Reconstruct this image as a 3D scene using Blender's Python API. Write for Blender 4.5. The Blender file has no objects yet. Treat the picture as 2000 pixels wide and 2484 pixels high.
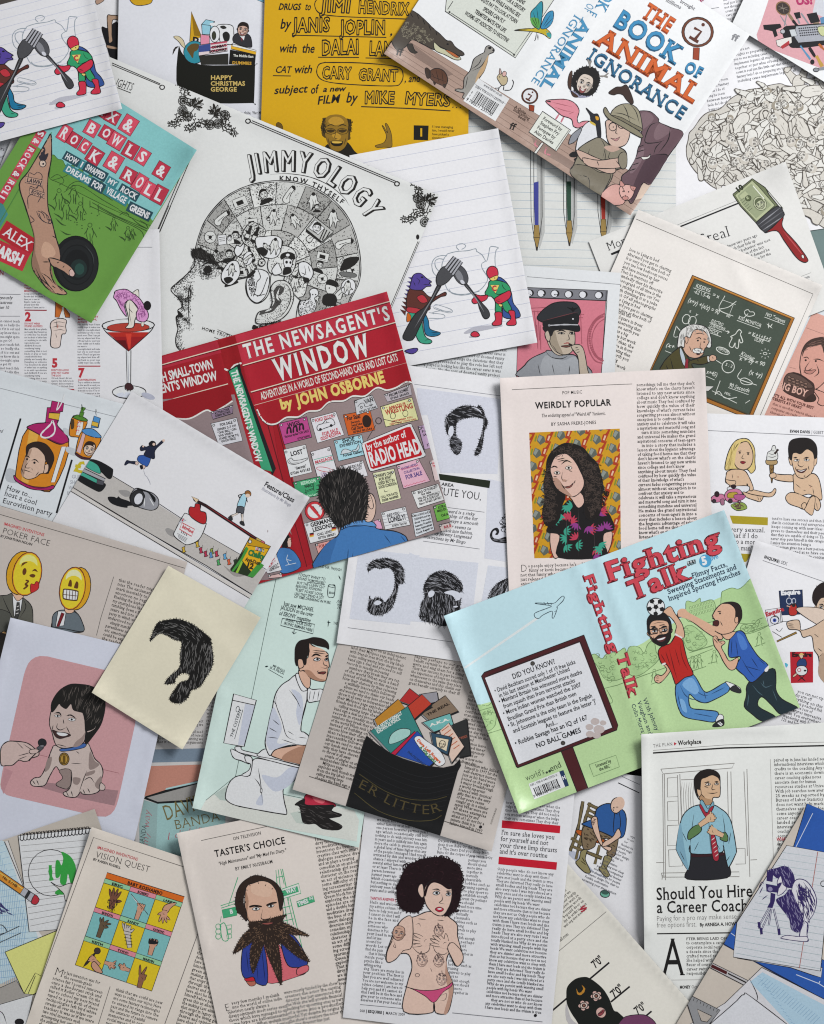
import bpy, math, random
import numpy as np
from mathutils import Vector
from mathutils.geometry import delaunay_2d_cdt
R = random.Random(7)
SC = bpy.context.scene
COL = SC.collection
# ------------------------------------------------------------------ camera, light, exposure
H = 1.45                     # camera height over the table (m)
PX = 0.86 / 2484.0           # metres on the table per photograph pixel
cam = bpy.data.cameras.new('camera'); camo = bpy.data.objects.new('camera', cam); COL.objects.link(camo)
camo.location = (0, 0, H); cam.sensor_fit = 'VERTICAL'; cam.sensor_height = 24
cam.lens = 24 * H / 0.86; cam.clip_start = 0.05; cam.clip_end = 50
SC.camera = camo
w = bpy.data.worlds.new('World'); SC.world = w; w.use_nodes = True
w.node_tree.nodes['Background'].inputs[0].default_value = (0.93, 0.96, 1.0, 1)
w.node_tree.nodes['Background'].inputs[1].default_value = 0.25
def area(name, loc, target, size, power, color):
    l = bpy.data.lights.new(name, 'AREA'); l.shape = 'RECTANGLE'; l.size, l.size_y = size
    l.energy = power; l.color = color
    o = bpy.data.objects.new(name, l); COL.objects.link(o); o.location = loc
    o.rotation_euler = (Vector(target) - Vector(loc)).to_track_quat('-Z', 'Y').to_euler()
area('window_light', (1.45, 1.25, 1.35), (0.0, 0.0, 0), (0.9, 0.9), 51, (0.98, 0.99, 1.0))
SC.view_settings.view_transform = 'Standard'; SC.view_settings.look = 'None'
SC.view_settings.exposure = 0.07; SC.view_settings.gamma = 1.0; SC.view_settings.use_curve_mapping = False
SC.cycles.max_bounces = 4; SC.cycles.filter_width = 1.15; SC.cycles.use_denoising = True
# ------------------------------------------------------------------ colours and materials
GAIN = 0.86
def lin(hexs):
    if len(hexs) == 3: hexs = ''.join(c * 2 for c in hexs)
    o = []
    for i in (0, 2, 4):
        c = int(hexs[i:i + 2], 16) / 255
        o.append(min(0.9, (c / 12.92 if c < .04045 else ((c + .055) / 1.055) ** 2.4) / GAIN))
    return o
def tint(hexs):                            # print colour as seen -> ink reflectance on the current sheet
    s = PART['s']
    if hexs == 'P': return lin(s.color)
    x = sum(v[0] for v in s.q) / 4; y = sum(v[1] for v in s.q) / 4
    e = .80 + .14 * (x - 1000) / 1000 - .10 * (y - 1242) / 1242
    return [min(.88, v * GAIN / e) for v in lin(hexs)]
MATS = {}
def ink(gloss):
    k = 'printed_ink_gloss' if gloss else 'printed_ink'
    if k in MATS: return MATS[k]
    m = bpy.data.materials.new(k); m.use_nodes = True; nt = m.node_tree; b = nt.nodes['Principled BSDF']
    a = nt.nodes.new('ShaderNodeAttribute'); a.attribute_name = 'ink'
    n = nt.nodes.new('ShaderNodeTexNoise'); n.inputs['Scale'].default_value = 650; n.inputs['Detail'].default_value = 5
    g = nt.nodes.new('ShaderNodeNewGeometry'); nt.links.new(g.outputs['Position'], n.inputs['Vector'])
    mr = nt.nodes.new('ShaderNodeMapRange'); mr.inputs[3].default_value = .85; mr.inputs[4].default_value = 1.13
    nt.links.new(n.outputs[0], mr.inputs[0])
    mx = nt.nodes.new('ShaderNodeVectorMath'); mx.operation = 'SCALE'
    nt.links.new(a.outputs['Color'], mx.inputs[0]); nt.links.new(mr.outputs[0], mx.inputs['Scale'])
    nt.links.new(mx.outputs[0], b.inputs['Base Color'])
    b.inputs['Roughness'].default_value = .34 if gloss else .62
    b.inputs['Specular IOR Level'].default_value = .5 if gloss else .25
    MATS[k] = m; return m
def paper_mat(hexs, gloss, grain=.05):
    k = 'paper_%s_%d_%d' % (hexs, gloss, grain * 1000)
    if k in MATS: return MATS[k]
    m = bpy.data.materials.new('paper'); m.use_nodes = True; nt = m.node_tree; b = nt.nodes['Principled BSDF']
    g = nt.nodes.new('ShaderNodeNewGeometry')
    n = nt.nodes.new('ShaderNodeTexNoise'); n.inputs['Scale'].default_value = 420; n.inputs['Detail'].default_value = 4
    n2 = nt.nodes.new('ShaderNodeTexNoise'); n2.inputs['Scale'].default_value = 22; n2.inputs['Detail'].default_value = 3
    for q in (n, n2): nt.links.new(g.outputs['Position'], q.inputs['Vector'])
    ad = nt.nodes.new('ShaderNodeMath'); ad.operation = 'ADD'
    nt.links.new(n.outputs[0], ad.inputs[0]); nt.links.new(n2.outputs[0], ad.inputs[1])
    mr = nt.nodes.new('ShaderNodeMapRange'); mr.inputs[1].default_value = .6; mr.inputs[2].default_value = 1.4
    mr.inputs[3].default_value = 1 - grain; mr.inputs[4].default_value = 1 + grain
    nt.links.new(ad.outputs[0], mr.inputs[0])
    mx = nt.nodes.new('ShaderNodeVectorMath'); mx.operation = 'SCALE'; mx.inputs[0].default_value = lin(hexs)
    nt.links.new(mr.outputs[0], mx.inputs['Scale']); nt.links.new(mx.outputs[0], b.inputs['Base Color'])
    b.inputs['Roughness'].default_value = .36 if gloss else .7
    b.inputs['Specular IOR Level'].default_value = .45 if gloss else .2
    bp = nt.nodes.new('ShaderNodeBump'); bp.inputs['Strength'].default_value = .06; bp.inputs['Distance'].default_value = .0004
    nt.links.new(n.outputs[0], bp.inputs['Height']); nt.links.new(bp.outputs[0], b.inputs['Normal'])
    MATS[k] = m; return m
# ------------------------------------------------------------------ sheets: position, stacking and curl
G = 14.0                                   # lattice on which every sheet is piecewise flat (photo px)
NX, NY, OX, OY = 200, 240, -400.0, -420.0
gx, gy = np.meshgrid(OX + G * np.arange(NX), OY + G * np.arange(NY), indexing='ij')
CORNERS = {}; SHEETS = {}; ORDER = []; ABOVE = set()
class Sheet: pass
def sheet(key, name, label, cat, quad, color, gloss=0, lifts=(), wave=.25, grain=.05, group=None):
    s = Sheet(); s.key = key; s.name = name; s.label = label; s.cat = cat; s.q = [tuple(p) for p in quad]
    s.color = color; s.gloss = gloss; s.lifts = lifts; s.wave = wave; s.grain = grain; s.group = group
    s.pl = np.zeros(3); SHEETS[key] = s; ORDER.append(key); s.ob = None
def clip_half(poly, a, b, c):              # keep a*x+b*y <= c
    out = []; n = len(poly)
    for i in range(n):
        p, q = poly[i], poly[(i + 1) % n]
        dp, dq = a * p[0] + b * p[1] - c, a * q[0] + b * q[1] - c
        if dp <= 0: out.append(p)
        if (dp < 0 < dq) or (dq < 0 < dp):
            t = dp / (dp - dq); out.append((p[0] + t * (q[0] - p[0]), p[1] + t * (q[1] - p[1])))
    return out
def halves(q):
    ar = sum(q[i][0] * q[(i + 1) % len(q)][1] - q[(i + 1) % len(q)][0] * q[i][1] for i in range(len(q)))
    sg = 1 if ar > 0 else -1; o = []
    for i in range(len(q)):
        (x0, y0), (x1, y1) = q[i], q[(i + 1) % len(q)]
        a, b = sg * (y1 - y0), -sg * (x1 - x0); o.append((a, b, a * x0 + b * y0))
    return o
def solve_stack(gap=.0008, iters=700):
    A = []
    for i, ki in enumerate(ORDER):
        for kj in ORDER[:i]:
            up, lo = (kj, ki) if (kj, ki) in ABOVE else (ki, kj)
            poly = list(SHEETS[ki].q)
            for h in halves(SHEETS[kj].q):
                poly = clip_half(poly, *h)
                if not poly: break
            if len(poly) >= 3:
                cx = sum(p[0] for p in poly) / len(poly); cy = sum(p[1] for p in poly) / len(poly)
                for p in poly + [(cx, cy)]: A.append((up, lo, np.array([1, (p[0] - 1000) / 1000, (p[1] - 1242) / 1000])))
    for it in range(iters):
        for up, lo, v in A:
            u, l = SHEETS[up], SHEETS[lo]
            d = l.pl @ v + gap - u.pl @ v
            if d > 0:
                n2 = v @ v; u.pl = u.pl + v * (d * .62 / n2); l.pl = l.pl - v * (d * .38 / n2)
        for s in SHEETS.values():
            for (x, y) in s.q:
                v = np.array([1, (x - 1000) / 1000, (y - 1242) / 1000]); d = .0004 - s.pl @ v
                if d > 0: s.pl = s.pl + v * (d / (v @ v))
            s.pl[1:] *= .9985
    for it in range(6):                        # no deep holes: lower sheets rest up against those that cover them
        for k in reversed(ORDER):
            c = [SHEETS[up].pl @ v - SHEETS[lo].pl @ v - gap for up, lo, v in A if lo == k]
            if c and min(c) > .0014: SHEETS[k].pl[0] += min(c) - .0014
    worst = max(SHEETS[l].pl @ v - SHEETS[u].pl @ v for u, l, v in A)
    print('stack: worst overlap mm', round(worst * 1000, 3), 'max z mm', round(max(s.pl[0] for s in SHEETS.values()) * 1000, 2))
    for k, s in enumerate(SHEETS.values()):
        z = np.zeros_like(gx); ph = R.random() * 6
        z += s.wave * 1e-3 * .5 * (1 + np.sin(gx / 95 + ph) * np.sin(gy / 120 + 1.7 * ph))
        cx, cy = sum(v[0] for v in s.q) / 4, sum(v[1] for v in s.q) / 4; cr = []
        for n_ in range(2 if not s.gloss else 1):  # soft handling creases
            a = R.uniform(0, 6.28); t = R.uniform(.45, .8); q0 = s.q[R.randrange(4)]
            mx, my = cx + (q0[0] - cx) * t, cy + (q0[1] - cy) * t; d = R.uniform(40, 150)
            cr.append((mx - d * math.cos(a), my - d * math.sin(a), mx + d * math.cos(a), my + d * math.sin(a), R.uniform(26, 40), R.uniform(.15, .4)))
        for L in list(s.lifts) + cr:                  # (x0,y0,x1,y1,width,height): raised towards a segment
            x0, y0, x1, y1, wd, h = L; dx, dy = x1 - x0, y1 - y0
            t = np.clip(((gx - x0) * dx + (gy - y0) * dy) / max(1e-6, dx * dx + dy * dy), 0, 1)
            d = np.hypot(gx - x0 - t * dx, gy - y0 - t * dy)
            z += h * 1e-3 * np.clip(1 - d / wd, 0, 1) ** 2
        for (x0, y0, h, rd_) in CORNERS.get(s.key, ()): z += 1.5 * h * 1e-3 * np.clip(1 - np.hypot(gx - x0, gy - y0) / rd_, 0, 1) ** 1.6
        s.lat = z
def zof(s, xy):
    x, y = xy[:, 0], xy[:, 1]
    fx, fy = (x - OX) / G, (y - OY) / G
    i = np.clip(np.floor(fx).astype(int), 0, NX - 2); j = np.clip(np.floor(fy).astype(int), 0, NY - 2)
    fx = fx - i; fy = fy - j; L = s.lat
    a = L[i, j] + fx * (L[i + 1, j] - L[i, j]) + fy * (L[i, j + 1] - L[i, j])
    b = L[i + 1, j + 1] + (1 - fx) * (L[i, j + 1] - L[i + 1, j + 1]) + (1 - fy) * (L[i + 1, j] - L[i + 1, j + 1])
    return s.pl[0] + s.pl[1] * (x - 1000) / 1000 + s.pl[2] * (y - 1242) / 1000 + np.where(fx + fy <= 1, a, b)
def to_world(xy, z):
    k = PX * (H - z) / H
    return np.column_stack(((xy[:, 0] - 1000) * k, (1242 - xy[:, 1]) * k, z))
def split_lattice(poly):                   # cut a convex polygon along the lattice lines
    polys = [poly]
    for a, b in ((1, 0), (0, 1), (1, 1)):
        off = a * OX + b * OY; nxt = []
        for p in polys:
            d = [(a * q[0] + b * q[1] - off) / G for q in p]
            k0, k1 = math.floor(min(d) + 1e-6) + 1, math.ceil(max(d) - 1e-6) - 1
            rest = p
            for k in range(k0, k1 + 1):
                c = k * G + off
                lo = clip_half(rest, a, b, c)
                if len(lo) >= 3: nxt.append(lo)
                rest = clip_half(rest, -a, -b, -c)
                if len(rest) < 3: break
            if len(rest) >= 3: nxt.append(rest)
        polys = nxt
    return polys
def normals(s, xy):                         # smooth shading normals of a curled sheet
    e = 8.0; d = np.array([[e, 0]]); f = np.array([[0, e]])
    zx = (zof(s, xy + d) - zof(s, xy - d)) / (2 * e * PX); zy = (zof(s, xy + f) - zof(s, xy - f)) / (2 * e * PX)
    n = np.column_stack((-zx, zy, np.ones(len(xy)))); return n / np.linalg.norm(n, axis=1)[:, None]
def mesh_obj(name, V, F, mat, parent=None, cols=None, nor=None):
    me = bpy.data.meshes.new(name)
    V = np.asarray(V, dtype=np.float32); F = np.asarray(F, dtype=np.int32)
    me.vertices.add(len(V)); me.vertices.foreach_set('co', V.ravel())
    me.loops.add(F.size); me.loops.foreach_set('vertex_index', F.ravel())
    me.polygons.add(len(F)); me.polygons.foreach_set('loop_start', np.arange(0, F.size, 3, dtype=np.int32))
    if cols is not None:
        at = me.attributes.new('ink', 'FLOAT_COLOR', 'POINT')
        c4 = np.ones((len(V), 4), dtype=np.float32); c4[:, :3] = cols; at.data.foreach_set('color', c4.ravel())
    me.update(); me.validate()
    if nor is not None:
        me.polygons.foreach_set('use_smooth', np.ones(len(me.polygons), bool)); me.normals_split_custom_set_from_vertices(nor.astype(np.float32))
    me.materials.append(mat)
    o = bpy.data.objects.new(name, me); COL.objects.link(o)
    if parent is not None: o.parent = parent
    return o
def build_sheet(s):
    V = []; F = []
    for p in split_lattice(s.q):
        b = len(V); V += p
        for k in range(1, len(p) - 1): F.append((b, b + k, b + k + 1))
    xy = np.array(V); F = np.array(F)
    sg = np.cross(xy[F[:, 1]] - xy[F[:, 0]], xy[F[:, 2]] - xy[F[:, 0]]); F[sg > 0] = F[sg > 0][:, ::-1]
    z = zof(s, xy); T = .00014
    n = len(xy); NO = [normals(s, xy)] * 2; P = [to_world(xy, z), to_world(xy, z - T)]; FF = [F, F[:, ::-1] + n]; base = 2 * n
    for i in range(4):
        p, q = np.array(s.q[i]), np.array(s.q[(i + 1) % 4]); m = max(2, int(np.hypot(*(q - p)) / 10))
        e = p + (q - p) * np.linspace(0, 1, m + 1)[:, None]; ze = zof(s, e)
        P += [to_world(e, ze), to_world(e, ze - T)]; NO += [normals(s, e)] * 2; a = np.arange(m) + base; c = a + m + 1
        FF += [np.column_stack((a, c, a + 1)), np.column_stack((a + 1, c, c + 1))]; base += 2 * (m + 1)
    V3 = np.vstack(P); F3 = np.vstack(FF); org = V3[:n].mean(axis=0)
    s.org = org
    s.ob = mesh_obj(s.name, V3 - org, F3, paper_mat(s.color, s.gloss, s.grain), nor=np.vstack(NO)); s.ob.location = org
    s.ob['label'] = s.label; s.ob['category'] = s.cat
    if s.group: s.ob['group'] = s.group
# ------------------------------------------------------------------ printing: shapes gathered into one mesh per part
CUR = dict(A=None, s=None, fx=0, fy=0, k=1.0, sh=None)
PART = None
def fr(c, r):
    CUR['fx'] = 500 * c; CUR['fy'] = (0, 500, 1000, 1500, 1984)[r]; CUR['k'] = .288
def nat(): CUR['fx'] = CUR['fy'] = 0; CUR['k'] = 1.0
def aff(*m): CUR['A'] = np.array(m, dtype=float).reshape(2, 3) if m else None
def on(key): part(None); CUR['s'] = SHEETS[key]; CUR['par'] = None
def part(name, label=None, sub=False):
    global PART
    if PART is not None and PART['sh']: flush(PART)
    if name is None: PART = None; return
    PART = dict(name=name, label=label, sh=[], s=CUR['s'], par=CUR.get('par') if sub else None, sub=sub)
def N(xy):
    a = np.asarray(xy, dtype=float)
    if CUR['A'] is not None: a = a @ CUR['A'][:, :2].T + CUR['A'][:, 2]
    return np.column_stack((CUR['fx'] + a[:, 0] * CUR['k'], CUR['fy'] + a[:, 1] * CUR['k']))
BATCH = None
def add(xy, tris, col, ex=0):              # xy in photo px
    if BATCH is not None: BATCH.append((np.asarray(xy, dtype=float), np.asarray(tris, dtype=int))); return
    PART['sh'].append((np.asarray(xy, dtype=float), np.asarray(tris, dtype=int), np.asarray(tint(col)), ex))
def batch_end(col):                        # many strokes of one colour become one shape
    global BATCH
    B = BATCH; BATCH = None
    if not B: return
    n = 0; T = []
    for v, t in B: T.append(t + n); n += len(v)
    add(np.vstack([v for v, t in B]), np.vstack(T), col, np.concatenate([np.full(len(v), (i % 7) * .12) for i, (v, t) in enumerate(B)]))
def flush(P):
    s = P['s']; hs = halves(s.q); VV = []; FF = []; CC = []; LL = []; n = 0
    grid = {}
    for xy, tr, c, ex in P['sh']:
        if len(tr) == 0: continue
        lo, hi = xy.min(0), xy.max(0); L = 0
        if s.nb:
            B = s.box[:s.nb]; m = (B[:, 0] < hi[0]) & (B[:, 2] > lo[0]) & (B[:, 1] < hi[1]) & (B[:, 3] > lo[1])
            if m.any(): L = int(B[m, 4].max()) + 1
        if s.nb == len(s.box): s.box = np.vstack((s.box, np.zeros_like(s.box)))
        s.box[s.nb] = (*lo, *hi, L); s.nb += 1
        inside = np.ones(len(xy), bool)
        for a, b, cc in hs: inside &= (a * xy[:, 0] + b * xy[:, 1] <= cc + 1e-6)
        t = xy[tr]; e = np.max(np.abs(t - np.roll(t, 1, axis=1)), axis=(1, 2))
        ok = inside[tr].all(axis=1); small = e < 8
        keep = tr[ok & small]
        if len(keep):
            VV.append(xy); FF.append(keep + n); CC.append(np.repeat(c[None], len(xy), 0)); LL.append(np.full(len(xy), L) + ex); n += len(xy)
        V2 = []; F2 = []
        for k in np.where(~(ok & small))[0]:
            p = [tuple(q) for q in t[k]]
            if not ok[k]:
                for h in hs:
                    p = clip_half(p, *h)
                    if len(p) < 3: break
                if len(p) < 3: continue
            for q in (split_lattice(p) if not small[k] else [p]):
                b = len(V2); V2 += q
                for m in range(1, len(q) - 1): F2.append((b, b + m, b + m + 1))
        if F2:
            VV.append(np.array(V2)); FF.append(np.array(F2) + n); CC.append(np.repeat(c[None], len(V2), 0)); LL.append(np.full(len(V2), L)); n += len(V2)
    if not n: return None
    xy = np.vstack(VV); F = np.vstack(FF); C = np.vstack(CC); L = np.concatenate(LL)
    a, b, c = xy[F[:, 0]], xy[F[:, 1]], xy[F[:, 2]]
    ar = (b[:, 0] - a[:, 0]) * (c[:, 1] - a[:, 1]) - (b[:, 1] - a[:, 1]) * (c[:, 0] - a[:, 0])
    F[ar > 0] = F[ar > 0][:, ::-1]; F = F[np.abs(ar) > 1e-7]
    us = np.unique(F); mp = np.zeros(len(xy), int); mp[us] = np.arange(len(us)); F = mp[F]; xy = xy[us]; C = C[us]; L = L[us]
    z = zof(s, xy) + .00005 + L * .000005
    o = mesh_obj(P['name'], to_world(xy, z) - s.org, F, ink(s.gloss), s.ob, C, normals(s, xy))
    if P['sub'] and P['par'] is not None:
        o.parent = P['par']
    else: CUR['par'] = o
    if P['label']: o['label'] = P['label']
    return o
def raise_layer():                          # later parts of this sheet print over the earlier ones
    part(None)
def pts(s):
    if isinstance(s, str): s = [float(v) for v in s.split()]; return np.array(s).reshape(-1, 2)
    return np.asarray(s, dtype=float)
def smooth(P, closed=True, n=4):
    P = np.asarray(P, dtype=float); m = len(P)
    if m < 3: return P
    if closed: A, B, C, D = np.roll(P, 1, 0), P, np.roll(P, -1, 0), np.roll(P, -2, 0)
    else:
        E = np.vstack((2 * P[0] - P[1], P, 2 * P[-1] - P[-2])); A, B, C, D = E[:-3], E[1:-2], E[2:-1], E[3:]
    out = []
    for t in np.arange(n) / n:
        out.append(.5 * (2 * B + (C - A) * t + (2 * A - 5 * B + 4 * C - D) * t * t + (3 * B - A - 3 * C + D) * t ** 3))
    Q = np.stack(out, 1).reshape(-1, 2)
    return Q if closed else np.vstack((Q, P[-1]))
def tess(xy):
    r = delaunay_2d_cdt([Vector((float(a), float(b))) for a, b in xy], [], [list(range(len(xy)))], 1, 1e-5)
    return np.array([v[:] for v in r[0]]).reshape(-1, 2), np.array(r[2], dtype=int).reshape(-1, 3)
def ribbon(P, wd, closed, col, taper=0, rough=.25):
    P = np.asarray(P, dtype=float)
    if not closed:
        keep = np.r_[True, np.hypot(*np.diff(P, axis=0).T) > 1e-6]
    else: keep = np.hypot(*(P - np.roll(P, 1, 0)).T) > 1e-6
    P = P[keep]; m = len(P)
    if m < 2: return
    if closed: T = np.roll(P, -1, 0) - np.roll(P, 1, 0)
    else: T = np.gradient(P, axis=0)
    T /= np.maximum(np.hypot(T[:, 0], T[:, 1]), 1e-9)[:, None]; Nn = np.column_stack((-T[:, 1], T[:, 0]))
    w_ = np.full(m, wd * .57) * (1 + rough * np.array([R.uniform(-1, 1) for _ in range(m)]))
    if taper:
        u = np.linspace(0, 1, m); w_ *= (np.clip(np.sin(np.pi * u) * 1.2, .12, 1) if taper == 1 else np.clip(1.05 - u, .08, 1))
    V = np.vstack((P + Nn * w_[:, None], P - Nn * w_[:, None]))
    a = np.arange(m if closed else m - 1); b = (a + 1) % m
    add(N(V), np.vstack((np.column_stack((a, b, a + m)), np.column_stack((b, b + m, a + m)))), col)
K = '1c1a1c'
def p(col, s, ow=6, oc=K, sm=1):            # closed shape with an inked outline
    P = pts(s)
    if sm: P = smooth(P)
    if col:
        xy, t = tess(P); add(N(xy), t, col)
    if ow: ribbon(P, ow, True, oc)
    return P
def q(col, s, ow=0, oc=K): return p(col, s, ow, oc, 0)
def l(col, wd, *ss, taper=1, sm=1):
    for s in ss:
        P = pts(s)
        if len(P) == 2: P = P[0] + (P[1] - P[0]) * np.linspace(0, 1, 5)[:, None]
        elif sm: P = smooth(P, False)
        ribbon(P, wd, False, col, taper)
def ln(col, wd, *ss):
    for s in ss: ribbon(pts(s), wd, False, col, 0, 0)
def el(col, x, y, rx, ry=None, rot=0, ow=0, oc=K, n=20):
    ry = rx if ry is None else ry
    a = np.linspace(0, 2 * np.pi, n, endpoint=False); c, s_ = math.cos(math.radians(rot)), math.sin(math.radians(rot))
    X, Y = rx * np.cos(a), ry * np.sin(a); P = np.column_stack((x + X * c - Y * s_, y + X * s_ + Y * c))
    if col: add(N(np.vstack((P, [[x, y]]))), [(i, (i + 1) % n, n) for i in range(n)], col)
    if ow: ribbon(P, ow, True, oc)
def inpoly(P, x, y):
    c = False; j = len(P) - 1
    for i in range(len(P)):
        if (P[i][1] > y) != (P[j][1] > y) and x < (P[j][0] - P[i][0]) * (y - P[i][1]) / (P[j][1] - P[i][1]) + P[i][0]: c = not c
        j = i
    return c
def scatter(P, n):
    lo, hi = P.min(0), P.max(0); o = []
    for _ in range(n * 12):
        x, y = R.uniform(lo[0], hi[0]), R.uniform(lo[1], hi[1])
        if inpoly(P, x, y): o.append((x, y))
        if len(o) >= n: break
    return o
def hair(col, P, n, ln_, ang, wd=4, curl=.3):   # strokes inside an outline, ang in degrees or f(x, y)
    global BATCH
    P = pts(P); BATCH = []
    for x, y in scatter(P, n):
        a = math.radians(ang(x, y) if callable(ang) else ang) + R.gauss(0, .18); k = R.uniform(.6, 1.2) * ln_; c = R.uniform(-curl, curl)
        A = []
        for t in (-.5, -.2, .2, .5): A.append((x + k * t * math.cos(a) - c * k * (t * t) * math.sin(a), y + k * t * math.sin(a) + c * k * t * t * math.cos(a)))
        ribbon(A, wd, False, col, 1)
    batch_end(col)
def curls(col, P, n, r, wd=5):                  # ringlets
    global BATCH
    BATCH = []
    for x, y in scatter(pts(P), n):
        a0 = R.uniform(0, 6.28); rr = r * R.uniform(.6, 1.2)
        ribbon([(x + rr * math.cos(a0 + t), y + rr * math.sin(a0 + t) * .8) for t in np.linspace(0, R.uniform(3, 5.4), 9)], wd, False, col, 1)
    batch_end(col)
def fringe(col, P, step, ln_, wd=6, ang=None):  # hairs sticking out of an outline
    global BATCH
    P = smooth(pts(P)); c = P.mean(0)
    d = 0; BATCH = []
    for i in range(len(P)):
        a, b = P[i], P[(i + 1) % len(P)]; d += np.hypot(*(b - a))
        if d > step:
            d = 0; t = (b - a) / max(1e-6, np.hypot(*(b - a))); nn = np.array([t[1], -t[0]])
            if (nn @ (a - c)) < 0: nn = -nn
            e = a + (nn * R.uniform(.5, 1) + t * R.uniform(-.8, .8)) * ln_
            ribbon([a - nn * ln_ * .4, (a + e) / 2 + t * R.uniform(-3, 3), e], wd, False, col, 2)
    batch_end(col)
def stip(col, P, n, r, f=None):                 # stipple dots; f(x, y) = chance to keep
    V = []; T = []
    for x, y in scatter(pts(P), n):
        if f and R.random() > f(x, y): continue
        rr = r * R.uniform(.6, 1.25); b = len(V)
        V += [(x - rr, y), (x, y - rr), (x + rr, y), (x, y + rr)]; T += [(b, b + 1, b + 2), (b, b + 2, b + 3)]
    if V: add(N(V), T, col)
# ------------------------------------------------------------------ lettering
GL = {}
tc = bpy.data.curves.new('lettering', 'FONT'); to = bpy.data.objects.new('lettering', tc); COL.objects.link(to)
def raw(body, off, res):
    tc.body = body; tc.offset = off; tc.resolution_u = res; tc.size = 1
    me = to.to_mesh(); me.calc_loop_triangles()
    v = np.array([x.co[:2] for x in me.vertices]).reshape(-1, 2); t = np.array([x.vertices[:] for x in me.loop_triangles], dtype=int).reshape(-1, 3)
    to.to_mesh_clear(); return v, t
def wid(s):
    v, _ = raw(s, 0, 1); return v[:, 0].max() - v[:, 0].min()
XH = CAPH = None
def glyph(c, off=0, serif=0, res=2):
    global XH, CAPH
    if CAPH is None:
        GL['HH'] = wid('HH'); v, _ = raw('H', 0, 1); CAPH = v[:, 1].max(); v, _ = raw('x', 0, 1); XH = v[:, 1].max()
    k = (c, off, serif, res)
    if k in GL: return GL[k]
    if ('w', c) not in GL: GL['w', c] = wid('H' + c + 'H') - GL['HH']
    if c == ' ': GL[k] = (np.zeros((0, 2)), np.zeros((0, 3), int)); return GL[k]
    v, t = raw(c, off, res); n0 = len(v)
    if serif and len(t):
        cnt = {}
        for tri in t:
            for a, b in ((0, 1), (1, 2), (2, 0)):
                e = tuple(sorted((tri[a], tri[b]))); cnt[e] = cnt.get(e, 0) + 1
        V = [tuple(x) for x in v]; T = [tuple(x) for x in t]
        for (a, b), n in cnt.items():
            if n == 1 and abs(v[a][1] - v[b][1]) < .004:
                x0, x1 = sorted((v[a][0], v[b][0])); y = v[a][1]
                if not .03 < x1 - x0 < .22: continue
                th = .04 * serif; e_ = .055 * serif
                if abs(y) < .03 or (c in 'pqgy' and y < -.1): ys = (y, y + th)
                elif abs(y - XH) < .03 or abs(y - CAPH) < .03 or y > CAPH - .02: ys = (y - th, y)
                else: continue
                b0 = len(V); V += [(x0 - e_, ys[0]), (x1 + e_, ys[0]), (x1 + e_, ys[1]), (x0 - e_, ys[1])]; T += [(b0, b0 + 1, b0 + 2), (b0, b0 + 2, b0 + 3)]
        v, t = np.array(V), np.array(T)
    GL[k] = (v, t); GL['n', k] = n0; return GL[k]
def adv(c, serif=0):
    glyph(c); return GL['w', c] + (.03 * serif if c != ' ' else 0)
def layout(t, trk=0, serif=0):
    x = 0; o = []
    for c in t: o.append(x); x += adv(c, serif) + trk
    return o, max(x - trk, 1e-6)
def edges(v, t, hw):                       # strokes along the outline of a glyph
    cnt = {}
    for tri in t:
        for a, b in ((0, 1), (1, 2), (2, 0)):
            e = (tri[a], tri[b]) if tri[a] < tri[b] else (tri[b], tri[a]); cnt[e] = cnt.get(e, 0) + 1
    V = []; T = []
    for (a, b), n in cnt.items():
        if n != 1: continue
        d = v[b] - v[a]; L = math.hypot(*d)
        if L < 1e-6: continue
        d = d / L * hw; m = np.array((-d[1], d[0])); k = len(V)
        V += [v[a] - d * .7 + m, v[b] + d * .7 + m, v[b] + d * .7 - m, v[a] - d * .7 - m]; T += [(k, k + 1, k + 2), (k, k + 2, k + 3)]
    return np.array(V).reshape(-1, 2), np.array(T, int).reshape(-1, 3)
def emit(t, xs, place, col, off, serif, res, hw=0):
    VV = []; TT = []; EX = []; n = 0
    for c, x in zip(t, xs):
        v, tr = glyph(c, off, serif, res)
        if len(tr) == 0: continue
        if hw:
            k = (c, off, serif, res, hw)
            if k not in GL: GL[k] = edges(v, tr, hw)
            e, et = GL[k]; VV.append(place(e, x, c)); TT.append(et + n); n += len(e); EX.append((np.arange(len(e)) // 4 % 5) * .12); continue
        VV.append(place(v, x, c)); TT.append(tr + n); n += len(v)
        EX.append((np.arange(len(v)) >= GL['n', (c, off, serif, res)]) * .5)
    if n: add(N(np.vstack(VV)), np.vstack(TT), col, np.concatenate(EX))
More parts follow.
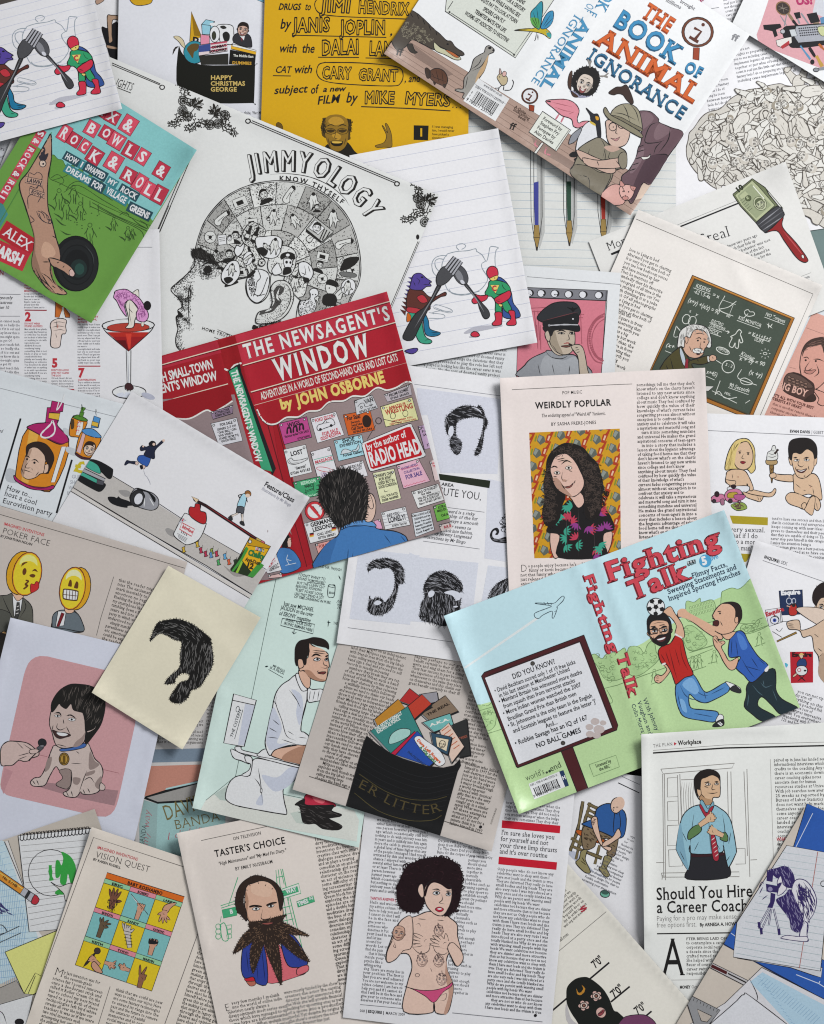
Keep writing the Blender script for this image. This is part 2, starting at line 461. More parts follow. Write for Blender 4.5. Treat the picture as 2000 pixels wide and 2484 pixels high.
def tx(t, x0, y0, x1, y1, h, c='222', b=0, s=0, it=0, o=None, ow=.05, jit=0, sh=None, trk=0, res=2):
    """line of lettering from (x0,y0) to (x1,y1) on its baseline, capitals h high"""
    if h * CUR['k'] < 16: b = round(b + .012, 3)
    xs, W = layout(t, trk, s); d = math.hypot(x1 - x0, y1 - y0); ux, uy = (x1 - x0) / d, (y1 - y0) / d
    glyph('H'); ky = h / CAPH; kx = d / W
    js = [(R.gauss(0, jit), R.gauss(0, jit * .5)) for _ in t]
    def mk(dx=0, dy=0):
        i = [-1]
        def place(v, x, ch):
            i[0] += 1; X = v[:, 0] * 1.0; Y = v[:, 1] * 1.0
            if jit:
                a, dyy = js[i[0] % len(js)]; m = adv(ch) / 2; ca, sa = math.cos(a), math.sin(a)
                X, Y = m + (X - m) * ca - (Y - .35) * sa, .35 + (X - m) * sa + (Y - .35) * ca + dyy * .6
            X = (X + it * Y) * kx + x * kx; Y = Y * ky
            return np.column_stack((x0 + dx + X * ux + Y * uy, y0 + dy + X * uy - Y * ux))
        return place
    if sh:
        m = int(max(2, math.hypot(sh[0], sh[1]) / 4))
        for k in range(m, 0, -1): emit(t, xs, mk(sh[0] * k / m, sh[1] * k / m), sh[2], b, s, res); (emit(t, xs, mk(sh[0] * k / m, sh[1] * k / m), sh[2], b, s, res, ow) if o else 0)
    if o: emit(t, xs, mk(), o, b, s, res, ow)
    emit(t, xs, mk(), c, b, s, res)
def tp(t, path, h, c='222', b=0, s=0, o=None, ow=.05, sh=None, kx=None, it=0, trk=0, res=2):
    """lettering spread along a curved baseline"""
    P = smooth(pts(path), False, 8); seg = np.hypot(*np.diff(P, axis=0).T); cum = np.r_[0, np.cumsum(seg)]
    xs, W = layout(t, trk, s); glyph('H'); ky = h / CAPH; k = cum[-1] / W; kx = kx or k
    def mk(dx=0, dy=0):
        def place(v, x, ch):
            m = adv(ch) / 2; u = (x + m) * k; px = np.interp(u, cum, P[:, 0]); py = np.interp(u, cum, P[:, 1])
            e = h * .3; ax = np.interp(u + e, cum, P[:, 0]) - np.interp(u - e, cum, P[:, 0]); ay = np.interp(u + e, cum, P[:, 1]) - np.interp(u - e, cum, P[:, 1])
            n = math.hypot(ax, ay) or 1; ux, uy = ax / n, ay / n
            X = (v[:, 0] - m + it * v[:, 1]) * kx; Y = v[:, 1] * ky
            return np.column_stack((px + dx + X * ux + Y * uy, py + dy + X * uy - Y * ux))
        return place
    if sh:
        for j in range(4, 0, -1): emit(t, xs, mk(sh[0] * j / 4, sh[1] * j / 4), sh[2], b, s, res); (emit(t, xs, mk(sh[0] * j / 4, sh[1] * j / 4), sh[2], b, s, res, ow) if o else 0)
    if o: emit(t, xs, mk(), o, b, s, res, ow)
    emit(t, xs, mk(), c, b, s, res)
def body(words, x, y, ang, wd, pitch, n, h, c='3a383a', s=1, just=1, ind=0, b=-.004, edge=None, it=0, cond=.8):
    """column of small running text: its own words over and over; edge(i) = (indent, width) of line i"""
    if PART['name'] in ('text_columns', 'text_column') and PART['sh']: part('text_column')
    elif PART['name'] == 'text_columns': PART['name'] = 'text_column'
    W = words.split(); i = 0; a = math.radians(ang); ux, uy = math.cos(a), math.sin(a)
    glyph('H'); k = h / CAPH * cond
    for r in range(n):
        dx, lw = edge(r) if edge else (0, wd)
        if lw < h * 3: continue
        line = []; tot = 0; sp = adv(' ') * k
        if ind and r and R.random() < .12: dx += ind; lw -= ind
        while True:
            wv = W[i % len(W)]; ww = sum(adv(ch, s) for ch in wv) * k
            if line and tot + sp + ww > lw * 1.02: break
            tot += ww + (sp if line else 0); line.append(wv); i += 1
            if i % len(W) == 0 and len(W) > 8: i = R.randrange(5)
        t = ' '.join(line); end = just and tot > lw * .8 and R.random() > .06
        L = lw if end else min(tot, lw)
        px, py = x + ux * dx - uy * pitch * r, y + uy * dx + ux * pitch * r
        tx(t, px, py, px + ux * L, py + uy * L, h, c=c, b=b, s=s, res=1, it=it)
# ------------------------------------------------------------------ every loose sheet, bottom of the heap first (corners in photo px)
WH, CR = 'dfdfe6', 'dcd5cd'
A = 'art page'
sheet('fig', 'magazine_page', 'strip of white page with a seated figure in black, beside the gift box page', A, [(150, -60), (290, -60), (285, 230), (150, 230)], 'e5e2f0')
sheet('xmas', 'magazine_page', 'white page with a black gift box full of toys and a globe', A, [(290, -80), (700, -80), (690, 340), (283, 300)], 'dddde2')
sheet('teal', 'magazine_page', 'plain grey-green page corner beside the dollar paintbrush page', A, [(1880, 520), (2050, 520), (2050, 700), (1880, 700)], '6d7f7d')
sheet('bodies', 'magazine_page', 'white page with a mass of drawn intertwined pale figures', A, [(1590, -40), (2060, -110), (2060, 545), (1650, 607)], 'e5e2f0')
sheet('gadget', 'magazine_page', 'grey-white page with a pink panel of laptop, pistol and racket tools', A, [(1776, 59), (1850, -100), (2150, -50), (2060, 236)], 'dcdcdc')
sheet('bigboy', 'magazine_page', 'page with a pink panel of a grinning man behind a biscuit tin', A, [(1880, 630), (2060, 690), (2060, 1100), (1800, 1050)], 'cfd3d6')
sheet('pens', 'notepaper_print', 'blue-ruled grey page with three drawn ballpoint pens', A, [(1020, 250), (1640, 250), (1640, 700), (1020, 700)], 'd4d4d0')
sheet('yellow', 'magazine_page', 'bright yellow page of hand-lettered names and a laughing man', A, [(644, -40), (1140, -40), (1136, 420), (630, 420)], 'd3a313', 1)
sheet('jacket', 'book_jacket', 'white animal book jacket with crocodile, flamingo and elephant drawings', 'book jacket', [(932, 130), (1222, -315), (1820, 84), (1530, 523)], 'e6e6eb', 1, lifts=[(1820, 84, 1530, 523, 60, 2.5), (1400, -40, 1195, 300, 30, .9), (1464, 0, 1259, 340, 30, .9), (932, 130, 1530, 523, 40, 1.6)])
sheet('steal', 'magazine_page', 'pale page with a banknote paintbrush and the word Steal', A, [(1429, 586), (1906, 392), (2030, 740), (1560, 925)], 'd9d7d3', lifts=[(1640, 500, 1906, 392, 40, 1.2)])
sheet('einstein', 'magazine_page', 'cream page with a white-haired professor at a green chalkboard', A, [(1549, 508), (1996, 692), (1800, 1130), (1355, 945)], 'e2dcd6', lifts=[(1549, 508, 1996, 692, 40, 1.5), (1780, 640, 1830, 740, 40, .8)])
sheet('capman', 'magazine_page', 'pale page with a pink picture of a man in a peaked cap', A, [(1240, 642), (1507, 662), (1490, 935), (960, 960), (960, 860)], 'd8d9da')
sheet('ruled', 'notebook_sheet', 'ruled white sheet with toys jousting, beside the three pens', 'notebook sheet', [(848, 377), (1209, 311), (1304, 831), (940, 897)], 'e5e2f0', lifts=[(1209, 311, 1304, 831, 30, 1.3)])
sheet('evan', 'magazine_page', 'white page with two big-headed babies, one holding an ice cream', A, [(1640, 1000), (2060, 1015), (2050, 1480), (1620, 1460)], 'e5e2f0')
sheet('inquire', 'magazine_page', 'white page with small red and navy magazine covers and a bare arm', A, [(1833, 1310), (2180, 1416), (2050, 1918), (1683, 1810)], 'e5e2f0', lifts=[(1833, 1310, 2000, 1362, 35, 1)])
sheet('party', 'magazine_page', 'white text page under the spine of the green bowls book', A, [(-60, 290), (110, 320), (60, 640), (-60, 620)], 'd9d9de')
sheet('banda', 'magazine_page', 'page of a drawn closed book with gold letters and salmon stripe', A, [(320, 1600), (640, 1600), (640, 2110), (330, 2110)], 'cdc9c6')
sheet('chair', 'magazine_page', 'white page with a bald man in blue sitting on a wooden chair', A, [(1280, 1850), (1700, 1900), (1620, 2335), (1230, 2280)], 'e5e2f0')
sheet('desk', 'magazine_page', 'beige page of drawn notepad, pencil, graph paper and envelope', A, [(-60, 2061), (230, 1962), (440, 2560), (-60, 2560)], 'c6bcb0')
sheet('vision', 'magazine_page', 'cream page with a nine-square poster of hands', A, [(223, 2006), (700, 2165), (560, 2570), (35, 2570)], 'e6d9cd', lifts=[(223, 2006, 70, 2440, 40, 1.6)])
sheet('taster', 'magazine_page', 'cream page with a bald man whose beard is leaf shaped', A, [(429, 2021), (880, 1930), (1000, 2530), (547, 2570)], 'e4d9d0', lifts=[(429, 2021, 500, 2300, 30, 1.3)])
sheet('tanya', 'magazine_page', 'white page with a tattooed curly-haired woman and red bars', A, [(900, 1830), (1398, 1890), (1334, 2530), (832, 2468)], 'e5e2f0', lifts=[(868, 2080, 835, 2450, 35, 1.3), (1372, 2060, 1340, 2450, 25, 1)])
sheet('green', 'magazine_page', 'mint green page with a man in white shirt on a toilet', A, [(612, 1280), (990, 1330), (871, 2056), (467, 1960)], 'cfe2da', lifts=[(537, 1680, 467, 1960, 35, 1.5)])
sheet('litter', 'magazine_page', 'grey-beige page with a black litter bin full of discs', A, [(835, 1515), (1290, 1660), (1193, 2066), (710, 1915)], 'c4bbb4', lifts=[(1193, 2066, 760, 1930, 35, 1.6)])
sheet('jimmy', 'art_print', 'folded white print of a head filled with stippled pictures and scroll corners', 'art print', [(137, 84), (1066, 473), (818, 1062), (-114, 672)], 'dededb', lifts=[(501, 240, 266, 795, 26, -.6), (540, 258, 1066, 473, 40, 1.3)], wave=.3)
sheet('hirsute', 'magazine_page', 'white page of floating wigs and beards in pale panels', A, [(913, 875), (1330, 935), (1235, 1622), (817, 1560)], 'e5e2f0', lifts=[(846, 1354, 817, 1560, 30, 1.3)])
sheet('weird', 'magazine_page', 'cream page with a long-curled man in a floral shirt on yellow', A, [(1213, 917), (1711, 892), (1737, 1480), (1238, 1500)], 'e6d8d3', lifts=[(1711, 892, 1730, 1240, 30, 1.3), (1213, 917, 1232, 1430, 30, 1.2)])
sheet('news', 'book_jacket', 'red book jacket of a shop window full of cards and a dark-haired man', 'book jacket', [(325, 882), (939, 707), (1098, 1281), (484, 1457)], 'a51c28', 1, lifts=[(939, 707, 1098, 1281, 40, 2), (500, 830, 939, 707, 35, 1.3), (570, 814, 720, 1370, 30, 1.0), (527, 827, 680, 1400, 30, .9)])
sheet('cocktail', 'magazine_page', 'white page with a dancer bent over a red cocktail glass', A, [(-60, 556), (387, 556), (396, 1010), (-50, 1040)], 'e5e2f0', lifts=[(387, 556, 395, 950, 30, 1.3)])
sheet('party_pop', 'magazine_page', 'bluish white page with orange party poppers bearing a face', A, [(-60, 882), (330, 988), (250, 1302), (-60, 1208)], 'dde1e4', lifts=[(-60, 882, 290, 977, 30, 1)])
sheet('feature', 'art_print', 'white sheet with a desk-edge drawing, flying girl and chalk box', 'art print', [(320, 949), (752, 1207), (588, 1482), (128, 1265)], 'e5e2f0', lifts=[(752, 1207, 600, 1460, 35, 1.6), (320, 949, 752, 1207, 30, 1.2)])
sheet('bowls', 'book_jacket', 'green and turquoise book jacket with a tattooed arm gripping a bowl', 'book jacket', [(155, 162), (478, 364), (222, 784), (-108, 588)], '6a9a45', 1, lifts=[(478, 364, 222, 784, 40, 2), (-55, 620, 222, 784, 40, 2), (110, 345, -55, 620, 20, 1.0)])
sheet('lined', 'notebook_sheet', 'ruled white sheet with toys jousting, in the top corner over the bowls book', 'notebook sheet', [(-145, 50), (215, -45), (297, 264), (-60, 359)], 'e5e2f0', lifts=[(225, -20, 297, 264, 35, 2), (297, 264, -60, 359, 35, 1.8)])
sheet('poker', 'magazine_page', 'beige page with suited figures with yellow round emoji heads', A, [(-60, 1209), (455, 1363), (380, 1640), (-120, 1500)], 'cbc0b8', lifts=[(-60, 1209, 455, 1363, 30, 1)])
sheet('puppy', 'art_card', 'white card with a pink panel of a puppy with a boyish head', 'art card', [(26, 1498), (426, 1595), (318, 2078), (-112, 2060)], 'd6d8ee', lifts=[(26, 1498, -20, 1720, 30, 1.2), (384, 1776, 340, 1960, 30, 1.0)])
sheet('cream', 'art_card', 'plain cream card with a black quiff and sideburn drawing', 'art card', [(409, 1372), (633, 1498), (443, 1818), (223, 1680)], 'e4dcc4', lifts=[(223, 1680, 443, 1818, 30, 1.6), (409, 1372, 223, 1680, 25, 1.2)])
sheet('fight', 'book_jacket', 'sky blue and green sports book jacket with two leaping men', 'book jacket', [(1077, 1494), (1757, 1237), (1941, 1716), (1259, 1975)], 'bfddf3', 1, lifts=[(1077, 1494, 1259, 1975, 60, 4.5), (1757, 1237, 1905, 1620, 40, 2.4), (1259, 1975, 1420, 1914, 40, 2.5), (1400, 1372, 1585, 1851, 34, 1.2), (1452, 1352, 1636, 1831, 34, 1.2)])
sheet('career', 'magazine_page', 'pale page with a man knotting a striped tie before a wardrobe', A, [(1556, 1781), (2040, 1750), (2050, 2460), (1566, 2470)], 'efe6df', lifts=[(1556, 1781, 1562, 2250, 40, 3.5), (1556, 1781, 1900, 1759, 30, 1.5)])
sheet('mask', 'magazine_page', 'cream page with a black balaclava face and height marks', A, [(1320, 2030), (1770, 2540), (1500, 2780), (1050, 2270)], 'e8dfd4', lifts=[(1371, 2088, 1700, 2460, 30, 1.3)])
sheet('sketch', 'magazine_page', 'beige page with a purple cameraman sketch on notepaper over blueprint', A, [(1958, 1949), (2200, 2050), (2200, 2570), (1590, 2570)], 'c6bbaf', lifts=[(1958, 1949, 1640, 2475, 35, 2)])
for up, lo in (('desk', 'puppy'), ('vision', 'puppy'), ('tanya', 'mask'), ('gadget', 'bodies'), ('green', 'cream')):
    ABOVE.add((up, lo))
ABOVE.discard(('green', 'cream'))
CORNERS.update(ruled=[(1209, 311, 1.5, 60), (1304, 831, 2.5, 80)], steal=[(1906, 392, 3, 90)], einstein=[(1996, 692, 2, 70)], weird=[(1711, 892, 2.5, 90), (1213, 917, 2.5, 80)], news=[(939, 707, 3, 90), (1098, 1281, 2.5, 80)], bowls=[(478, 364, 3, 80), (222, 784, 3.5, 90)], lined=[(297, 264, 3, 90)], feature=[(752, 1207, 2.5, 90)], cream=[(409, 1372, 1.5, 60), (633, 1498, 2, 70), (223, 1680, 2.5, 70), (443, 1818, 3, 80)], puppy=[(26, 1498, 2.5, 80)], fight=[(1757, 1237, 3, 90), (1077, 1494, 3, 80), (1259, 1975, 3.5, 90)], career=[(1556, 1781, 3, 90)], vision=[(223, 2006, 3, 90)], taster=[(429, 2021, 3, 80)], green=[(467, 1960, 2.5, 80), (871, 2056, 1.5, 60)], litter=[(710, 1915, 2.5, 80), (1193, 2066, 3, 80)], jimmy=[(1066, 473, 2, 80)], jacket=[(932, 130, 3, 80), (1530, 523, 3.5, 80)], inquire=[(1833, 1310, 2, 60)], sketch=[(1958, 1949, 2, 60)], desk=[(230, 1962, 1, 40)])
solve_stack()
for s_ in SHEETS.values(): s_.nb = 0; s_.box = np.zeros((64, 5)); build_sheet(s_)
tm = bpy.data.materials.new('dark_wood'); tm.use_nodes = True
wv = tm.node_tree.nodes.new('ShaderNodeTexNoise'); wv.inputs['Scale'].default_value = 30
rp = tm.node_tree.nodes.new('ShaderNodeValToRGB'); rp.color_ramp.elements[0].color = (.05, .04, .035, 1); rp.color_ramp.elements[1].color = (.12, .1, .085, 1)
tm.node_tree.links.new(wv.outputs[0], rp.inputs[0]); tm.node_tree.links.new(rp.outputs[0], tm.node_tree.nodes['Principled BSDF'].inputs['Base Color'])
tb = mesh_obj('table_top', [(-1.2, -1.2, -.0002), (1.2, -1.2, -.0002), (1.2, 1.2, -.0002), (-1.2, 1.2, -.0002)], [(0, 1, 2), (0, 2, 3)], tm); tb['kind'] = 'structure'

# small shared drawing routines
def between(a,b,t):return(a[0]+(b[0]-a[0])*t,a[1]+(b[1]-a[1])*t)
def rules(key,t0,dt,n,col,wd):
 nat();s=SHEETS[key]
 for i in range(n):
  t=t0+dt*i;ln(col,wd,[between(s.q[0],s.q[3],t),between(s.q[1],s.q[2],t)])
def tile(ch,x,y,w_,h_,a,bg,c='f0e8e8',b=.03,s=1,ow=5):
 ca,sa=math.cos(math.radians(a)),math.sin(math.radians(a))
 f=lambda u,v:(x+u*ca-v*sa,y+u*sa+v*ca)
 q(bg,[f(-w_/2,-h_/2),f(w_/2,-h_/2),f(w_/2,h_/2),f(-w_/2,h_/2)],ow,'6a1420')
 p0,p1=f(-w_*.3,h_*.33),f(w_*.3,h_*.33);tx(ch,*p0,*p1,h_*.66,c,b,s)
def strip(t,x0,y0,x1,y1,h,bg,c='e8ecec',b=.03,s=0,pad=.35,**kw):
 d=math.hypot(x1-x0,y1-y0);ux,uy=(x1-x0)/d,(y1-y0)/d;e=h*pad
 g=lambda u,v:(x0+u*ux+v*uy,y0+u*uy-v*ux)
 q(bg,[g(-e,-e),g(d+e,-e),g(d+e,h+e),g(-e,h+e)],0);tx(t,x0,y0,x1,y1,h,c,b,s,**kw)
def face(x,y,r,a=0,skin='d2b0a0',hair_='2a2220',oc=K,mouth='8a4a48',ow=5,look=0,smile=0,asp=.78,hairline=-.25,jaw=1.0,features=1.0):
 """a small inked head: jaw, ears, hair cap, brows, eyes, nose, mouth; r = half height, a = tilt"""
 ca,sa=math.cos(math.radians(a)),math.sin(math.radians(a))
 f=lambda L:[(x+u*r*ca-v*r*sa,y+u*r*sa+v*r*ca)for u,v in L]
 k=asp
 p(skin,f([(-k-.07,-.05),(-k-.14,.1),(-k,.28),(-k+.1,.1)]),ow,oc);p(skin,f([(k+.07,-.05),(k+.14,.1),(k,.28),(k-.1,.1)]),ow,oc)
 p(skin,f([(-k,-.35),(-k*.7,-.85),(0,-1),(k*.7,-.85),(k,-.35),(k*.97,.3),(k*.68*jaw,.78),(0,1.02),(-k*.68*jaw,.78),(-k*.97,.3)]),ow,oc)
 dk_=''.join('%02x'%int(int(skin[i:i+2],16)*.8)for i in(0,2,4));sd=1 if look>=0 else-1
 p(dk_,f([(sd*k*.98,-.3),(sd*k*.95,.3),(sd*k*.66*jaw,.78),(0,1),(sd*.3,.7),(sd*k*.62,.3),(sd*k*.7,-.1)]),0)
 if r>40:
  p(dk_,f([(-.5,-.22),(-.14,-.2),(-.12,-.06),(-.5,-.1)]),0);p(dk_,f([(.5,-.22),(.14,-.2),(.12,-.06),(.5,-.1)]),0);p(dk_,f([(0,.1),(.16,.3),(.04,.4),(-.1,.34)]),0)
  l(oc,max(3,r*.03),f([(-.46,.3),(-.5,.5),(-.44,.64)]),f([(.46,.3),(.5,.5),(.44,.64)]),f([(-.4,-.56),(0,-.6),(.4,-.56)]),f([(-.15,.8),(0,.83),(.15,.8)]),f([(-.55,.08),(-.36,.13),(-.2,.1)]),f([(.55,.08),(.36,.13),(.2,.1)]))
 if hair_:
  p(hair_,f([(-k-.06,.0),(-k-.08,-.5),(-k*.7,-1),(0,-1.16),(k*.75,-1),(k+.08,-.5),(k+.06,.0),(k*.86,-.2),(k*.7,hairline-.18),(0,hairline-.3),(-k*.7,hairline-.12),(-k*.86,-.2)]),0)
 if r<26:features=0
 e=look*.08
 for sg in(-1,1):
  l(oc,max(3,r*.1),f([(sg*.6+e,-.2),(sg*.36+e,-.28),(sg*.12+e,-.2)]))
  if features:
   p('f0ece8',f([(sg*.56+e,-.02),(sg*.36+e,-.1),(sg*.16+e,0),(sg*.36+e,.06)]),max(2,r*.03),oc)
   el(oc,*f([(sg*.36+e*2.2,-.02)])[0],r*.075)
  else:el(oc,*f([(sg*.36+e,-.02)])[0],max(2,r*.1))
 l(oc,max(2,r*.045),f([(.06+e,-.05),(.14+e*2,.3),(0.0+e*1.5,.36),(-.1+e,.3)]))
 m=smile*.1
 p(mouth,f([(-.36,.56-m*.6),(0,.58+m*.4),(.36,.56-m*.6),(.2,.66+m),(-.2,.66+m)]),max(2,r*.03),oc)
 if smile>1:l('f4f0ec',r*.08,f([(-.24,.59),(0,.63+m*.3),(.24,.59)]))
def hand(x,y,r,a=0,skin='d2a890',oc=K,fingers=((-60,.8),(-30,1.05),(-8,1.15),(14,1.05)),thumb=(60,.75),ow=4,wrist=1.3,flip=1):
 """palm with separate fingers and a thumb; angles from the pointing direction"""
 ca,sa=math.cos(math.radians(a)),math.sin(math.radians(a))
 f=lambda L:[(x+u*r*ca-v*r*flip*sa,y+u*r*sa+v*r*flip*ca)for u,v in L]
 q(skin,f([(-wrist,-.32),(0,-.42),(0,.42),(-wrist,.32)]),ow,oc)
 for i,(ang,ln_)in enumerate(list(fingers)+[thumb]):
  t=math.radians(ang);b0=(.35,-.36+i*.24)if i<len(fingers)else(-.15,.3)
  w_=.15 if i<len(fingers)else.18;dx,dy=math.cos(t),math.sin(t);L=ln_
  A=[(b0[0]-dy*w_,b0[1]+dx*w_),(b0[0]+dx*L*.6-dy*w_,b0[1]+dy*L*.6+dx*w_),(b0[0]+dx*L,b0[1]+dy*L),(b0[0]+dx*L*.6+dy*w_,b0[1]+dy*L*.6-dx*w_),(b0[0]+dy*w_,b0[1]-dx*w_)]
  p(skin,f(A),ow,oc)
 p(skin,f([(-.5,-.36),(.2,-.5),(.5,-.3),(.5,.35),(.1,.48),(-.5,.36)]),0)
 l(oc,ow*.8,f([(.1,-.1),(.0,.15),(-.2,.25)]))
def sleeve(*a):return p(*a)
def vine(x,y,a,n,step,turn,seed,r=14,c='26241f'):
 """scrollwork: a wavy stem with tendrils, small leaves and berries"""
 Q=random.Random(seed);P=[(x,y)];th=math.radians(a)
 for i in range(n):
  th+=math.radians(turn)*math.sin(i*1.1);x+=step*math.cos(th);y+=step*math.sin(th);P.append((x,y));k=1-.5*i/n
  for sg in(-1,1):
   t2=th+sg*Q.uniform(.7,1.2);L=step*Q.uniform(1.2,1.9)*k;cu=[(x+L*t*math.cos(t2+sg*t*1.3),y+L*t*math.sin(t2+sg*t*1.3))for t in(0,.35,.7,1)]
   l(c,5,cu,taper=0);el(c,*cu[-1],r*.42)
   for t in(1,2):
    u,v=math.cos(t2+1.6*sg*(t-1.6)),math.sin(t2+1.6*sg*(t-1.6));ex,ey=cu[t]
    p(c,[(ex,ey),(ex+r*.7*u-r*.35*v,ey+r*.7*v+r*.35*u),(ex+r*1.4*u,ey+r*1.4*v),(ex+r*.7*u+r*.3*v,ey+r*.7*v-r*.3*u)],0)
 l(c,7,P,taper=0)
def rosette(x,y,r,c='26241f'):
 el(None,x,y,r,ow=5,oc=c);el(c,x,y,r*.3);el(None,x,y,r*.62,ow=4,oc=c)
 for i in range(8):el(None,x+r*.62*math.cos(i*.785),y+r*.62*math.sin(i*.785),r*.22,ow=3,oc=c,n=10)
def tulip(x,y,a,r,c='26241f'):
 for i,t in enumerate((-75,-50,-25,0,25,50,75)):
  k=r*(1-.004*abs(t));u,v=math.cos(math.radians(a+t)),math.sin(math.radians(a+t));f=lambda m,n:(x+k*(m*u-n*v),y+k*(m*v+n*u))
  p(c if i%2 else 'P',[f(.15,0),f(.55,.13),f(1,0),f(.55,-.1)],5,c);l(c,4,[f(.3,0),f(.85,0)])
def toys():
 g='8d97a0'
 part('teapot_outline','faint teapot and sandwich outline')
 l(g,5,'325 188 300 162 310 140 345 130 375 142 370 162 345 178','230 222 300 200 400 185 460 166 472 186','470 186 520 215 560 266 575 200 580 150 600 138 652 146 635 168 630 232 642 332','230 222 200 272 190 332 210 430 250 520 290 545 350 556 430 546 520 512 570 450 580 400 532 332 522 290 552 266','225 240 180 240 130 262 105 312 120 382 160 422','205 272 160 268 130 292 140 342 180 384','265 520 300 555 400 560 520 520',taper=0)
 l(g,4,'150 660 180 655 290 685 305 710 260 715 160 690 148 670','110 725 235 735 230 765 110 772','160 680 250 705 300 700','150 735 145 720 220 700',taper=0)
 part('toy_hero','caped toy figure in green and red');
 p('b3b2bb','420 872 500 822 640 800 740 800 560 852 440 882',0);p('b3b2bb','462 912 480 895 520 902 500 912',0)
 p('33508f','660 400 740 430 790 520 810 600 860 660 872 720 740 727 720 600')
 p('2f9462','600 430 660 420 740 440 780 490 762 560 765 590 800 650 790 692 740 665 715 612 717 682 668 686 660 600 625 560 590 556 568 532 590 480')
 l(K,4,'640 520 680 540 720 520','700 440 720 480 750 500','660 600 690 580 740 590','690 640 712 630')
 p('c42f45','592 550 540 556 500 552 490 545 480 572 462 600 478 626 510 622 580 590');p('c42f45','652 576 690 545 730 520 772 500 787 530 770 572 700 617 665 606');l(K,4,'660 590 700 580','668 602 705 592')
 p('c42f45','568 352 585 315 620 304 655 325 666 376 640 385 600 407 577 386');p('ddc56c','600 407 662 378 660 412 625 427 605 420',4);el(K,640,402,5)
 q('ddc56c','606 462 684 458 656 534',4);tx('C',626,512,664,508,42,'b02a3a',.04)
 p('ddc56c','690 618 722 622 712 640 695 632',3)
 p('c42f45','665 692 722 690 727 760 720 792 660 802 648 782 672 750');p('c42f45','775 672 825 668 837 720 847 782 780 792 770 772 802 730')
 p('c42f45','475 882 500 860 530 866 550 892 520 906 485 902')
 part('toy_lizard','purple-headed toy lizard on two legs')
 for i in range(9):q('4c3a8c' if i<5 else '5a2a26',[(-28-i*7,436+i*36),(-84-i*6,440+i*34),(-30-i*7,474+i*36)],3)
 p('1f6f94','60 712 110 790 130 862 222 890 170 922 96 908 70 800');p('3a9a7c','-60 720 20 700 72 720 60 800 90 920 152 960 132 986 60 982 20 932 -10 850')
 l(K,4,'150 905 200 900','140 890 210 885','90 960 130 950','20 780 40 860')
 p('5c2f28','-70 540 30 538 100 590 160 585 232 545 242 572 190 592 120 652 112 702 0 722 -80 702')
 p('b4323c','0 602 50 580 92 632 40 647',4);p('b4323c','-70 690 30 700 20 735 -70 730',4);p('c8641e','-70 740 -40 760 -40 800 -70 810',3)
 p('51408f','-60 486 -42 416 14 400 64 436 114 466 96 474 112 500 74 508 54 526 24 542 -60 536');el(K,30,432,12,7);l(K,4,'40 490 80 492 108 474','-20 440 10 460 0 500','-40 470 -20 510');p('51408f','-70 1060 -10 1035 38 1032 30 1060 -10 1080')
 raise_layer()
 part('fork_and_spoon','steel fork crossing a spoon')
 p('3c3c3f','385 470 405 460 520 590 600 668 622 718 602 746 570 738 530 662 500 590');l('8e8e92',7,'400 476 500 590 570 690')
 el('4e4e52',352,392,92,54,58,5);el('818186',340,400,58,26,58);el('c9c9d0',372,452,22,14,40)
 p('353537','165 490 197 490 150 592 105 692 40 850 -10 962 -92 952 -60 850 0 740 60 692 112 620');l('7a7a7e',7,'176 500 130 600 60 740 0 860')
 p('48484b','150 440 165 380 214 330 292 396 280 412 250 456 200 490 165 492')
 for a in((222,345,290,245),(243,362,312,256),(264,380,335,267),(284,396,352,281)):
  ribbon([a[:2],between(a[:2],a[2:],.9),a[2:]],26,False,'2a2a2c',0,0);ribbon([a[:2],a[2:]],13,False,'a5a5ab',0,0)
 raise_layer()
# the two ruled sheets with toys
for key,A in(('lined',None),('ruled',(1,-.075,87,.06,1,165))):
 on(key);part('ruled_lines');rules(key,.045,.064,15,'bcbfd0',.8);raise_layer()
 fr(*((0,0)if A is None else(2,1)));
 if A:aff(*A)
 toys();aff()
 fr(*((0,0)if A is None else(2,1)))
# black figure strip, gift box page
on('fig');fr(0,0);part('illustration','seated figure in black')
p('17161a','860 232 910 240 1000 200 1005 560 940 500 900 380');p('a88a72','905 140 940 128 1005 136 1005 170 950 170 945 290 950 345 920 360 915 300');p('a88a72','905 380 990 400 985 415 910 405',4);p('b0907c','810 0 880 0 820 38',4)
on('xmas');fr(1,0);part('gift_box','black box with gold lettering')
p('15150f','-230 400 -190 460 -40 545 400 545 414 560 405 860 390 868 0 862 -232 760',0)
for i,t in enumerate(('HAPPY','CHRISTMAS','GEORGE')):tx(t,40,672+i*49,(220,330,260)[i],672+i*49,36,'c3a961',.02,trk=.04)
part('toys','cone hat, globe, blocks, paper roll, man and book');
q('c99b1d','-136 350 -121 97 -36 310',5);q('8e6a12','-100 300 -121 97 -36 310');tx('D',-112,352,-60,356,40,K,.06,1)
el('2f8797',-95,440,92,96,0,5);p('5f4a24','-160 410 -120 370 -60 372 -70 420 -100 440 -110 490 -140 450',0);p('5f4a24','-40 380 -10 420 -20 480 -60 450',0)
p('cdbf9d','-272 310 -230 305 -190 340 -175 400 -200 390 -230 350',4);l('2a2420',14,'-280 460 -260 410 -230 390')
q('8fc0cf','-36 205 0 165 72 180 66 290 -30 290',5);ln(K,4,'-36 205 40 215 72 180','40 215 36 290');q('d88aa0','-44 290 30 300 30 380 -44 380',4)
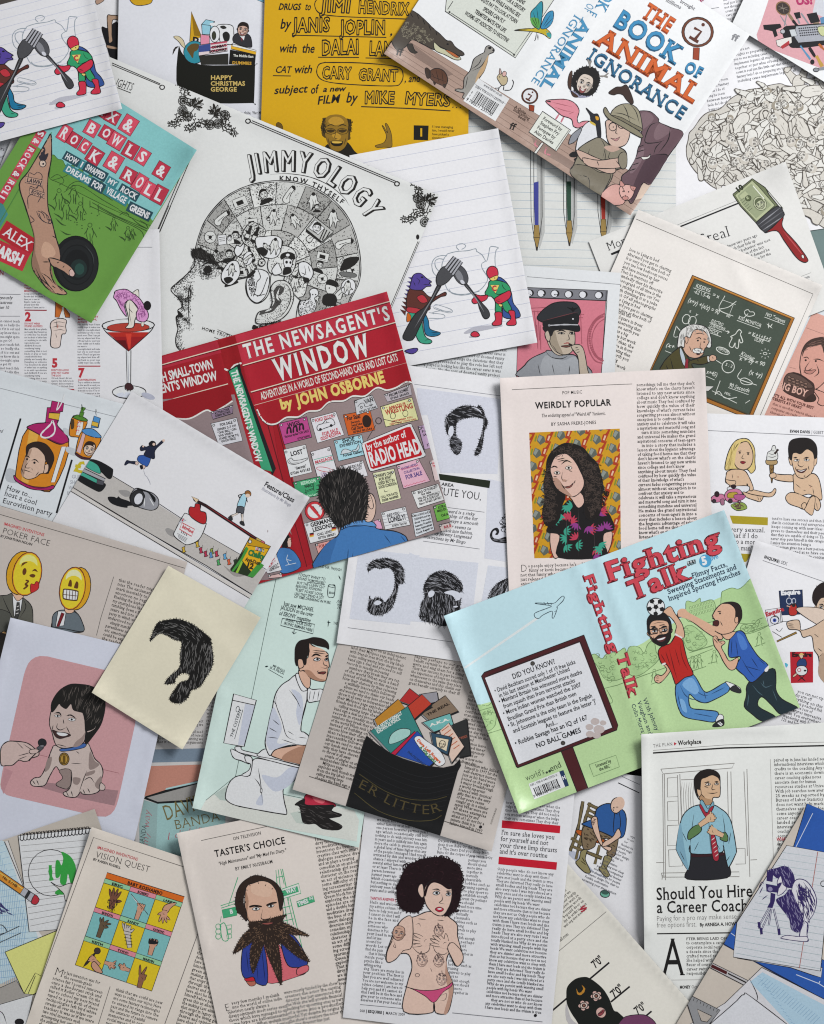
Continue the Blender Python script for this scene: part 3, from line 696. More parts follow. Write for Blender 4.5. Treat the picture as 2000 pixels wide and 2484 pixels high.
el('e8e8ee',110,215,80,20,10);p('dcdce2','90 225 130 205 220 215 235 280 225 370 130 360 110 300',5);el('dcdce2',75,288,42,68,0,5);el('3a3c2c',68,300,17,36,0,4);p('22221f','140 290 170 265 200 290 195 340 160 350',0);p('2b2a28','118 225 150 215 175 235 145 245',0)
p('2f2f33','235 300 300 270 370 300 388 370 370 400 240 360',5);q('e6e0dc','285 300 330 290 320 340');q('8d2430','296 320 308 318 304 352');face(312,248,55,10,'c9a493','241c1a',smile=2)
q('d9c9c9','-60 380 175 345 182 430 -60 470',4)
for i in range(3):q('b2465a',[(40,364+i*30),(178,346+i*28),(180,358+i*28),(40,378+i*30)])
q('3a4a86','-60 384 38 368 40 430 -60 440');tx('COMBAT',50,410,172,392,20,K,.05,1);tx('SOLDIERS',30,446,176,424,20,K,.05,1)
q('d9a92a','215 375 425 430 420 462 212 412',5);q('e6e2d6','235 372 424 424 425 436 218 388',3);q('141311','205 420 420 462 412 548 195 540',4)
tx('The Middle East',230,476,400,486,20,'e0ddd2',.01);tx('DUMMIES',222,540,385,546,24,'c89a34',.02,1);q('2a2924','-60 470 190 450 190 545 -40 545',0)
part('yellow_cylinder');p('c79a1c','-636 -40 -640 0 -600 40 -540 46 -470 30 -450 0 -450 -40',5);part('caption');tx("globe, 'Het M",318,962,462,962,24,'3c3c40',0,1,.15);part('blue_box');q('7fb7cc','430 0 490 0 490 22',4)
# yellow page
on('yellow');fr(1,0);part('hand_lettering','outlined names and joined script');Y='P'
def OUT(t,x0,y0,x1,y1,h):tx(t,x0,y0,x1,y1,h,Y,-.006,0,.05,K,.072,.035,None,.06)
def SCR(t,x0,y0,x1,y1,h):tx(t,x0,y0,x1,y1,h,K,.018,0,.28,None,0,.04)
SCR('DRUGS',610,82,795,84,52);SCR('to',832,84,880,88,64);OUT('JIMI',975,96,1215,104,106);OUT('HENDRIX',1282,108,1705,126,100)
SCR('by',622,240,708,240,82);OUT('JANIS',740,268,1040,266,112);OUT('JOPLIN',1135,284,1510,286,112);SCR(',',1545,296,1570,296,70)
SCR('with',615,440,762,440,70);SCR('the',806,442,912,444,76);OUT('DALAI',975,458,1288,452,118);OUT('LAMA',1375,466,1640,468,112)
SCR('CAT',582,612,715,614,56);SCR('with',740,614,892,616,66);OUT('CARY',978,658,1220,664,96);OUT('GRANT',1285,672,1612,684,92);SCR(', and',1672,690,1800,690,60)
SCR('subject',572,792,850,778,66);SCR('of',880,790,940,786,70);SCR('a new',985,774,1172,766,44);SCR('FILM',935,880,1125,864,68);SCR('by',1178,862,1268,862,84);OUT('MIKE',1335,868,1585,872,98);OUT('MYERS',1675,874,2052,892,96);SCR('. . .',2072,906,2150,910,40)
ln(K,7,'725 296 1520 315','945 482 1290 484','1345 488 1640 494','565 637 715 640');ln(K,8,'1308 898 1736 914 2060 934')
l(K,7,'1736 -14 1000 -24 932 0 918 52 960 112 1100 136 1400 150 1736 162','1000 526 1300 530 1600 560 1660 620 1640 700 1560 724 1200 710 1000 682 936 622 950 546 1010 524',taper=0)
part('laughing_man','duotone photo of a laughing bald man');d,m_,hl='2a210c','8f6c1e','b98d2c'
p('1c170b','1000 1240 1060 1200 1180 1190 1250 1270 1290 1330 1000 1330',0)
p('4f3c12','975 1080 985 1010 1010 990 1200 1000 1225 1030 1215 1130 1200 1180 1000 1160',0);p(m_,'1000 1050 1020 985 1075 965 1140 970 1190 1010 1200 1080 1195 1180 1170 1240 1120 1275 1070 1262 1030 1215 1005 1140',0)
p(hl,'1030 1020 1070 985 1130 990 1165 1030 1120 1050 1060 1050',0);p(hl,'1060 1140 1100 1120 1140 1150 1110 1180',0);p('7a5a18','1005 1140 1040 1200 1060 1262 1030 1215',0)
for x in(1052,1150):p('3a2b0c',[(x-38,1102),(x,1090),(x+36,1100),(x,1118)],0);l(d,7,[(x-42,1068),(x,1050),(x+40,1064)]);el(None,x,1106,44,24,4,4,d)
p('1a1206','1050 1190 1100 1185 1155 1190 1140 1225 1095 1232 1062 1220',0);p('d9b14a','1060 1192 1100 1190 1148 1194 1130 1206 1075 1206',0);l(d,5,'1100 1100 1085 1160 1115 1165','1030 1160 1045 1230','1180 1160 1165 1220');hair(d,'965 1090 985 1000 1015 1000 1005 1130',50,30,80);hair(d,'1195 1000 1235 1020 1222 1130 1200 1120',50,30,80)
p('8a6a22','1430 1225 1500 1200 1520 1140 1485 1060 1500 1070 1530 1120 1510 1045 1530 1050 1560 1120 1568 1190 1562 1240 1500 1240 1440 1242',4,d);p('6a5018','592 1045 610 1030 640 1050 646 1090 600 1076',3,d)
part('drop_cap_box');fr(2,0);q('14120c','15 1055 140 1058 135 1182 14 1178');tx('I',64,1148,92,1148,66,'P',.02)
for i,t in enumerate(('f I was managing','him, I would never','have picked a','documentary')):tx(t,168,1076+i*31,(345,357,310,300)[i],1080+i*31,20,'3a2f10')

# green bowls jacket
on('bowls');fr(0,0);part('sky_print','turquoise sky, hedge line and green field')
nat();q('7fb9b8',[(155,162),(478,364),(368,540),(122,376),(85,352)]);q('3f7f7e',[(-108,588),(0,480),(20,520),(-80,690)])
fr(0,0);p('5d8c3a','425 1420 425 1320 455 1305 490 1340 530 1350 560 1400 620 1390 640 1430 690 1420 720 1480 770 1470 790 1520 860 1530 900 1590 960 1600 990 1660 1060 1690 1110 1760 1200 1800 1290 1860 1270 1900 1100 1830 900 1740 700 1640 500 1540 420 1500',4,'33501f')
part('field_sketch','line drawing of a pavilion and players');g='2f4a22'
l(g,5,'440 1520 560 1480 620 1430 700 1450','540 1620 660 1560 860 1680 1000 1760','560 1600 600 1550 680 1530 830 1610 950 1690','640 1640 640 1720','700 1660 700 1740','760 1690 760 1750','830 1720 830 1790','430 1500 480 1470 520 1490 540 1530 500 1560','760 1560 800 1530 850 1560','820 1740 930 1800 1270 1960 1400 2030',taper=0)
fr(0,1);l(g,5,'760 0 850 40 1000 110 1180 200 1215 262','780 -30 980 80 1240 190','1000 30 1050 60 1090 70','1010 75 1060 50 1100 100','1100 90 1170 150 1240 190','1180 120 1230 150 1250 190',taper=0)
for x,y,s_ in((960,150,1),(1080,230,1.1),(1120,235,.8),(560,30,1.5),(680,40,1.4),(760,230,1.6),(500,-60,1.6),(620,-100,1.4)):
 u=lambda L:[(x+a*s_,y+b*s_)for a,b in L]
 el(None,x,y-44*s_,11*s_,ow=4,oc=g,n=10);l(g,5,u([(-12,-30),(-20,0),(-14,30),(-26,60)]),u([(12,-30),(18,0),(10,30),(16,60)]),u([(-10,-26),(-30,5)]),u([(10,-26),(26,0),(36,20)]),u([(0,0),(2,56)]),taper=0);l(g,10,u([(-70,20),(-36,40),(-20,58)]))
l(g,9,'510 205 560 235 600 240','470 100 520 150 560 165',taper=1)
for i in range(18):el(g,620+R.uniform(-60,240),110+R.uniform(-60,90),6,4)
raise_layer();fr(0,0);part('title_tiles','white letters on red squares, title in rows');A1,A2='b23246','c8485c'
for t in(('E',860,935,100,100,A1),('X',950,985,115,110,A1),('&',1085,1052,125,150,A2),('B',775,1083,110,125,A2),('O',900,1122,110,112,A1),('W',985,1185,128,128,A2),('L',1100,1265,112,132,A1),('S',1203,1320,100,130,A2),('&',1360,1437,112,132,A1),('R',545,1120,92,140,A2),('O',628,1178,105,112,A1),('C',715,1232,80,112,A2),('K',800,1315,122,134,A1),('&',960,1365,128,150,A2),('R',1085,1478,118,120,A1),('O',1180,1538,98,142,A2),('L',1256,1598,110,132,A2),('L',1345,1640,108,150,A1)):
 tile(t[0],t[1],t[2],t[3],t[4],31+R.uniform(-3,3),t[5])
part('subtitle_strips','white words on dark teal strips');B1,B2='23454f','35787f'
for t,x0,y0,x1,y1,h,bg,s_ in(('HOW',545,1330,645,1388,46,B1,1),('I',672,1402,690,1412,46,B2,1),('SWAPPED',716,1424,872,1512,50,B1,0),('MY',905,1535,968,1572,42,B2,1),('ROCK',1012,1606,1140,1680,48,B1,1),('DREAMS',552,1436,750,1550,46,B2,1),('FOR',766,1562,850,1610,52,B1,0),('VILLAGE',890,1622,1052,1716,52,B2,1)):strip(t,x0,y0,x1,y1,h,bg,'e4eaea',.02,s_)
fr(0,1);strip('GREENS',1086,28,1246,108,52,B1,'e4eaea',.03)
part('author_strips','white author name on red strips');strip('ALEX',24,240,236,376,84,'a8222c','e8dcd8',.01,1,.42);strip('MARSH',-90,382,172,500,88,'b22a38','e8dcd8',.05,0,.42)
fr(0,0);part('spine_title','red title tiles on the spine');
for i,ch in enumerate('S&ROCK&ROLL'):
 t=(0,1.3,2.7,3.6,4.5,5.4,6.7,8.1,9,9.9,10.7)[i]/10.7;x,y=345-330*t,1125+545*t;tile(ch,x,y,74,74,121,(A1,A2)[i%2],'e8dcd8',.02,i%2,0)
ln('4a7a3a',6,'437 1115 250 1440 102 1700 -10 1890')
raise_layer();fr(0,1);part('black_bowl');el('161618',640,484,190,232,0,6,'0c0c0d',36)
for r_,c_ in((.93,'1e1f20'),(.74,'131415'),(.7,'1c1e1f'),(.56,'141516')):el(c_,650,494,190*r_,232*r_)
el('1d2b29',665,525,70,78);el('27453e',672,530,40,48);l('3c4040',6,'720 330 780 410 795 500',taper=1)
raise_layer();part('tattooed_arm','tattooed forearm and hand gripping the bowl');sk,dk='ab8570','8c6b58'
arm=p(sk,'430 -606 437 -500 432 -380 405 -230 405 0 440 130 472 260 500 350 512 420 500 470 440 480 425 540 455 640 530 700 565 735 520 745 440 720 380 670 330 610 285 540 270 470 285 370 290 250 250 110 215 0 165 -180 240 -290 330 -440 400 -560',8)
p(dk,'250 110 285 200 300 300 300 400 330 500 360 600 420 690 470 735 430 720 380 670 330 610 285 540 270 470 285 370 290 250',0);p('c09a82','380 300 440 330 470 400 420 440 360 420 350 360',0)
p(sk,'412 440 470 445 550 478 610 522 634 570 622 594 585 588 540 552 480 520 440 500',7);p('c9a8a0','585 548 608 530 632 566 618 592 590 584',4);p(dk,'425 480 440 540 460 640 500 690 480 660 430 560',0);l(K,8,'345 560 400 650 470 735','300 520 370 660 440 720','425 470 410 440','360 470 420 470');l(K,6,'420 455 430 520 425 560','330 600 380 640 420 680','440 670 470 690','500 690 530 715','480 480 500 470','530 520 545 500','440 250 480 270','350 560 410 600 450 650')
part('tattoos');t_='2c2a33'
fr(0,0);p(t_,'365 1230 385 1260 380 1300 410 1290 395 1340 372 1360 345 1355 328 1320 345 1300 340 1260 360 1280',0);el('c9b3a2',362,1378,28,28,0,6,t_);el(t_,366,1380,9)
for dx,dy in((300,1480),(310,1595)):l(t_,5,[(dx-60,dy+10),(dx-50,dy-25),(dx-10,dy-10),(dx+20,dy-30),(dx+55,dy-5),(dx+50,dy+40),(dx+10,dy+110)],taper=0)
for t,x0,y0,x1,y1,h in(('LAWN',225,1530,350,1560,34),('BOWLS',262,1625,365,1665,30)):
 q('b3907c',[(x0-12,y0+8),(x1+12,y1+8),(x1+14,y1-h-10),(x0-8,y0-h-10)],4,t_);tx(t,x0,y0,x1,y1,h,t_,.02,1)
fr(0,1);l(t_,5,'310 45 330 90 370 130 430 150','320 40 360 60 380 100','350 40 390 70 400 110','380 60 410 90 420 130','330 60 350 110 390 140','255 80 290 120 260 140','400 110 430 120 435 145','240 20 235 -60 250 -90 280 -100',taper=0);el(None,425,130,16,ow=4,oc=t_)
raise_layer()
on('party');nat();part('text_column');body('of the winners swapped me a party in aid of winning new proceeds with So every night the first time',-60,345,17,150,19,12,9,'55555c')
# cocktail page
on('cocktail');fr(0,1);rd='b0303a'
part('text_columns','numbered columns of small print with red heads');
body('st Of column cannot teach fish gadget up so badly the reader even if it is out and the more they know this is great with one-night spina the son of me got',-120,975,1,290,33,14,21,'44444c')
for i,t in enumerate(('outrageously','disastrous','other 10')):tx(t,(-95,-30,-35)[i],782+i*41,(108,106,78)[i],784+i*41,26,'2c2c30',0,1,.2)
ln('6a6a70',4,'-60 740 175 744','-60 927 172 927');tx('WOMEN',-150,580,34,582,44,rd,0);
W='Men should dress plainly and neatly like Humphrey or orthodox You should not be afraid of either hats or anything to do with reproduction and childbirth If you are considering buying something that is not black or grey or navy consult'
T=lambda x,y,L:[tx(t,x,y+23*i,x+w_,y+23*i+1,15,rd,.012)for i,(t,w_)in enumerate(L)]
T(205,676,(('WASH',70),('THAT SU',100),('MIGHT LICK',115)));body('I suspect you already know this because I have yet to see an Esquire reader',205,745,0,172,23,6,15,'44444c',0);ln('8a2430',8,'210 876 396 878');tx('2',214,966,265,966,70,rd,.05,1)
T(208,996,(('DO NOT WEAR',130),('STUPID OUTFITS',152)));body(W,208,1044,0,188,23,20,15,'44444c',0)
tx('5',440,1356,490,1356,70,rd,.05,1);T(434,1388,(("DON'T DO A POO",148),('AND NOT CLEAN',150),('THE LOO',82)));body('Oh look Great I did not want to him before',434,1456,0,188,23,4,15,'44444c',0);ln('a02c38',8,'575 1543 628 1545')
T(655,938,(('WITH RUN BY',175),('MENS MEN,',165),('ALWAYS',80)));body('No cuddly toys I hate cuddly toys It makes me want to one-night-stand and make her cry so very much more Then I can get into my adapted and drive off I say back no your toys',655,1004,0,190,23,15,15,'44444c',0);ln('a02c38',8,'660 1348 848 1348');tx('7',662,1440,712,1440,72,rd,.05,1)
T(658,1470,(('CONVERSATION',150),));body('Try to exhibit an interest in the world around you even if it is big and blurry It would be nice if',658,1492,0,185,23,6,15,'44444c',0);ln('7a7a80',4,'1160 346 1285 346')
part('ice_lolly_hand','hand holding an orange lolly');q('b8642a','470 800 535 840 590 910 590 938 555 938 530 860 500 938 466 936',5);ln('d8d0c8',14,'532 850 535 960');p('d6bfb6','430 1180 435 1060 425 1010 440 970 500 945 560 960 555 1010 560 1050 550 1075 525 1080 515 1130 500 1190',6);l(K,4,'445 985 500 975 555 985','440 1020 500 1010 555 1020','450 1050 510 1040 548 1050','480 960 480 1030','470 1070 480 1110');l('a8402a',6,'490 990 488 1030')
part('cocktail_glass','martini glass of red drink')
el('dfe1ea',1090,1566,142,54,0,7);el('c3c6d2',1060,1590,80,22);el('a8aab8',1250,1600,60,24,20);q('d4d6e0','1065 1215 1105 1215 1102 1560 1075 1560',5);l('8d8f9c',5,'1078 1230 1086 1540');p('3c2024','1060 1500 1085 1490 1115 1505 1125 1540 1085 1552 1055 1540',4)
q('8f1a1e','905 1062 1265 1062 1090 1220 1080 1220',0);q('a8281f','905 1062 1265 1062 1225 1100 945 1100');q('5a0e12','980 1130 1060 1130 1085 1216');q('c23a2c','1060 1075 1110 1075 1100 1200 1085 1200')
el('dcdde6',1082,1005,222,54,-1,7);el('a63a2e',1082,1022,180,38,-1,4);l(K,6,'862 1000 900 1065 1085 1222','1303 1000 1260 1065 1085 1222',taper=0);l('e8e8f0',7,'900 985 1000 960 1150 956')
raise_layer();part('bending_dancer','dancer bent forward in a pink ruffled skirt')
p('dccabf','1060 830 1100 790 1160 860 1165 900 1140 950 1125 1020 1060 1026 1085 990 1080 920',6);l(K,4,'1095 800 1092 900 1110 1000','1085 860 1120 900');p('dccabf','1110 740 1165 702 1172 780 1160 830 1150 750',5);p('dccabf','1195 960 1215 960 1212 1010 1192 1008',4)
p('c98cbb','965 740 980 712 1060 700 1120 735 1180 780 1230 860 1252 910 1245 950 1215 975 1160 960 1150 900 1165 860 1100 790 1050 830 1070 930 1020 870 985 800 960 770',6);l('7a3f72',5,'990 720 1010 800 1060 870','1030 710 1050 770 1090 760','1180 800 1200 880 1190 950','1210 850 1225 940','980 760 1030 850','1130 760 1190 850','1165 900 1180 960');curls('8a4c80','970 740 1060 705 1180 785 1240 920 1200 960 1160 860 1100 785 1050 830 1060 900',50,14,4);el('1a1518',1243,838,32,40,0,0)

# folded head print
on('jimmy');J='22201e'
fr(1,0);part('title','outlined block letters on a curve');tp('JIMMYOLOGY','372 1474 520 1448 690 1438 850 1456 960 1500 1080 1580 1200 1668 1290 1752 1352 1846',168,'P',.0,0,J,.026,(16,6,J),kx=158,trk=.14)
part('subtitle');tp('KNOW THYSELF','618 1522 720 1526 830 1546 960 1598 1060 1660 1146 1722',40,J,.028,0,trk=.18);l(J,5,'540 1468 700 1463 880 1492 1040 1562 1160 1660 1208 1732',taper=1)
fr(1,1);part('side_words');tx('HOME TRUTHS',-36,1040,232,1122,26,J,.015,trk=.12);ln(J,4,'98 1040 330 1136','70 1104 300 1200');part('panel_heading');fr(0,0);tx('IGHTS',968,722,1112,766,66,J,.0,1,.25);ln(J,6,'990 738 1104 783')
part('border_line');fr(0,0)
for a in('945 530 1352 706','945 546 1350 716'):ln(J,6,a)
part('border_line');fr(1,0);ln(J,6,'388 1016 1602 1528','380 1030 1596 1542');part('border_line');fr(2,1);ln(J,5,'62 298 -190 900','50 298 -200 890');part('border_line');fr(0,0);ln(J,6,'1640 1260 1300 2060','1620 1250 1290 2030');fr(0,1);ln(J,5,'1440 0 1350 215','1425 -5 1335 205')
for c_,r_,O,segs in((0,0,(1640,890),((1590,830,200,9,30),(1610,950,106,9,28))),(1,0,(80,960),((130,975,14,8,30),(30,1020,118,9,28))),(2,0,(135,1690),((80,1660,200,8,26),(130,1760,108,10,28)))):
 part('corner_scroll','black floral scrollwork in a corner');fr(c_,r_)
 for i,(x,y,a,n,st)in enumerate(segs):vine(x,y,a,n,st,55,11+i+c_*5)
 tulip(*O,(-35,-100,-20)[c_],88);tulip(O[0]-20,O[1]+10,(-80,-50,-70)[c_],70)
 for dx,dy in(((-95,-40),(-55,90),(-100,40)),((80,10),(-45,90),(25,80)),((-85,-20),(-25,180),(-60,30)))[c_]:rosette(O[0]+dx,O[1]+dy,40)
 l(J,6,*[[(O[0],O[1]),((O[0]+s_[0])/2+18,(O[1]+s_[1])/2-14),s_[:2]]for s_ in segs],taper=0)
part('border_ends');fr(0,0);el(None,1368,735,20,18,0,8,J);fr(1,0);el(None,355,1020,20,18,0,8,J);el(None,1610,1548,20,18,0,8,J);fr(2,1);el(J,48,260,14,22)
fr(1,1);raise_layer();part('brain_panels','head full of small stippled pictures');lt='d3d3d0'
C0=np.array((540.,560.))
out=smooth(pts('-90 396 -36 184 64 24 224 -116 464 -200 744 -210 984 -118 1164 44 1262 240 1304 470 1290 640 1215 800 1140 1000 800 1010 770 860 830 700 790 560 700 545 560 560 535 720 480 800 410 815 345 740 340 640 380 540 400 515 290 470 280 600 205 668 135 630 135 550 90 440 0 370'),True,6)
xy,t=tess(out);add(N(xy),t,lt);ribbon(out,7,True,J)
def ray(th):
 d=np.array((math.cos(th),math.sin(th)));best=0
 for i in range(len(out)):
  a,b=out[i]-C0,out[(i+1)%len(out)]-C0;e=b-a;dn=d[0]*e[1]-d[1]*e[0]
  if abs(dn)<1e-9:continue
  tt=(a[0]*e[1]-a[1]*e[0])/dn;u=(a[0]*d[1]-a[1]*d[0])/dn
  if 0<=u<=1 and tt>best:best=tt
 return best
cells=[]
for k0,k1,n,off in((.74,.985,13,0),(.46,.74,10,.12),(.18,.46,7,.3)):
 A0,A1_=math.radians(-195),math.radians(42)
 for i in range(n):
  a,b=A0+(A1_-A0)*(i+off)/(n+off),A0+(A1_-A0)*(i+1+off)/(n+off)
  P=[C0+k1*ray(x)*np.array((math.cos(x),math.sin(x)))for x in np.linspace(a,b,6)]+[C0+k0*ray(x)*np.array((math.cos(x),math.sin(x)))for x in np.linspace(b,a,6)]
  P=np.array(P);cells.append(P);q(R.choice(('c6c6c2','b2b1ad','d6d6d2','9d9c98')),P);ribbon(P,6,True,J)
  c=P.mean(0);g0=R.uniform(0,6.28);gd=np.array((math.cos(g0),math.sin(g0)));ext=np.abs((P-c)@gd).max()
  m=R.random()
  stip(J,P,int(220+330*m),4.4,lambda x,y:np.clip(((np.array((x,y))-c)@gd/ext+1)/2,0,1)**1.6*(.5+m));stip(J,P,60,3.4)
part('panel_figures','tiny ink drawings inside the head')
def mini(kind,x,y,s_,a=0):
 ca,sa=math.cos(math.radians(a)),math.sin(math.radians(a));f=lambda L:[(x+(u*ca-v*sa)*s_,y+(u*sa+v*ca)*s_)for u,v in L]
 W_='cfcfcb'
 if kind==0:face(x,y-s_*.1,s_*.55,a,W_,J,J,J,4);p(J,f([(-.8,1),(-.5,.55),(0,.5),(.5,.55),(.8,1)]),0)
 elif kind==1:p(J,f([(-.16,-1),(.16,-1),(.2,-.3),(.32,0),(.32,1),(-.32,1),(-.32,0),(-.2,-.3)]),0);q(W_,f([(-.25,.2),(.25,.2),(.25,.7),(-.25,.7)]))
 elif kind==2:p(W_,f([(-.3,-.9),(.3,-.9),(.5,-.2),(.9,.1),(.5,.2),(.4,1),(.1,.2),(-.3,1),(-.45,0),(-.8,.2),(-.5,-.3)]),5,J);el(J,*f([(0,-1)])[0],.22*s_);l(J,4,f([(-.2,-.5),(0,0),(-.1,.4)]),f([(.2,-.4),(.3,.1)]))
 elif kind==3:q(W_,f([(-.9,-.5),(.7,-.7),(.9,.5),(-.7,.7)]),5,J);q(J,f([(-.5,-.2),(.3,-.3),(.4,.2),(-.4,.3)]));l(J,4,f([(-.8,.5),(.8,.3)]))
 elif kind==4:el(W_,x,y,s_*.7,ow=5,oc=J);l(J,5,f([(-.5,-.3),(0,-.1),(.5,-.3)]),f([(-.4,.4),(0,.2),(.4,.4)]));el(J,x,y,s_*.2)
 else:p(W_,f([(-.9,.4),(-.3,-.2),(.6,-.8),(.9,-.5),(.1,.2),(-.2,.9),(-.7,.9)]),5,J);l(J,5,f([(-.3,.3),(.3,-.2)]),f([(-.5,.5),(-.2,.2)]));p(J,f([(.5,-.8),(.95,-.6),(.8,-.2)]),0)
kinds=[0,2,4,5,3,0,5,2,2,5,1,5,2,3,0,0,3,2,2,5,3,4,2,2,1,2,0,4,5,2]
for i,P in enumerate(cells):
 c=P.mean(0);mini(R.choice((0,0,2,3,5,5,1)),c[0]+R.uniform(-22,22),c[1]+R.uniform(-22,22),36,R.uniform(-60,60));mini(kinds[i%30],c[0],c[1],72 if i<13 else 62,R.uniform(-25,25))
 if i in(1,7):mini(0,c[0]+30,c[1]+40,40)
raise_layer();part('key_figures','television, pirate skull, wrestler, officer and bottles')
q('b4b4b0','925 95 1075 215 975 300 845 195',7,J);q('dcdcd8','920 115 1000 185 945 240 865 185',6,J);face(935,180,40,15,'dcdcd8',J,J,J,4);l(J,8,'1000 190 960 280','1020 200 980 285','1045 215 1000 290',taper=0);q(J,'845 195 975 300 968 312 840 215');q('565654','1075 215 1072 240 975 318 975 300')
p(lt,'520 500 540 420 600 350 680 335 750 380 760 450 740 540 690 590 600 575 540 560',6,J);stip(J,'520 500 560 400 680 335 755 400 740 545 600 575',200,4.5,lambda x,y:.8 if x>720 or x<600 else.3)
p(J,'625 430 640 400 690 385 740 400 755 440 735 450 680 432 640 450',0);el('dcdcd8',690,412,16,12);p('dcdcd8','655 450 700 440 728 460 725 500 705 530 680 540 660 500',6,J);el(J,680,472,11,13);el(J,712,475,9,12);p(J,'660 520 710 515 720 560 650 580',0);p('dcdcd8','555 540 600 480 620 500 640 560 580 580',6,J)
p('e0e0dc','785 480 840 470 890 510 905 570 880 620 850 640 830 600 800 590 780 540',7,J);l(J,5,'830 500 840 560 820 590','860 500 880 560','800 560 850 580');p(J,'820 600 870 610 860 640 830 645',0)
p(J,'1015 640 1040 615 1090 630 1118 660 1105 680 1020 660',0);p('d0d0cc','1012 660 1095 682 1090 720 1050 745 1015 720',5,J);el(J,1040,690,6);p(J,'985 760 1030 735 1085 745 1105 790 1080 840 990 830',0)
p('e2e2de','782 860 800 800 870 785 880 740 870 720 900 692 940 705 945 750 915 775 930 830 900 900 800 925',6,J);el(J,900,745,6);el(J,925,745,6);stip(J,'782 860 800 800 880 785 925 830 900 900 800 925',160,4.5)
p('cacac6','300 250 370 140 440 150 500 200 490 250 420 340 340 330',6,J);stip(J,'300 250 370 140 440 150 500 210 420 340 340 330',300,4.5);mini(1,360,225,62,22);mini(1,420,240,66,22)
p('e0e0dc','420 270 500 255 590 250 640 290 620 400 560 440 480 420 430 350',6,J);mini(2,575,345,66,10);mini(2,510,350,40,-30)
q('e0e0dc','100 245 170 240 175 320 105 330',5,J);q('d6d6d2','170 235 230 245 240 310 180 325',5,J);face(200,270,24,0,'dcdcd8',J,J,J,3);l(J,4,'110 265 160 260','110 280 160 275','115 295 160 290',taper=0)
p('dededa','240 380 260 330 290 340 320 310 320 360 290 410 260 420',7,J);p('e2e2de','340 640 380 560 440 530 520 560 535 640 500 760 430 815 360 760',7,J);l(J,6,'440 540 460 600 430 640 420 700 400 760','400 740 460 745 520 600','430 760 500 740',taper=0);stip(J,'350 640 400 560 420 700 380 760',200,4.5);p(J,'345 600 390 545 420 550 380 600',0)
p('e2e2de','135 560 200 470 270 470 285 580 210 665 140 630',6,J);mini(2,215,540,50,10);p(J,'150 610 200 595 230 620 180 655',0);p(J,'430 360 480 345 520 380 500 420 450 400',0);mini(0,960,500,58,20);p(J,'1180 440 1290 430 1250 500 1150 545 1130 525',0);p('6a6a68','1130 555 1230 560 1270 580 1250 600 1150 590',4,J)
for i in range(3):el('dededa',*((470,475,30,34),(355,440,40,60),(1200,680,60,70))[i],20,5,J);
mini(4,470,475,40);mini(5,355,440,46);mini(2,1190,690,55,10)
raise_layer();part('stippled_face','stippled profile with nose, lips, brow and ear');fr(0,1)
prof='1640 360 1622 400 1640 440 1640 500 1580 570 1500 640 1448 688 1450 722 1500 770 1530 800 1534 850 1500 876 1506 912 1486 934 1492 990 1500 1040 1482 1110 1490 1180 1535 1232'
l(J,7,prof,taper=0);pr=pts('1640 440 1640 500 1580 570 1500 640 1448 688 1450 722 1500 770 1530 800 1534 850 1500 876 1506 912 1486 934 1492 990 1500 1040 1482 1110 1490 1180 1535 1232')
def near(x,y,P=pr,w_=70):d=np.hypot(P[:,0]-x,P[:,1]-y).min();return max(0,1-d/w_)**1.5*.95
prof_s=smooth(pr,False,6)
stip(J,'1640 440 1760 440 1700 640 1600 760 1620 880 1600 1060 1580 1240 1535 1232 1490 1180 1482 1110 1500 1040 1486 934 1506 912 1534 850 1500 770 1448 690 1580 570',3800,3.4,lambda x,y:near(x,y,prof_s))
for L in('1545 700 1590 690 1610 720 1600 770 1570 780','1500 760 1550 790 1590 785','1530 935 1570 960 1585 990','1610 640 1590 740 1590 860 1600 1030'):
 l(J,7,L);Q_=smooth(pts(L),False,5);lo,hi=Q_.min(0)-40,Q_.max(0)+40;stip(J,[(lo[0],lo[1]),(hi[0],lo[1]),(hi[0],hi[1]),(lo[0],hi[1])],620,3.4,lambda x,y:near(x,y,Q_,42))
p(J,'1502 880 1530 900 1545 930 1520 935 1490 930 1508 912',0);stip(J,'1640 420 1900 380 1830 520 1700 600 1640 560',1300,3.4,lambda x,y:.55 if y<470 else.25)
fr(1,1);p('3b3937','-100 372 -40 360 40 410 100 480 120 520 60 470 0 440 -60 430 -110 420',0);hair(J,'-116 370 -40 355 60 420 125 525 40 470 -60 440 -118 430',160,44,62,5);l(J,9,'-40 520 0 480 50 480 90 520','-30 560 20 580 60 560');p(J,'-20 530 20 500 50 520 40 560 0 565',0);stip(J,'-60 470 60 450 130 560 80 610 -40 620',600,3.4,lambda x,y:.5)
p('cfcfcb','545 700 580 640 640 625 700 650 735 720 735 800 690 900 620 960 540 985 440 990 420 960 440 900 480 880 540 860 560 800',7,J);p('4a4846','570 720 610 668 660 690 640 740 610 760 640 800 600 850 560 890 500 905 450 918 470 880 540 860 580 800',0);l('d8d8d4',12,'620 690 600 760 620 800','560 860 500 890',taper=1);l(J,6,'600 660 680 660 715 740 700 830 640 920 560 960');stip(J,'545 700 640 625 735 720 735 800 620 960 440 990 420 960 540 860',1000,3.4,lambda x,y:.5)
p(J,'390 1035 400 1000 430 1010 440 1035',0);stip(J,'400 1030 470 990 640 960 600 1010 480 1040',200,4.6)

def barcode(x,y,a,w_,h,seed,c=K):
 Q=random.Random(seed);ux,uy=math.cos(math.radians(a)),math.sin(math.radians(a));t=0
 while t<w_:
  b=Q.choice((3,3,6,9));f=lambda u,v:(x+u*ux+v*uy,y+u*uy-v*ux);q(c,[f(t,0),f(t+b,0),f(t+b,h),f(t,h)]);t+=b+Q.choice((4,5,8))
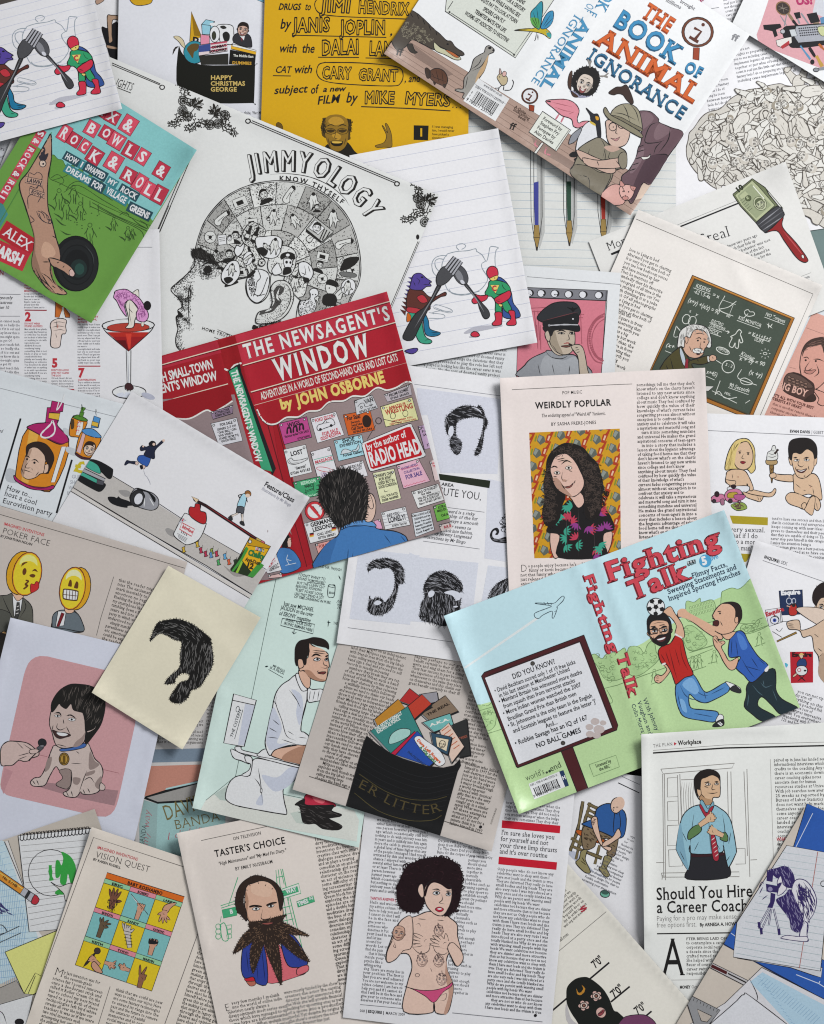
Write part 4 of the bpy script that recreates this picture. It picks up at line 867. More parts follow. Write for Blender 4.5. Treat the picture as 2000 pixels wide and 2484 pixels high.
# animal jacket
on('jacket');nat();part('wood_floor_print','drawn plank floor along the foot');q('ad9284',[(958,66),(1582,448),(1528,525),(930,131)]);
for i in range(6):ln('7d655a',.9,[between((958,66),(932,131),i/6),between((1582,448),(1530,523),i/6)])
q('8e776c',[(985,95),(1100,180),(1085,186),(1010,140)]);q('8e776c',[(1290,330),(1420,410),(1400,418),(1300,362)]);fr(3,0);q('d8c0ae','60 1560 150 1530 275 1555 200 1670 110 1690')
raise_layer();fr(2,0);part('notice_board','pale board of animal facts');q('d9dcd2','280 95 870 487 1200 -10 700 -420 300 -100',6);ln(K,5,'300 80 345 10','330 110 862 458 1000 260');el('3a3a38',316,102,9);el('3a3a38',860,461,9)
for t,x0,y0,x1,y1 in(('WORMS GET ADDICTED TO NICOTINE',440,120,803,358),('TERMITES MATE FOR LIFE',523,106,780,275),('SPIDERS CAN FLY',593,84,770,198),('MONKEYS PAY TO LOOK AT PORN',535,-24,878,200),('NG WHILE HAVING SEX',660,-10,900,148),('FOR A CENTURY',790,2,940,104),('BRAINS',860,-14,940,40)):tx(t,x0,y0,x1,y1,33,'20201e',.022)
part('crocodile','grey-brown crocodile');p('4c443c','-200 230 -100 100 -20 84 40 110 100 160 180 240 240 290 290 340 330 348 370 400 430 440 437 465 402 470 400 480 330 440 250 400 190 370 190 420 90 372 0 335 -60 400 -140 410');p('c9c6a6','186 356 240 400 330 436 390 468 412 500 360 502 280 462 196 424',5);p('b8683a','280 420 340 440 395 480 360 480',3);el(K,300,372,10,8);curls('8d8672','-100 200 0 190 100 240 180 340 90 365 0 330 -80 330',90,11,3.5);l(K,6,'-20 100 10 150','40 115 60 165','90 160 110 210','140 210 160 260','200 260 210 300','0 360 20 420 45 440');p('3a342e','-40 380 0 370 20 420 46 440 20 450 -20 430',4)
part('tortoise');p('5a3a2a','150 600 210 575 270 600 300 660 290 710 260 720 190 690 150 650');p('3c2c22','110 600 118 570 150 590 160 640 130 660',4);p('3c2c22','180 690 200 700 190 715',3);p('3c2c22','260 715 290 710 275 742',3);l('2a1a12',4,'165 610 190 660','200 585 230 700','250 590 265 710','160 640 290 690')
part('meerkat','grey standing meerkat');p('9b9790','620 400 650 384 690 414 686 440 645 462 632 530 605 602 565 662 525 742 470 830 425 820 440 785 400 775 362 760 385 748 432 744 440 660 490 592 520 500 572 460 608 440');p('c2a27a','645 462 632 530 605 602 560 662 530 730 545 640 600 540',0);el(K,655,404,14,11);el(K,684,424,8);l(K,5,'590 480 560 540 490 590','620 500 580 560 500 600','470 640 450 740')
part('jerboa','small long-tailed mouse');p('c2b18e','742 620 780 630 805 660 795 705 760 720 735 690 716 652',5);p('c9a9a0','735 618 740 575 752 600 752 625',4);p('d8b0a8','760 620 775 600 795 610 788 640 765 642',4);el(K,738,648,5);l(K,6,'780 760 830 755 855 700 845 672','760 715 730 740 700 742','775 718 770 760','735 740 725 765',taper=0)
part('macaw','flying blue and yellow macaw');p('c9b02f','860 256 960 240 1020 240 1080 215 1140 250 1172 290 1160 325 1110 290 1040 270 960 262',5);p('2f8fa0','1060 245 1010 200 1000 110 1040 60 1090 10 1102 60 1090 180 1075 240',5);p('3f8fb8','1085 240 1100 180 1140 110 1190 95 1185 180 1140 235',5);p('5aa04a','1010 200 1000 150 1070 160 1070 240',0);p('3a9a98','1130 262 1172 288 1168 318 1140 305',0);l(K,4,'1020 100 1060 230','1050 60 1070 220','1010 150 1055 235','1170 120 1100 230','1188 150 1110 235');l(K,6,'865 256 980 250','1050 275 1040 330 1030 345','1060 285 1062 340')
part('barcode_label','white barcode label');q('e6e6ea','560 660 820 832 702 1020 432 850');ln('9a9aa0',3,'520 700 795 880');tx('www.faber.co.uk',600,722,752,815,24,'4a4a50');tx('ISBN 978-0-571-23370-0',530,734,765,876,20,'3a3a40');barcode(500,846,32,215,96,4);tx('9 780571 233700',452,842,672,978,26,'2c2c30')
part('imprint_words')
for t,x0,y0,x1,y1 in(('A Quite',860,908,955,968),('Interesting',850,930,985,1012),('Book',890,985,950,1022)):tx(t,x0,y0,x1,y1,26,'3c2a22',.01,1)
part('publisher_mark');tx('ff',818,1082,862,1098,56,'221c18',.03,1);part('publisher_mark');fr(1,0);tx('ff',1600,460,1650,472,54,'2c2420',.02,1);part('publisher_mark');fr(3,0);tx('ff',950,330,1000,352,54,'8c8c90',.02,1)
part('blurb')
for t,x0,y0,x1,y1 in(('brought',520,20,640,88),('millions',400,10,525,78)):tx(t,x0,y0,x1,y1,30,'6a6a70',.01,1)
for c_,x,y,r,hd,ht in((2,992,808,62,'985 880 1030 890 1026 940 988 930',60),(3,670,270,120,'634 400 686 402 680 508 630 498',120)):
 part('magnifier','brown magnifying glass with letter i');fr(c_,0);el('6e3a22',x,y,r*1.12,r*1.05,0,5);el('e2e2e6',x,y,r*.94,r*.9,0,4);q('9a3f22',hd,5);k=ht/120
 l('5a2c1c',22*k,[(x-70*k,y+40*k),(x+5*k,y+85*k)],[(x-30*k,y-35*k),(x+30*k,y-5*k),(x-30*k,y+70*k)],taper=0,sm=0);el('5a2c1c',x+46*k,y-62*k,15*k)
raise_layer();part('title','orange and blue serif title letters');og,bl,nb='d2622a','3c8cba','2f6c92'
def TT(t,x0,y0,x1,y1,h,c,dk,b=.02):tx(t,x0,y0,x1,y1,h,c,b,1.5,0,K,.012,0,(-6,10,dk),.03,3)
TT('THE',195,130,425,280,128,og,'9c3d1c');TT('BOOK',-45,205,470,530,150,bl,'24597c');TT('OF',552,592,690,660,90,bl,'24597c');TT('ANIMAL',-190,360,640,868,150,og,'9c3d1c');TT('IGNORANCE',-262,492,540,1010,108,nb,'1c425c',0)
fr(2,0);part('spine_title','blue spine lettering');sb='4a92bb';tx('ANIMAL',1432,160,1072,730,92,sb,.03,1.3);tx('IGNORANCE',1372,118,1000,690,66,sb,.0,1);tx('BOOK',1700,-220,1545,60,92,sb,.02,1.3);tx('OF',1480,20,1445,86,66,sb,0,1);tx('F',1506,84,1486,124,66,sb,0,1)
part('antlered_man','curly-haired laughing head with antlers');p('9a9ab0','1330 760 1400 820 1500 810 1570 740 1500 800',0);p('4a3226','1320 640 1350 600 1340 760 1360 812 1400 812 1320 740',4);H_=p('1a1716','1350 690 1370 620 1420 575 1490 560 1550 590 1580 650 1560 740 1510 800 1440 800 1380 770');curls('1a1716',H_,60,16,6);fringe('1a1716',H_,26,18,8);l('8f8a84',12,'1500 570 1495 530 1480 500','1500 540 1510 510','1575 640 1620 640 1655 615','1620 640 1650 650',taper=0);face(1455,705,82,22,'d9cabc',None,smile=3)
part('flamingo','pink flamingo behind a sign');l('c87884',11,'1240 960 1210 1005','1280 980 1255 1030','1050 1180 1035 1215 1060 1240','1135 1240 1120 1290 1165 1305',taper=0);p('dc8c98','1125 852 1200 838 1300 838 1372 870 1408 930 1392 1000 1404 1036 1440 1022 1500 1024 1520 1080 1512 1130 1484 1164 1455 1162 1488 1118 1486 1074 1440 1064 1400 1078 1360 1062 1348 1012 1320 992 1260 972 1200 920');p('2a2224','1480 1110 1515 1080 1510 1135 1484 1164 1452 1164',0);l('a85c68',5,'1180 860 1260 880 1350 900','1200 900 1280 930 1340 940','1320 960 1370 940');p(K,'1125 852 1160 848 1170 862',0)
part('foreword_sign','cream sign on a post');q('dcdcd6','1090 1200 1110 1206 1040 1306 1020 1296',5);q('e0e2d8','1100 938 1336 1096 1216 1274 985 1112',6);ln(K,4,'1320 1098 1205 1262')
for i,(t,L)in enumerate((('Foreword by',186),('Stephen Fry',186),('Forepaw by',176),('Alan Davies',186))):x,y=1098-i*24,1006+i*37;tx(t,x,y,x+L*.85,y+L*.53,30,'222220',.004)
part('penguin','king penguin');p('e0e0e4','1430 1080 1500 1020 1552 1060 1565 1160 1480 1200 1405 1270 1376 1310 1388 1200');p('24242c','1465 908 1525 958 1562 960 1582 1010 1592 1150 1566 1162 1546 1044 1508 1010 1500 970',5);p('d29a2a','1545 980 1570 985 1572 1010 1552 1010',0);p('d2b44a','1500 1020 1540 1040 1545 1060 1505 1040',0);p('8e9098','1320 1202 1350 1130 1432 1078 1385 1180 1332 1213',5);p(K,'1325 1300 1360 1276 1400 1290 1390 1320 1340 1322',0);p(K,'1365 1340 1400 1320 1440 1330 1430 1352 1380 1358',0)
fr(3,0);part('bat','hanging brown bat');p('3c2a24','-80 780 -20 735 30 730 70 715 110 790 130 860 110 875 70 840 40 800 0 790 -40 800',4)
part('elephant','purple-brown elephant');p('6a5158','170 940 270 940 340 1000 346 1030 440 1072 550 1128 420 1320 280 1545 210 1540 150 1660 105 1715 60 1600 28 1492 92 1430 150 1330 168 1250 195 1180 190 1010');p('513c44','200 1400 250 1330 320 1300 420 1320 330 1460 280 1545 215 1540 150 1660 105 1700 130 1560',0);p('7d646a','350 1040 440 1085 430 1120 330 1180 300 1130',0);p('7d646a','190 960 260 950 300 1000 250 1060 200 1080',0);p('80686e','180 1270 220 1250 200 1350 130 1450 100 1440',0);l(K,7,'345 1030 280 1050 240 1120 230 1200 330 1200 390 1180','300 1300 320 1240 370 1190','170 1240 220 1220','160 1280 230 1260','140 1340 210 1320','120 1390 180 1370','90 1440 150 1420','440 1075 420 1180 340 1290','420 1320 400 1300 320 1300');p('e6e2da','196 1322 250 1320 272 1296 262 1330 215 1345',4)
part('explorer','man in pith helmet with folded arms');p('8a8270','-330 1250 -225 1180 -150 1160 -60 1230 10 1240 70 1290 60 1400 -30 1440 -60 1520 -130 1620 -160 1640 -390 1480 -370 1380 -345 1320',7);p('787060','-370 1390 -250 1400 -160 1450 -60 1470 -130 1620 -160 1640 -390 1480',5);l(K,5,'-150 1160 -110 1240 -130 1330','-240 1250 -250 1320 -180 1340','-60 1260 -80 1330 -20 1340','-100 1260 -120 1420','-340 1470 -250 1500 -240 1600')
p('d0b2a2','-92 1010 60 1040 100 1110 70 1210 0 1240 -60 1225 -92 1170 -100 1090');p('c2a292','-60 1225 0 1240 10 1260 -60 1280 -120 1240',0);el(None,-45,1068,32,34,0,6);el(None,30,1050,32,32,0,6);el(K,-40,1070,5);el(K,30,1052,5);l(K,6,'-10 1080 -20 1120 0 1130','-70 1160 -30 1175 20 1150','-70 1040 -30 1020','10 1018 50 1014');p('b88','-60 1162 -20 1170 15 1152 -15 1188',3)
p('9a937c','-62 1000 -48 930 18 882 100 876 168 922 196 1010 196 1100 100 1060 20 1010',6);p('7a735e','-62 1000 -56 970 30 990 120 1040 198 1080 196 1105 100 1062 20 1012',4);p('8a836c','-122 925 -104 905 -60 968 20 1012 110 1062 170 1100 208 1142 196 1160 120 1122 20 1062 -70 1010 -112 962',6);l(K,5,'40 882 70 930 100 1030','-40 950 40 960 150 1010','100 876 150 940 180 1040')
p('c9aa9a','-338 1262 -180 1330 -50 1380 -20 1440 -60 1462 -130 1446 -280 1372 -340 1304',6);p('c9aa9a','-300 1330 -160 1350 40 1330 60 1400 -100 1420 -250 1400',6);l(K,5,'-20 1350 10 1390','-180 1352 -160 1400');p('8a8270','20 1290 70 1290 72 1400 30 1420 0 1350',5)
part('pig','small pink pig');p('d3a298','-140 1640 -60 1560 20 1560 60 1640 40 1720 -100 1720',5);p('dcaca2','10 1590 40 1560 100 1560 135 1610 110 1670 60 1690 20 1650',5);p('c99088','18 1570 20 1520 55 1560',4);p('c99088','100 1570 150 1575 130 1610',4);el('c08880',60,1668,26,18,0,4);el(K,42,1612,6);el(K,88,1616,6)
# ruled page with pens
on('pens');part('ruled_lines');nat()
for i in range(24):y=250+i*19.6;ln('a3b4c2',.8,[(1020,y-4),(1640,y+8)])
raise_layer();part('drawn_pens','three clear ballpoint pens with brass tips and grey shadows')
for x,tip,c_ in((1302,608,'3f4390'),(1381,597,'2c4a3a'),(1464,594,'a8352a')):
 q('b9b9b6',[(x+2,250),(x+19,250),(x+20,tip-45),(x+8,tip-5),(x,tip-20)]);q('a2a2a0',[(x+8,250),(x+14,250),(x+13,tip-40),(x+9,tip-30)])
 b=tip-52;ln(K,1.2,[(x-16,250),(x-13,b-30),(x-9,b),(x,tip)],[(x+12,250),(x+14,b-30),(x+10,b),(x+2,tip)],[(x-7,250),(x-6,b)])
 q(c_,[(x-7,440-(x<1310)*-3),(x+5,440),(x+5,b-8),(x-4,b-8)]);q('9c8048',[(x-5,b-10),(x+6,b-10),(x+8,b+20),(x+3,tip-8),(x,tip-8),(x-7,b+20)],1);q('3a3028',[(x-1,tip-9),(x+3,tip-9),(x+1,tip)])
 ln(K,1,[(x-7,b+20),(x+8,b+20)])
# page of intertwined figures
on('bodies');fr(3,0);part('text_columns');tc_='55565e'
body('What are not thoughts so preparing are you to see including cause implements logistics all stapled together or just what of being the word count is real just like little cart that the room fantasy feels I do',960,440,-11,470,37,8,22,tc_,edge=lambda i:(0,min(500,250+i*60)));body('me and word count is real just little cart are not thought',885,10,-11,260,33,6,22,tc_);body('the line he room between fantasy feels de I do of being',700,600,-11,210,38,12,22,tc_);body('sexual loneliness Do they sing Emotional',1530,650,-11,300,36,3,22,tc_)
ln('77777f',4,'755 78 850 62');tx('ES',640,6,700,40,46,'a03060',.04)
raise_layer();part('intertwined_figures','mass of pale limbs and heads');BR='575 1250 590 1180 600 1120 640 1075 700 990 760 945 860 915 950 830 1030 785 1100 755 1180 745 1290 715 1370 705 1420 722 1560 735 1700 750 1820 800 1850 1000 1850 1880 1600 1830 1480 1690 1450 1560 1400 1430 1300 1480 890 1560 820 1585 720 1510 640 1430 585 1340'
lb='d6d0c6';lo_='5a534c'
Pb=p('d3cec5',BR,6,lo_)
def limb(S_,w0,w1,col):
 S_=np.array(S_);T=np.gradient(S_,axis=0);T/=np.hypot(T[:,0],T[:,1])[:,None];n=np.column_stack((-T[:,1],T[:,0]));w_=np.linspace(w0,w1,len(S_))[:,None]
 p(col,np.vstack((S_+n*w_,S_[-1:]+T[-1:]*w1*.9+n[-1:]*w1*.4,S_[-1:]+T[-1:]*w1*.9-n[-1:]*w1*.4,(S_-n*w_)[::-1],S_[:1]-T[:1]*w0*.8)),5,lo_)
HEADS=[]
def doll(x,y,a,s_,col):
 ca,sa=math.cos(a),math.sin(a);f=lambda u,v:(x+s_*(u*ca-v*sa),y+s_*(u*sa+v*ca));u=R.uniform
 for sg in(-1,1):
  k=f(150+u(-10,30),sg*u(30,110));limb([f(70,sg*24),between(f(70,sg*24),k,.5),k],34*s_,22*s_,col);e=f(u(130,260),sg*u(-60,150));limb([k,between(k,e,.5),e],22*s_,11*s_,col)
  for d in(-6,6):l(lo_,4,[e,(e[0]+s_*22*(e[0]-k[0])/120+d,e[1]+s_*22*(e[1]-k[1])/120-d)])
 limb([f(-62,0),f(0,u(-14,14)),f(72,0)],38*s_,44*s_,col)
 for sg in(-1,1):
  k=f(u(-40,30),sg*u(60,110));limb([f(-66,sg*28),between(f(-66,sg*28),k,.5),k],17*s_,13*s_,col);e=f(u(-130,60),sg*u(10,130));limb([k,between(k,e,.5),e],13*s_,8*s_,col)
  for d in(-.4,0,.4):l(lo_,4,[e,(e[0]+s_*24*math.cos(a+d+sg),e[1]+s_*24*math.sin(a+d+sg))])
 HEADS.append((*f(-122,0),40*s_,math.degrees(a)-90+u(-25,25),col,('cdc6bb','a09788','d8d2c8')[int(x)%3],lo_,lo_,5))
 l('8a847b',4,[f(-40,0),f(30,3)],[f(10,20),f(30,30)])
pool=[]
for yy in range(770,1720,150):
 for xx in range(640,1900,165):pool.append((xx+R.uniform(-30,30)+(yy//150%2)*60,yy+R.uniform(-25,25)))
R.shuffle(pool)
for k,(x,y)in enumerate(pool):
 a=R.uniform(0,6.28);s_=1.08
 if all(inpoly(Pb,x+175*s_*math.cos(a+t),y+175*s_*math.sin(a+t))for t in(0,.6,-.6,3.14,2.2,-2.2))or inpoly(Pb,x,y)and x>1500:doll(x,y,a,s_,('dfdbd3','e5e1da','d8d3ca')[k%3])
 elif inpoly(Pb,x,y):doll(x+(1150-x)*.12,y+(1150-y)*.12,math.atan2(1150-y,1250-x)+1.57+R.uniform(-.3,.3),.8,('dfdbd3','e5e1da','d8d3ca')[k%3])
[face(*h_)for h_ in HEADS if inpoly(Pb,h_[0],h_[1])]
fr(3,1);p(lb,'1530 30 1600 20 1690 60 1725 90 1700 140 1680 158 1640 140 1620 100 1560 70',5,lo_)
# gadget page
on('gadget');fr(3,0);part('pink_panel');nat();q('dca4aa',[(1885,-60),(1845,60),(1836,84),(1840,100),(1852,112),(2060,192),(2060,-60)]);q('cfd0d6',[(1985,-30),(1972,30),(2040,60),(2040,-30)]);fr(3,0);tx('US!',1500,40,1640,32,70,'b03064',.05)
raise_layer();part('tool_laptop','laptop bristling with pistol, racket, brushes and tools');k2='17161a'
el('3a302c',1390,70,62,52,35,9,'8a6a4a');l('9c9284',3,'1345 50 1440 90','1350 80 1430 60','1380 25 1400 120');l('8a7358',18,'1430 110 1500 210',taper=0);l(k2,20,'1470 170 1510 220',taper=0);l('8e9096',12,'1500 130 1530 200','1540 110 1610 210',taper=0);q(k2,'1478 108 1530 100 1540 150 1500 160');q(k2,'1590 120 1670 105 1700 180 1625 195',5);q('8e7a60','1640 195 1690 185 1705 215 1660 220');q('5a8ab0','1700 150 1736 140 1736 215 1710 210');l('8d8d92',8,'1365 130 1420 215','1420 120 1400 220',taper=0)
p(k2,'1400 230 1500 215 1736 200 1760 240 1736 360 1500 400 1440 380 1390 300',5);q('a8aab2','1500 222 1736 205 1736 340 1520 360 1480 300');
for i in range(4):
 for j in range(9):el('26262a',1525+j*18+i*4,240+i*20-j*1.5,7,6)
q('c9cdd0','1440 250 1490 245 1510 300 1460 310',4);el('b8b8bc',1388,265,20,20,0,6);l('b8b8bc',8,'1345 272 1375 268');p('c8cc9a','1680 232 1736 225 1736 300 1700 290',4)
q(k2,'1222 210 1365 200 1378 230 1330 250 1345 300 1318 315 1300 262 1228 248');q('e2dcd6','1330 340 1400 320 1460 310 1465 360 1390 405 1340 385',5);q('b2343a','1370 390 1440 340 1445 370 1385 412');q(k2,'1500 360 1736 340 1736 380 1600 400 1500 405')
l('5a92b8',14,'1535 385 1620 500',taper=0);l(k2,22,'1610 400 1660 480',taper=0);el(k2,1636,522,18,22);l('c29a4a',26,'1670 470 1720 560',taper=0);l('8e9096',22,'1650 590 1736 575',taper=0);el('8e9096',1668,588,24,16,0,5);l('b8642a',16,'1690 370 1736 420',taper=0)
# Steal page
on('steal');fr(3,1);part('heading','black serif heading and rules');tx('Steal',700,330,952,250,92,'1c1c1e',-.01,1);ln('1a1a1c',11,'525 172 1062 -44','-60 404 110 330');ln('8a8a88',3,'500 158 1060 -70');fr(2,1);ln('1a1a1c',11,'1680 408 1800 362');tx('More',1655,378,1850,300,72,'1c1c1e',-.01,1);ln('8a8a88',3,'1690 552 1736 460')
fr(3,1);part('text_column');body('know two years ago push their bids up That behavior was not advantage of the fact supply and demand be paying a price for the work right So genuinely the cash to you',925,350,-21,400,37,14,25,'3c3c40',edge=lambda i:(i*8,(270,230,340,330,290,280,190,170,160,160,120,100,90,90)[i]))
ln('9a9a98',3,'1520 600 1625 560');tx('.com',1560,622,1616,602,24,'6a6a6e')
raise_layer();part('money_brush','paintbrush with banknote bristles and red handle')
q('6e7654','1130 -232 1240 -155 1270 -100 1400 60 1390 90 1235 225 1160 140 1030 0 970 -90 966 -100',6);q('b2b892','985 -92 1128 -216 1180 -170 1320 -6 1168 128 1040 -4',4);q('98a07e','1006 -88 1122 -188 1166 -150 1290 -8 1164 104 1050 -10');q('b2b892','1020 -84 1070 -128 1096 -100 1046 -54');el('bcc0a0',1195,-22,52,62,-38,4,'4a5238');face(1195,-20,44,-30,'bcc0a0','5a6246','343a28','343a28',4);tx('10',1010,-110,1062,-152,44,'2c3224',.04,1);el('56603f',1096,-66,24,24,0,4,'343a28');tx('E',1088,-56,1104,-68,22,'b2b892',.02);ln('e0e2d0',8,'1135 -172 1230 -62');[ln('4a5238',3,[(1030+i*14,-44+i*17),(1060+i*14,-70+i*17)])for i in range(6)];ln('4a5238',4,'1240 -155 1390 20','1180 120 1320 0')
q('3c3c40','1160 140 1250 60 1335 0 1375 10 1402 72 1390 92 1240 226 1200 190',6);l('8d8d92',8,'1180 160 1370 10','1215 205 1395 85');l('626266',10,'1195 180 1385 45')
p('8f1f20','1240 224 1300 180 1388 92 1380 150 1402 202 1500 310 1588 430 1597 465 1560 472 1500 430 1400 292 1350 216 1300 208',6);l('b8484a',9,'1390 210 1490 330 1560 420');el('dcdad6',1556,425,11,17,-20,4)

# chalkboard page
on('einstein');fr(3,1);part('border_line');ln('55534f',4,'150 108 1642 740 1190 1780');part('text_column')
body('love to Lying in bed afterward you get to chatting It is very nice at first both of you use low bedroom voices and have mussed up hair Then he mentions off handedly that his favorite photograph of all time is the one sticking tongue out You laugh thinking it is a joke What Of all photographs',92,375,22,395,38.5,14,27,'34322f');body('it up in bed than the protester in Square in front of the crazy penetrating than those photos on earth you feel like even was a big himself so genius but work hard',-150,840,22,395,38.5,16,27,'34322f')
part('chalkboard','green chalkboard in an orange wood frame');q('a86c28','626 582 1486 942 1120 1800 240 1450',6);q('4a3a20','642 610 1455 950 1105 1765 262 1420',4);q('454f44','650 618 1448 954 1100 1752 272 1414');ln('d29a4a',4,'632 596 1474 946')
ck='d6d8cf'
def CH(t,x0,y0,x1,y1,h):tx(t,x0,y0,x1,y1,h,ck,-.005,0,.1,None,0,.06)
raise_layer();part('chalk_writing','white chalk sums and doodles');CH('KISSING',650,682,772,728,34);ln(ck,4,'634 688 778 742');CH('-62 \\ 5-4a',634,728,770,782,30);CH('= x',790,758,846,778,34);l(ck,5,'900 755 850 868 970 926','850 868 930 850 996 800',taper=0);ln(ck,3,'880 790 990 830','970 830 940 905');CH('90',905,930,940,942,22)
CH('(x+y) +(x/z) = 90',584,805,845,915,40);el(None,574,952,32,40,20,5,ck);el(None,625,968,32,40,20,5,ck);CH('z',598,892,612,896,24);CH('y',650,918,668,926,24);l(ck,5,'1060 940 1095 905',taper=0);p(None,'1065 885 1095 872 1110 890 1140 892 1148 915 1110 928 1075 918',5,ck);CH('KISS MONITOR',1008,950,1200,1022,30);ln(ck,4,'1000 962 1190 1032');CH('NO Tongues',1238,920,1402,985,30);ln(ck,4,'1232 934 1400 998');l(ck,6,'1250 990 1300 1030','1270 980 1265 1030','1300 990 1280 1020')
for i,(t,a)in enumerate((('ELECTRO',100),('CONVULSIVE',130),('SHOCK',90))):CH(t,780-i*14,976+i*38,780-i*14+a,1014+i*38,28);ln(ck,4,[(770-i*14,980+i*38),(885-i*10,1024+i*38)])
l(ck,5,'900 1050 935 1062','922 1048 935 1062 920 1072',taper=0);p(None,'1000 1060 1020 1040 1040 1060 1030 1080 1050 1140 1030 1150 1020 1120 1010 1195 985 1185 985 1150 965 1190 935 1170 960 1110 945 1100 985 1080',6,ck,1);CH('= K+1+5+5',1090,1080,1282,1140,32);ln(ck,4,'1130 1092 1276 1144');CH('\\/LIFE',1142,1130,1220,1158,28);el(None,882,1218,58,24,22,6,ck);CH('HIPSTER',840,1208,925,1242,24);CH('Kissing',1030,1250,1142,1300,32);ln(ck,4,'1020 1258 1146 1312');CH('x + 2y = 90',1018,1296,1232,1350,36)
el(None,1238,1242,16,10,10,4,ck);
for a in range(0,360,45):ln(ck,4,[(1238+32*math.cos(a/57.3),1242+32*math.sin(a/57.3)),(1238+44*math.cos(a/57.3),1242+44*math.sin(a/57.3))])
l(ck,5,'825 1298 870 1326','1040 1375 1012 1450 1168 1508',taper=0);el(None,927,1352,52,52,0,6,ck);CH('5 : 2',900,1342,960,1360,24);p(None,'1030 1460 1070 1448 1120 1475 1128 1498 1080 1504 1040 1490',5,ck);CH('(x +y)',1098,1412,1210,1446,40);CH('x+45)',740,1408,830,1440,36);CH('90 Seconds',930,1520,1102,1572,34);ln(ck,4,'928 1528 1098 1588','740 1432 812 1464');l(ck,5,'860 1470 815 1590','790 1555 1000 1660','815 1590 850 1560 890 1610 940 1620 1000 1610','1072 1660 1110 1635',taper=0);CH('PEEL',892,1580,945,1600,20);l(ck,5,'490 1010 470 1100 540 1080 490 1010',taper=0);CH('(x+',400,1180,470,1205,36);ln(ck,4,'395 1218 450 1240')
raise_layer();part('professor','white-haired moustached man in an olive jacket pointing')
p('4c4626','370 1390 375 1330 420 1270 500 1200 540 1190 600 1290 640 1290 760 1260 770 1310 700 1335 620 1330 630 1400',7);l(K,5,'440 1280 470 1400','560 1220 600 1300 570 1340','660 1285 680 1310','400 1330 430 1400');p('b9c4cc','525 1190 560 1260 570 1340 545 1330 520 1240',4);q('8e2434','570 1285 592 1290 590 1365 560 1365',3);p('d6d4cf','750 1265 768 1268 772 1308 755 1310',4);p('cfa68e','768 1270 790 1252 822 1262 828 1290 800 1308 772 1300',5);ln(K,4,'795 1268 800 1285')
p('cfa68e','560 1100 640 1040 740 1060 770 1120 760 1180 730 1200 715 1250 660 1280 600 1270 560 1230 540 1170',6);p('d6d4cf','505 1120 520 1060 560 1020 620 996 690 1000 740 1020 768 1060 785 1130 780 1190 745 1185 765 1140 750 1080 700 1040 640 1045 610 1100 600 1110 575 1095 560 1130 555 1190 530 1180 500 1190',6);hair('8e8c88','510 1120 560 1030 640 1000 740 1025 780 1150 760 1170 740 1080 640 1045 560 1110 530 1180',70,40,lambda x,y:100 if x<600 else 60,4);p('e4e2dd','628 1210 660 1196 700 1205 722 1228 690 1240 640 1235',4);hair(K,'630 1205 720 1210 722 1235 640 1232',14,16,80,3);l(K,7,'650 1120 685 1108 700 1125','715 1118 745 1122');el(K,672,1132,8);el(K,725,1145,7);l(K,5,'700 1135 690 1190 715 1200','640 1080 690 1070 730 1085','600 1180 620 1230');p('cfa68e','560 1110 580 1100 590 1130 575 1160',4);p('5c2c2c','660 1244 690 1248 670 1254',3)
q('d6d4cf','740 1515 805 1518 760 1560 738 1556',5)
# pink biscuit-tin page
on('bigboy');fr(3,1);part('pink_panel');q('dba596','1640 888 1760 934 1900 1000 1900 1900 1180 1760 1290 1640');ln('a97d72',4,'1585 1025 1736 1080','1440 1355 1500 1372')
raise_layer();part('grinning_man','grinning big-headed man leaning on a biscuit tin');dk='35231f'
p('d59c8c','1550 1220 1590 1150 1660 1115 1760 1110 1800 1200 1790 1400 1720 1500 1650 1545 1590 1500 1545 1430 1530 1330',7,dk);p('43302a','1550 1270 1560 1200 1590 1150 1650 1115 1740 1112 1780 1160 1736 1240 1710 1170 1640 1180 1600 1190 1570 1220',0);hair('7a5a50','1560 1240 1600 1150 1736 1120 1736 1180 1600 1190',20,60,-20,3)
l(dk,7,'1555 1280 1590 1272 1610 1290','1640 1290 1690 1290 1736 1310','1620 1300 1575 1370 1600 1385 1640 1360','1560 1400 1610 1410 1670 1385','1670 1330 1690 1400 1650 1440');el(dk,1580,1298,9);el(dk,1665,1305,9);p('b98074','1565 1385 1610 1385 1665 1378 1630 1412 1590 1410',4,dk);p('d59c8c','1640 1540 1736 1570 1800 1600 1736 1680 1680 1660 1690 1620',6,dk)
p('4a322c','1430 1420 1500 1405 1600 1460 1650 1510 1640 1600 1600 1640 1500 1610 1400 1560 1390 1500',7,dk);p('5c463e','1400 1500 1405 1440 1450 1405 1540 1430 1620 1490 1640 1530 1560 1530 1470 1510',6,dk);p('38261f','1640 1580 1670 1620 1640 1650 1560 1640',0)
for i in range(14):el('8a6c5e',1440+(i%5)*36+R.uniform(-6,6),1440+(i%5)*14+(i//5)*26,16,9,15,4,dk)
tx('BIG BOY',1345,1530,1582,1606,56,'dcaf9f',.03,1)
part('caption');tx("IT'S ALL WITH YOUR BEST",1310,1600,1646,1712,22,'5a2c26',.02,1);tx('INTERESTS AT HEART',1270,1620,1545,1712,22,'5a2c26',.02,1);body('that is another reason these big companies can really give shareholders',1300,1672,18,400,36,7,22,'8a5c54')
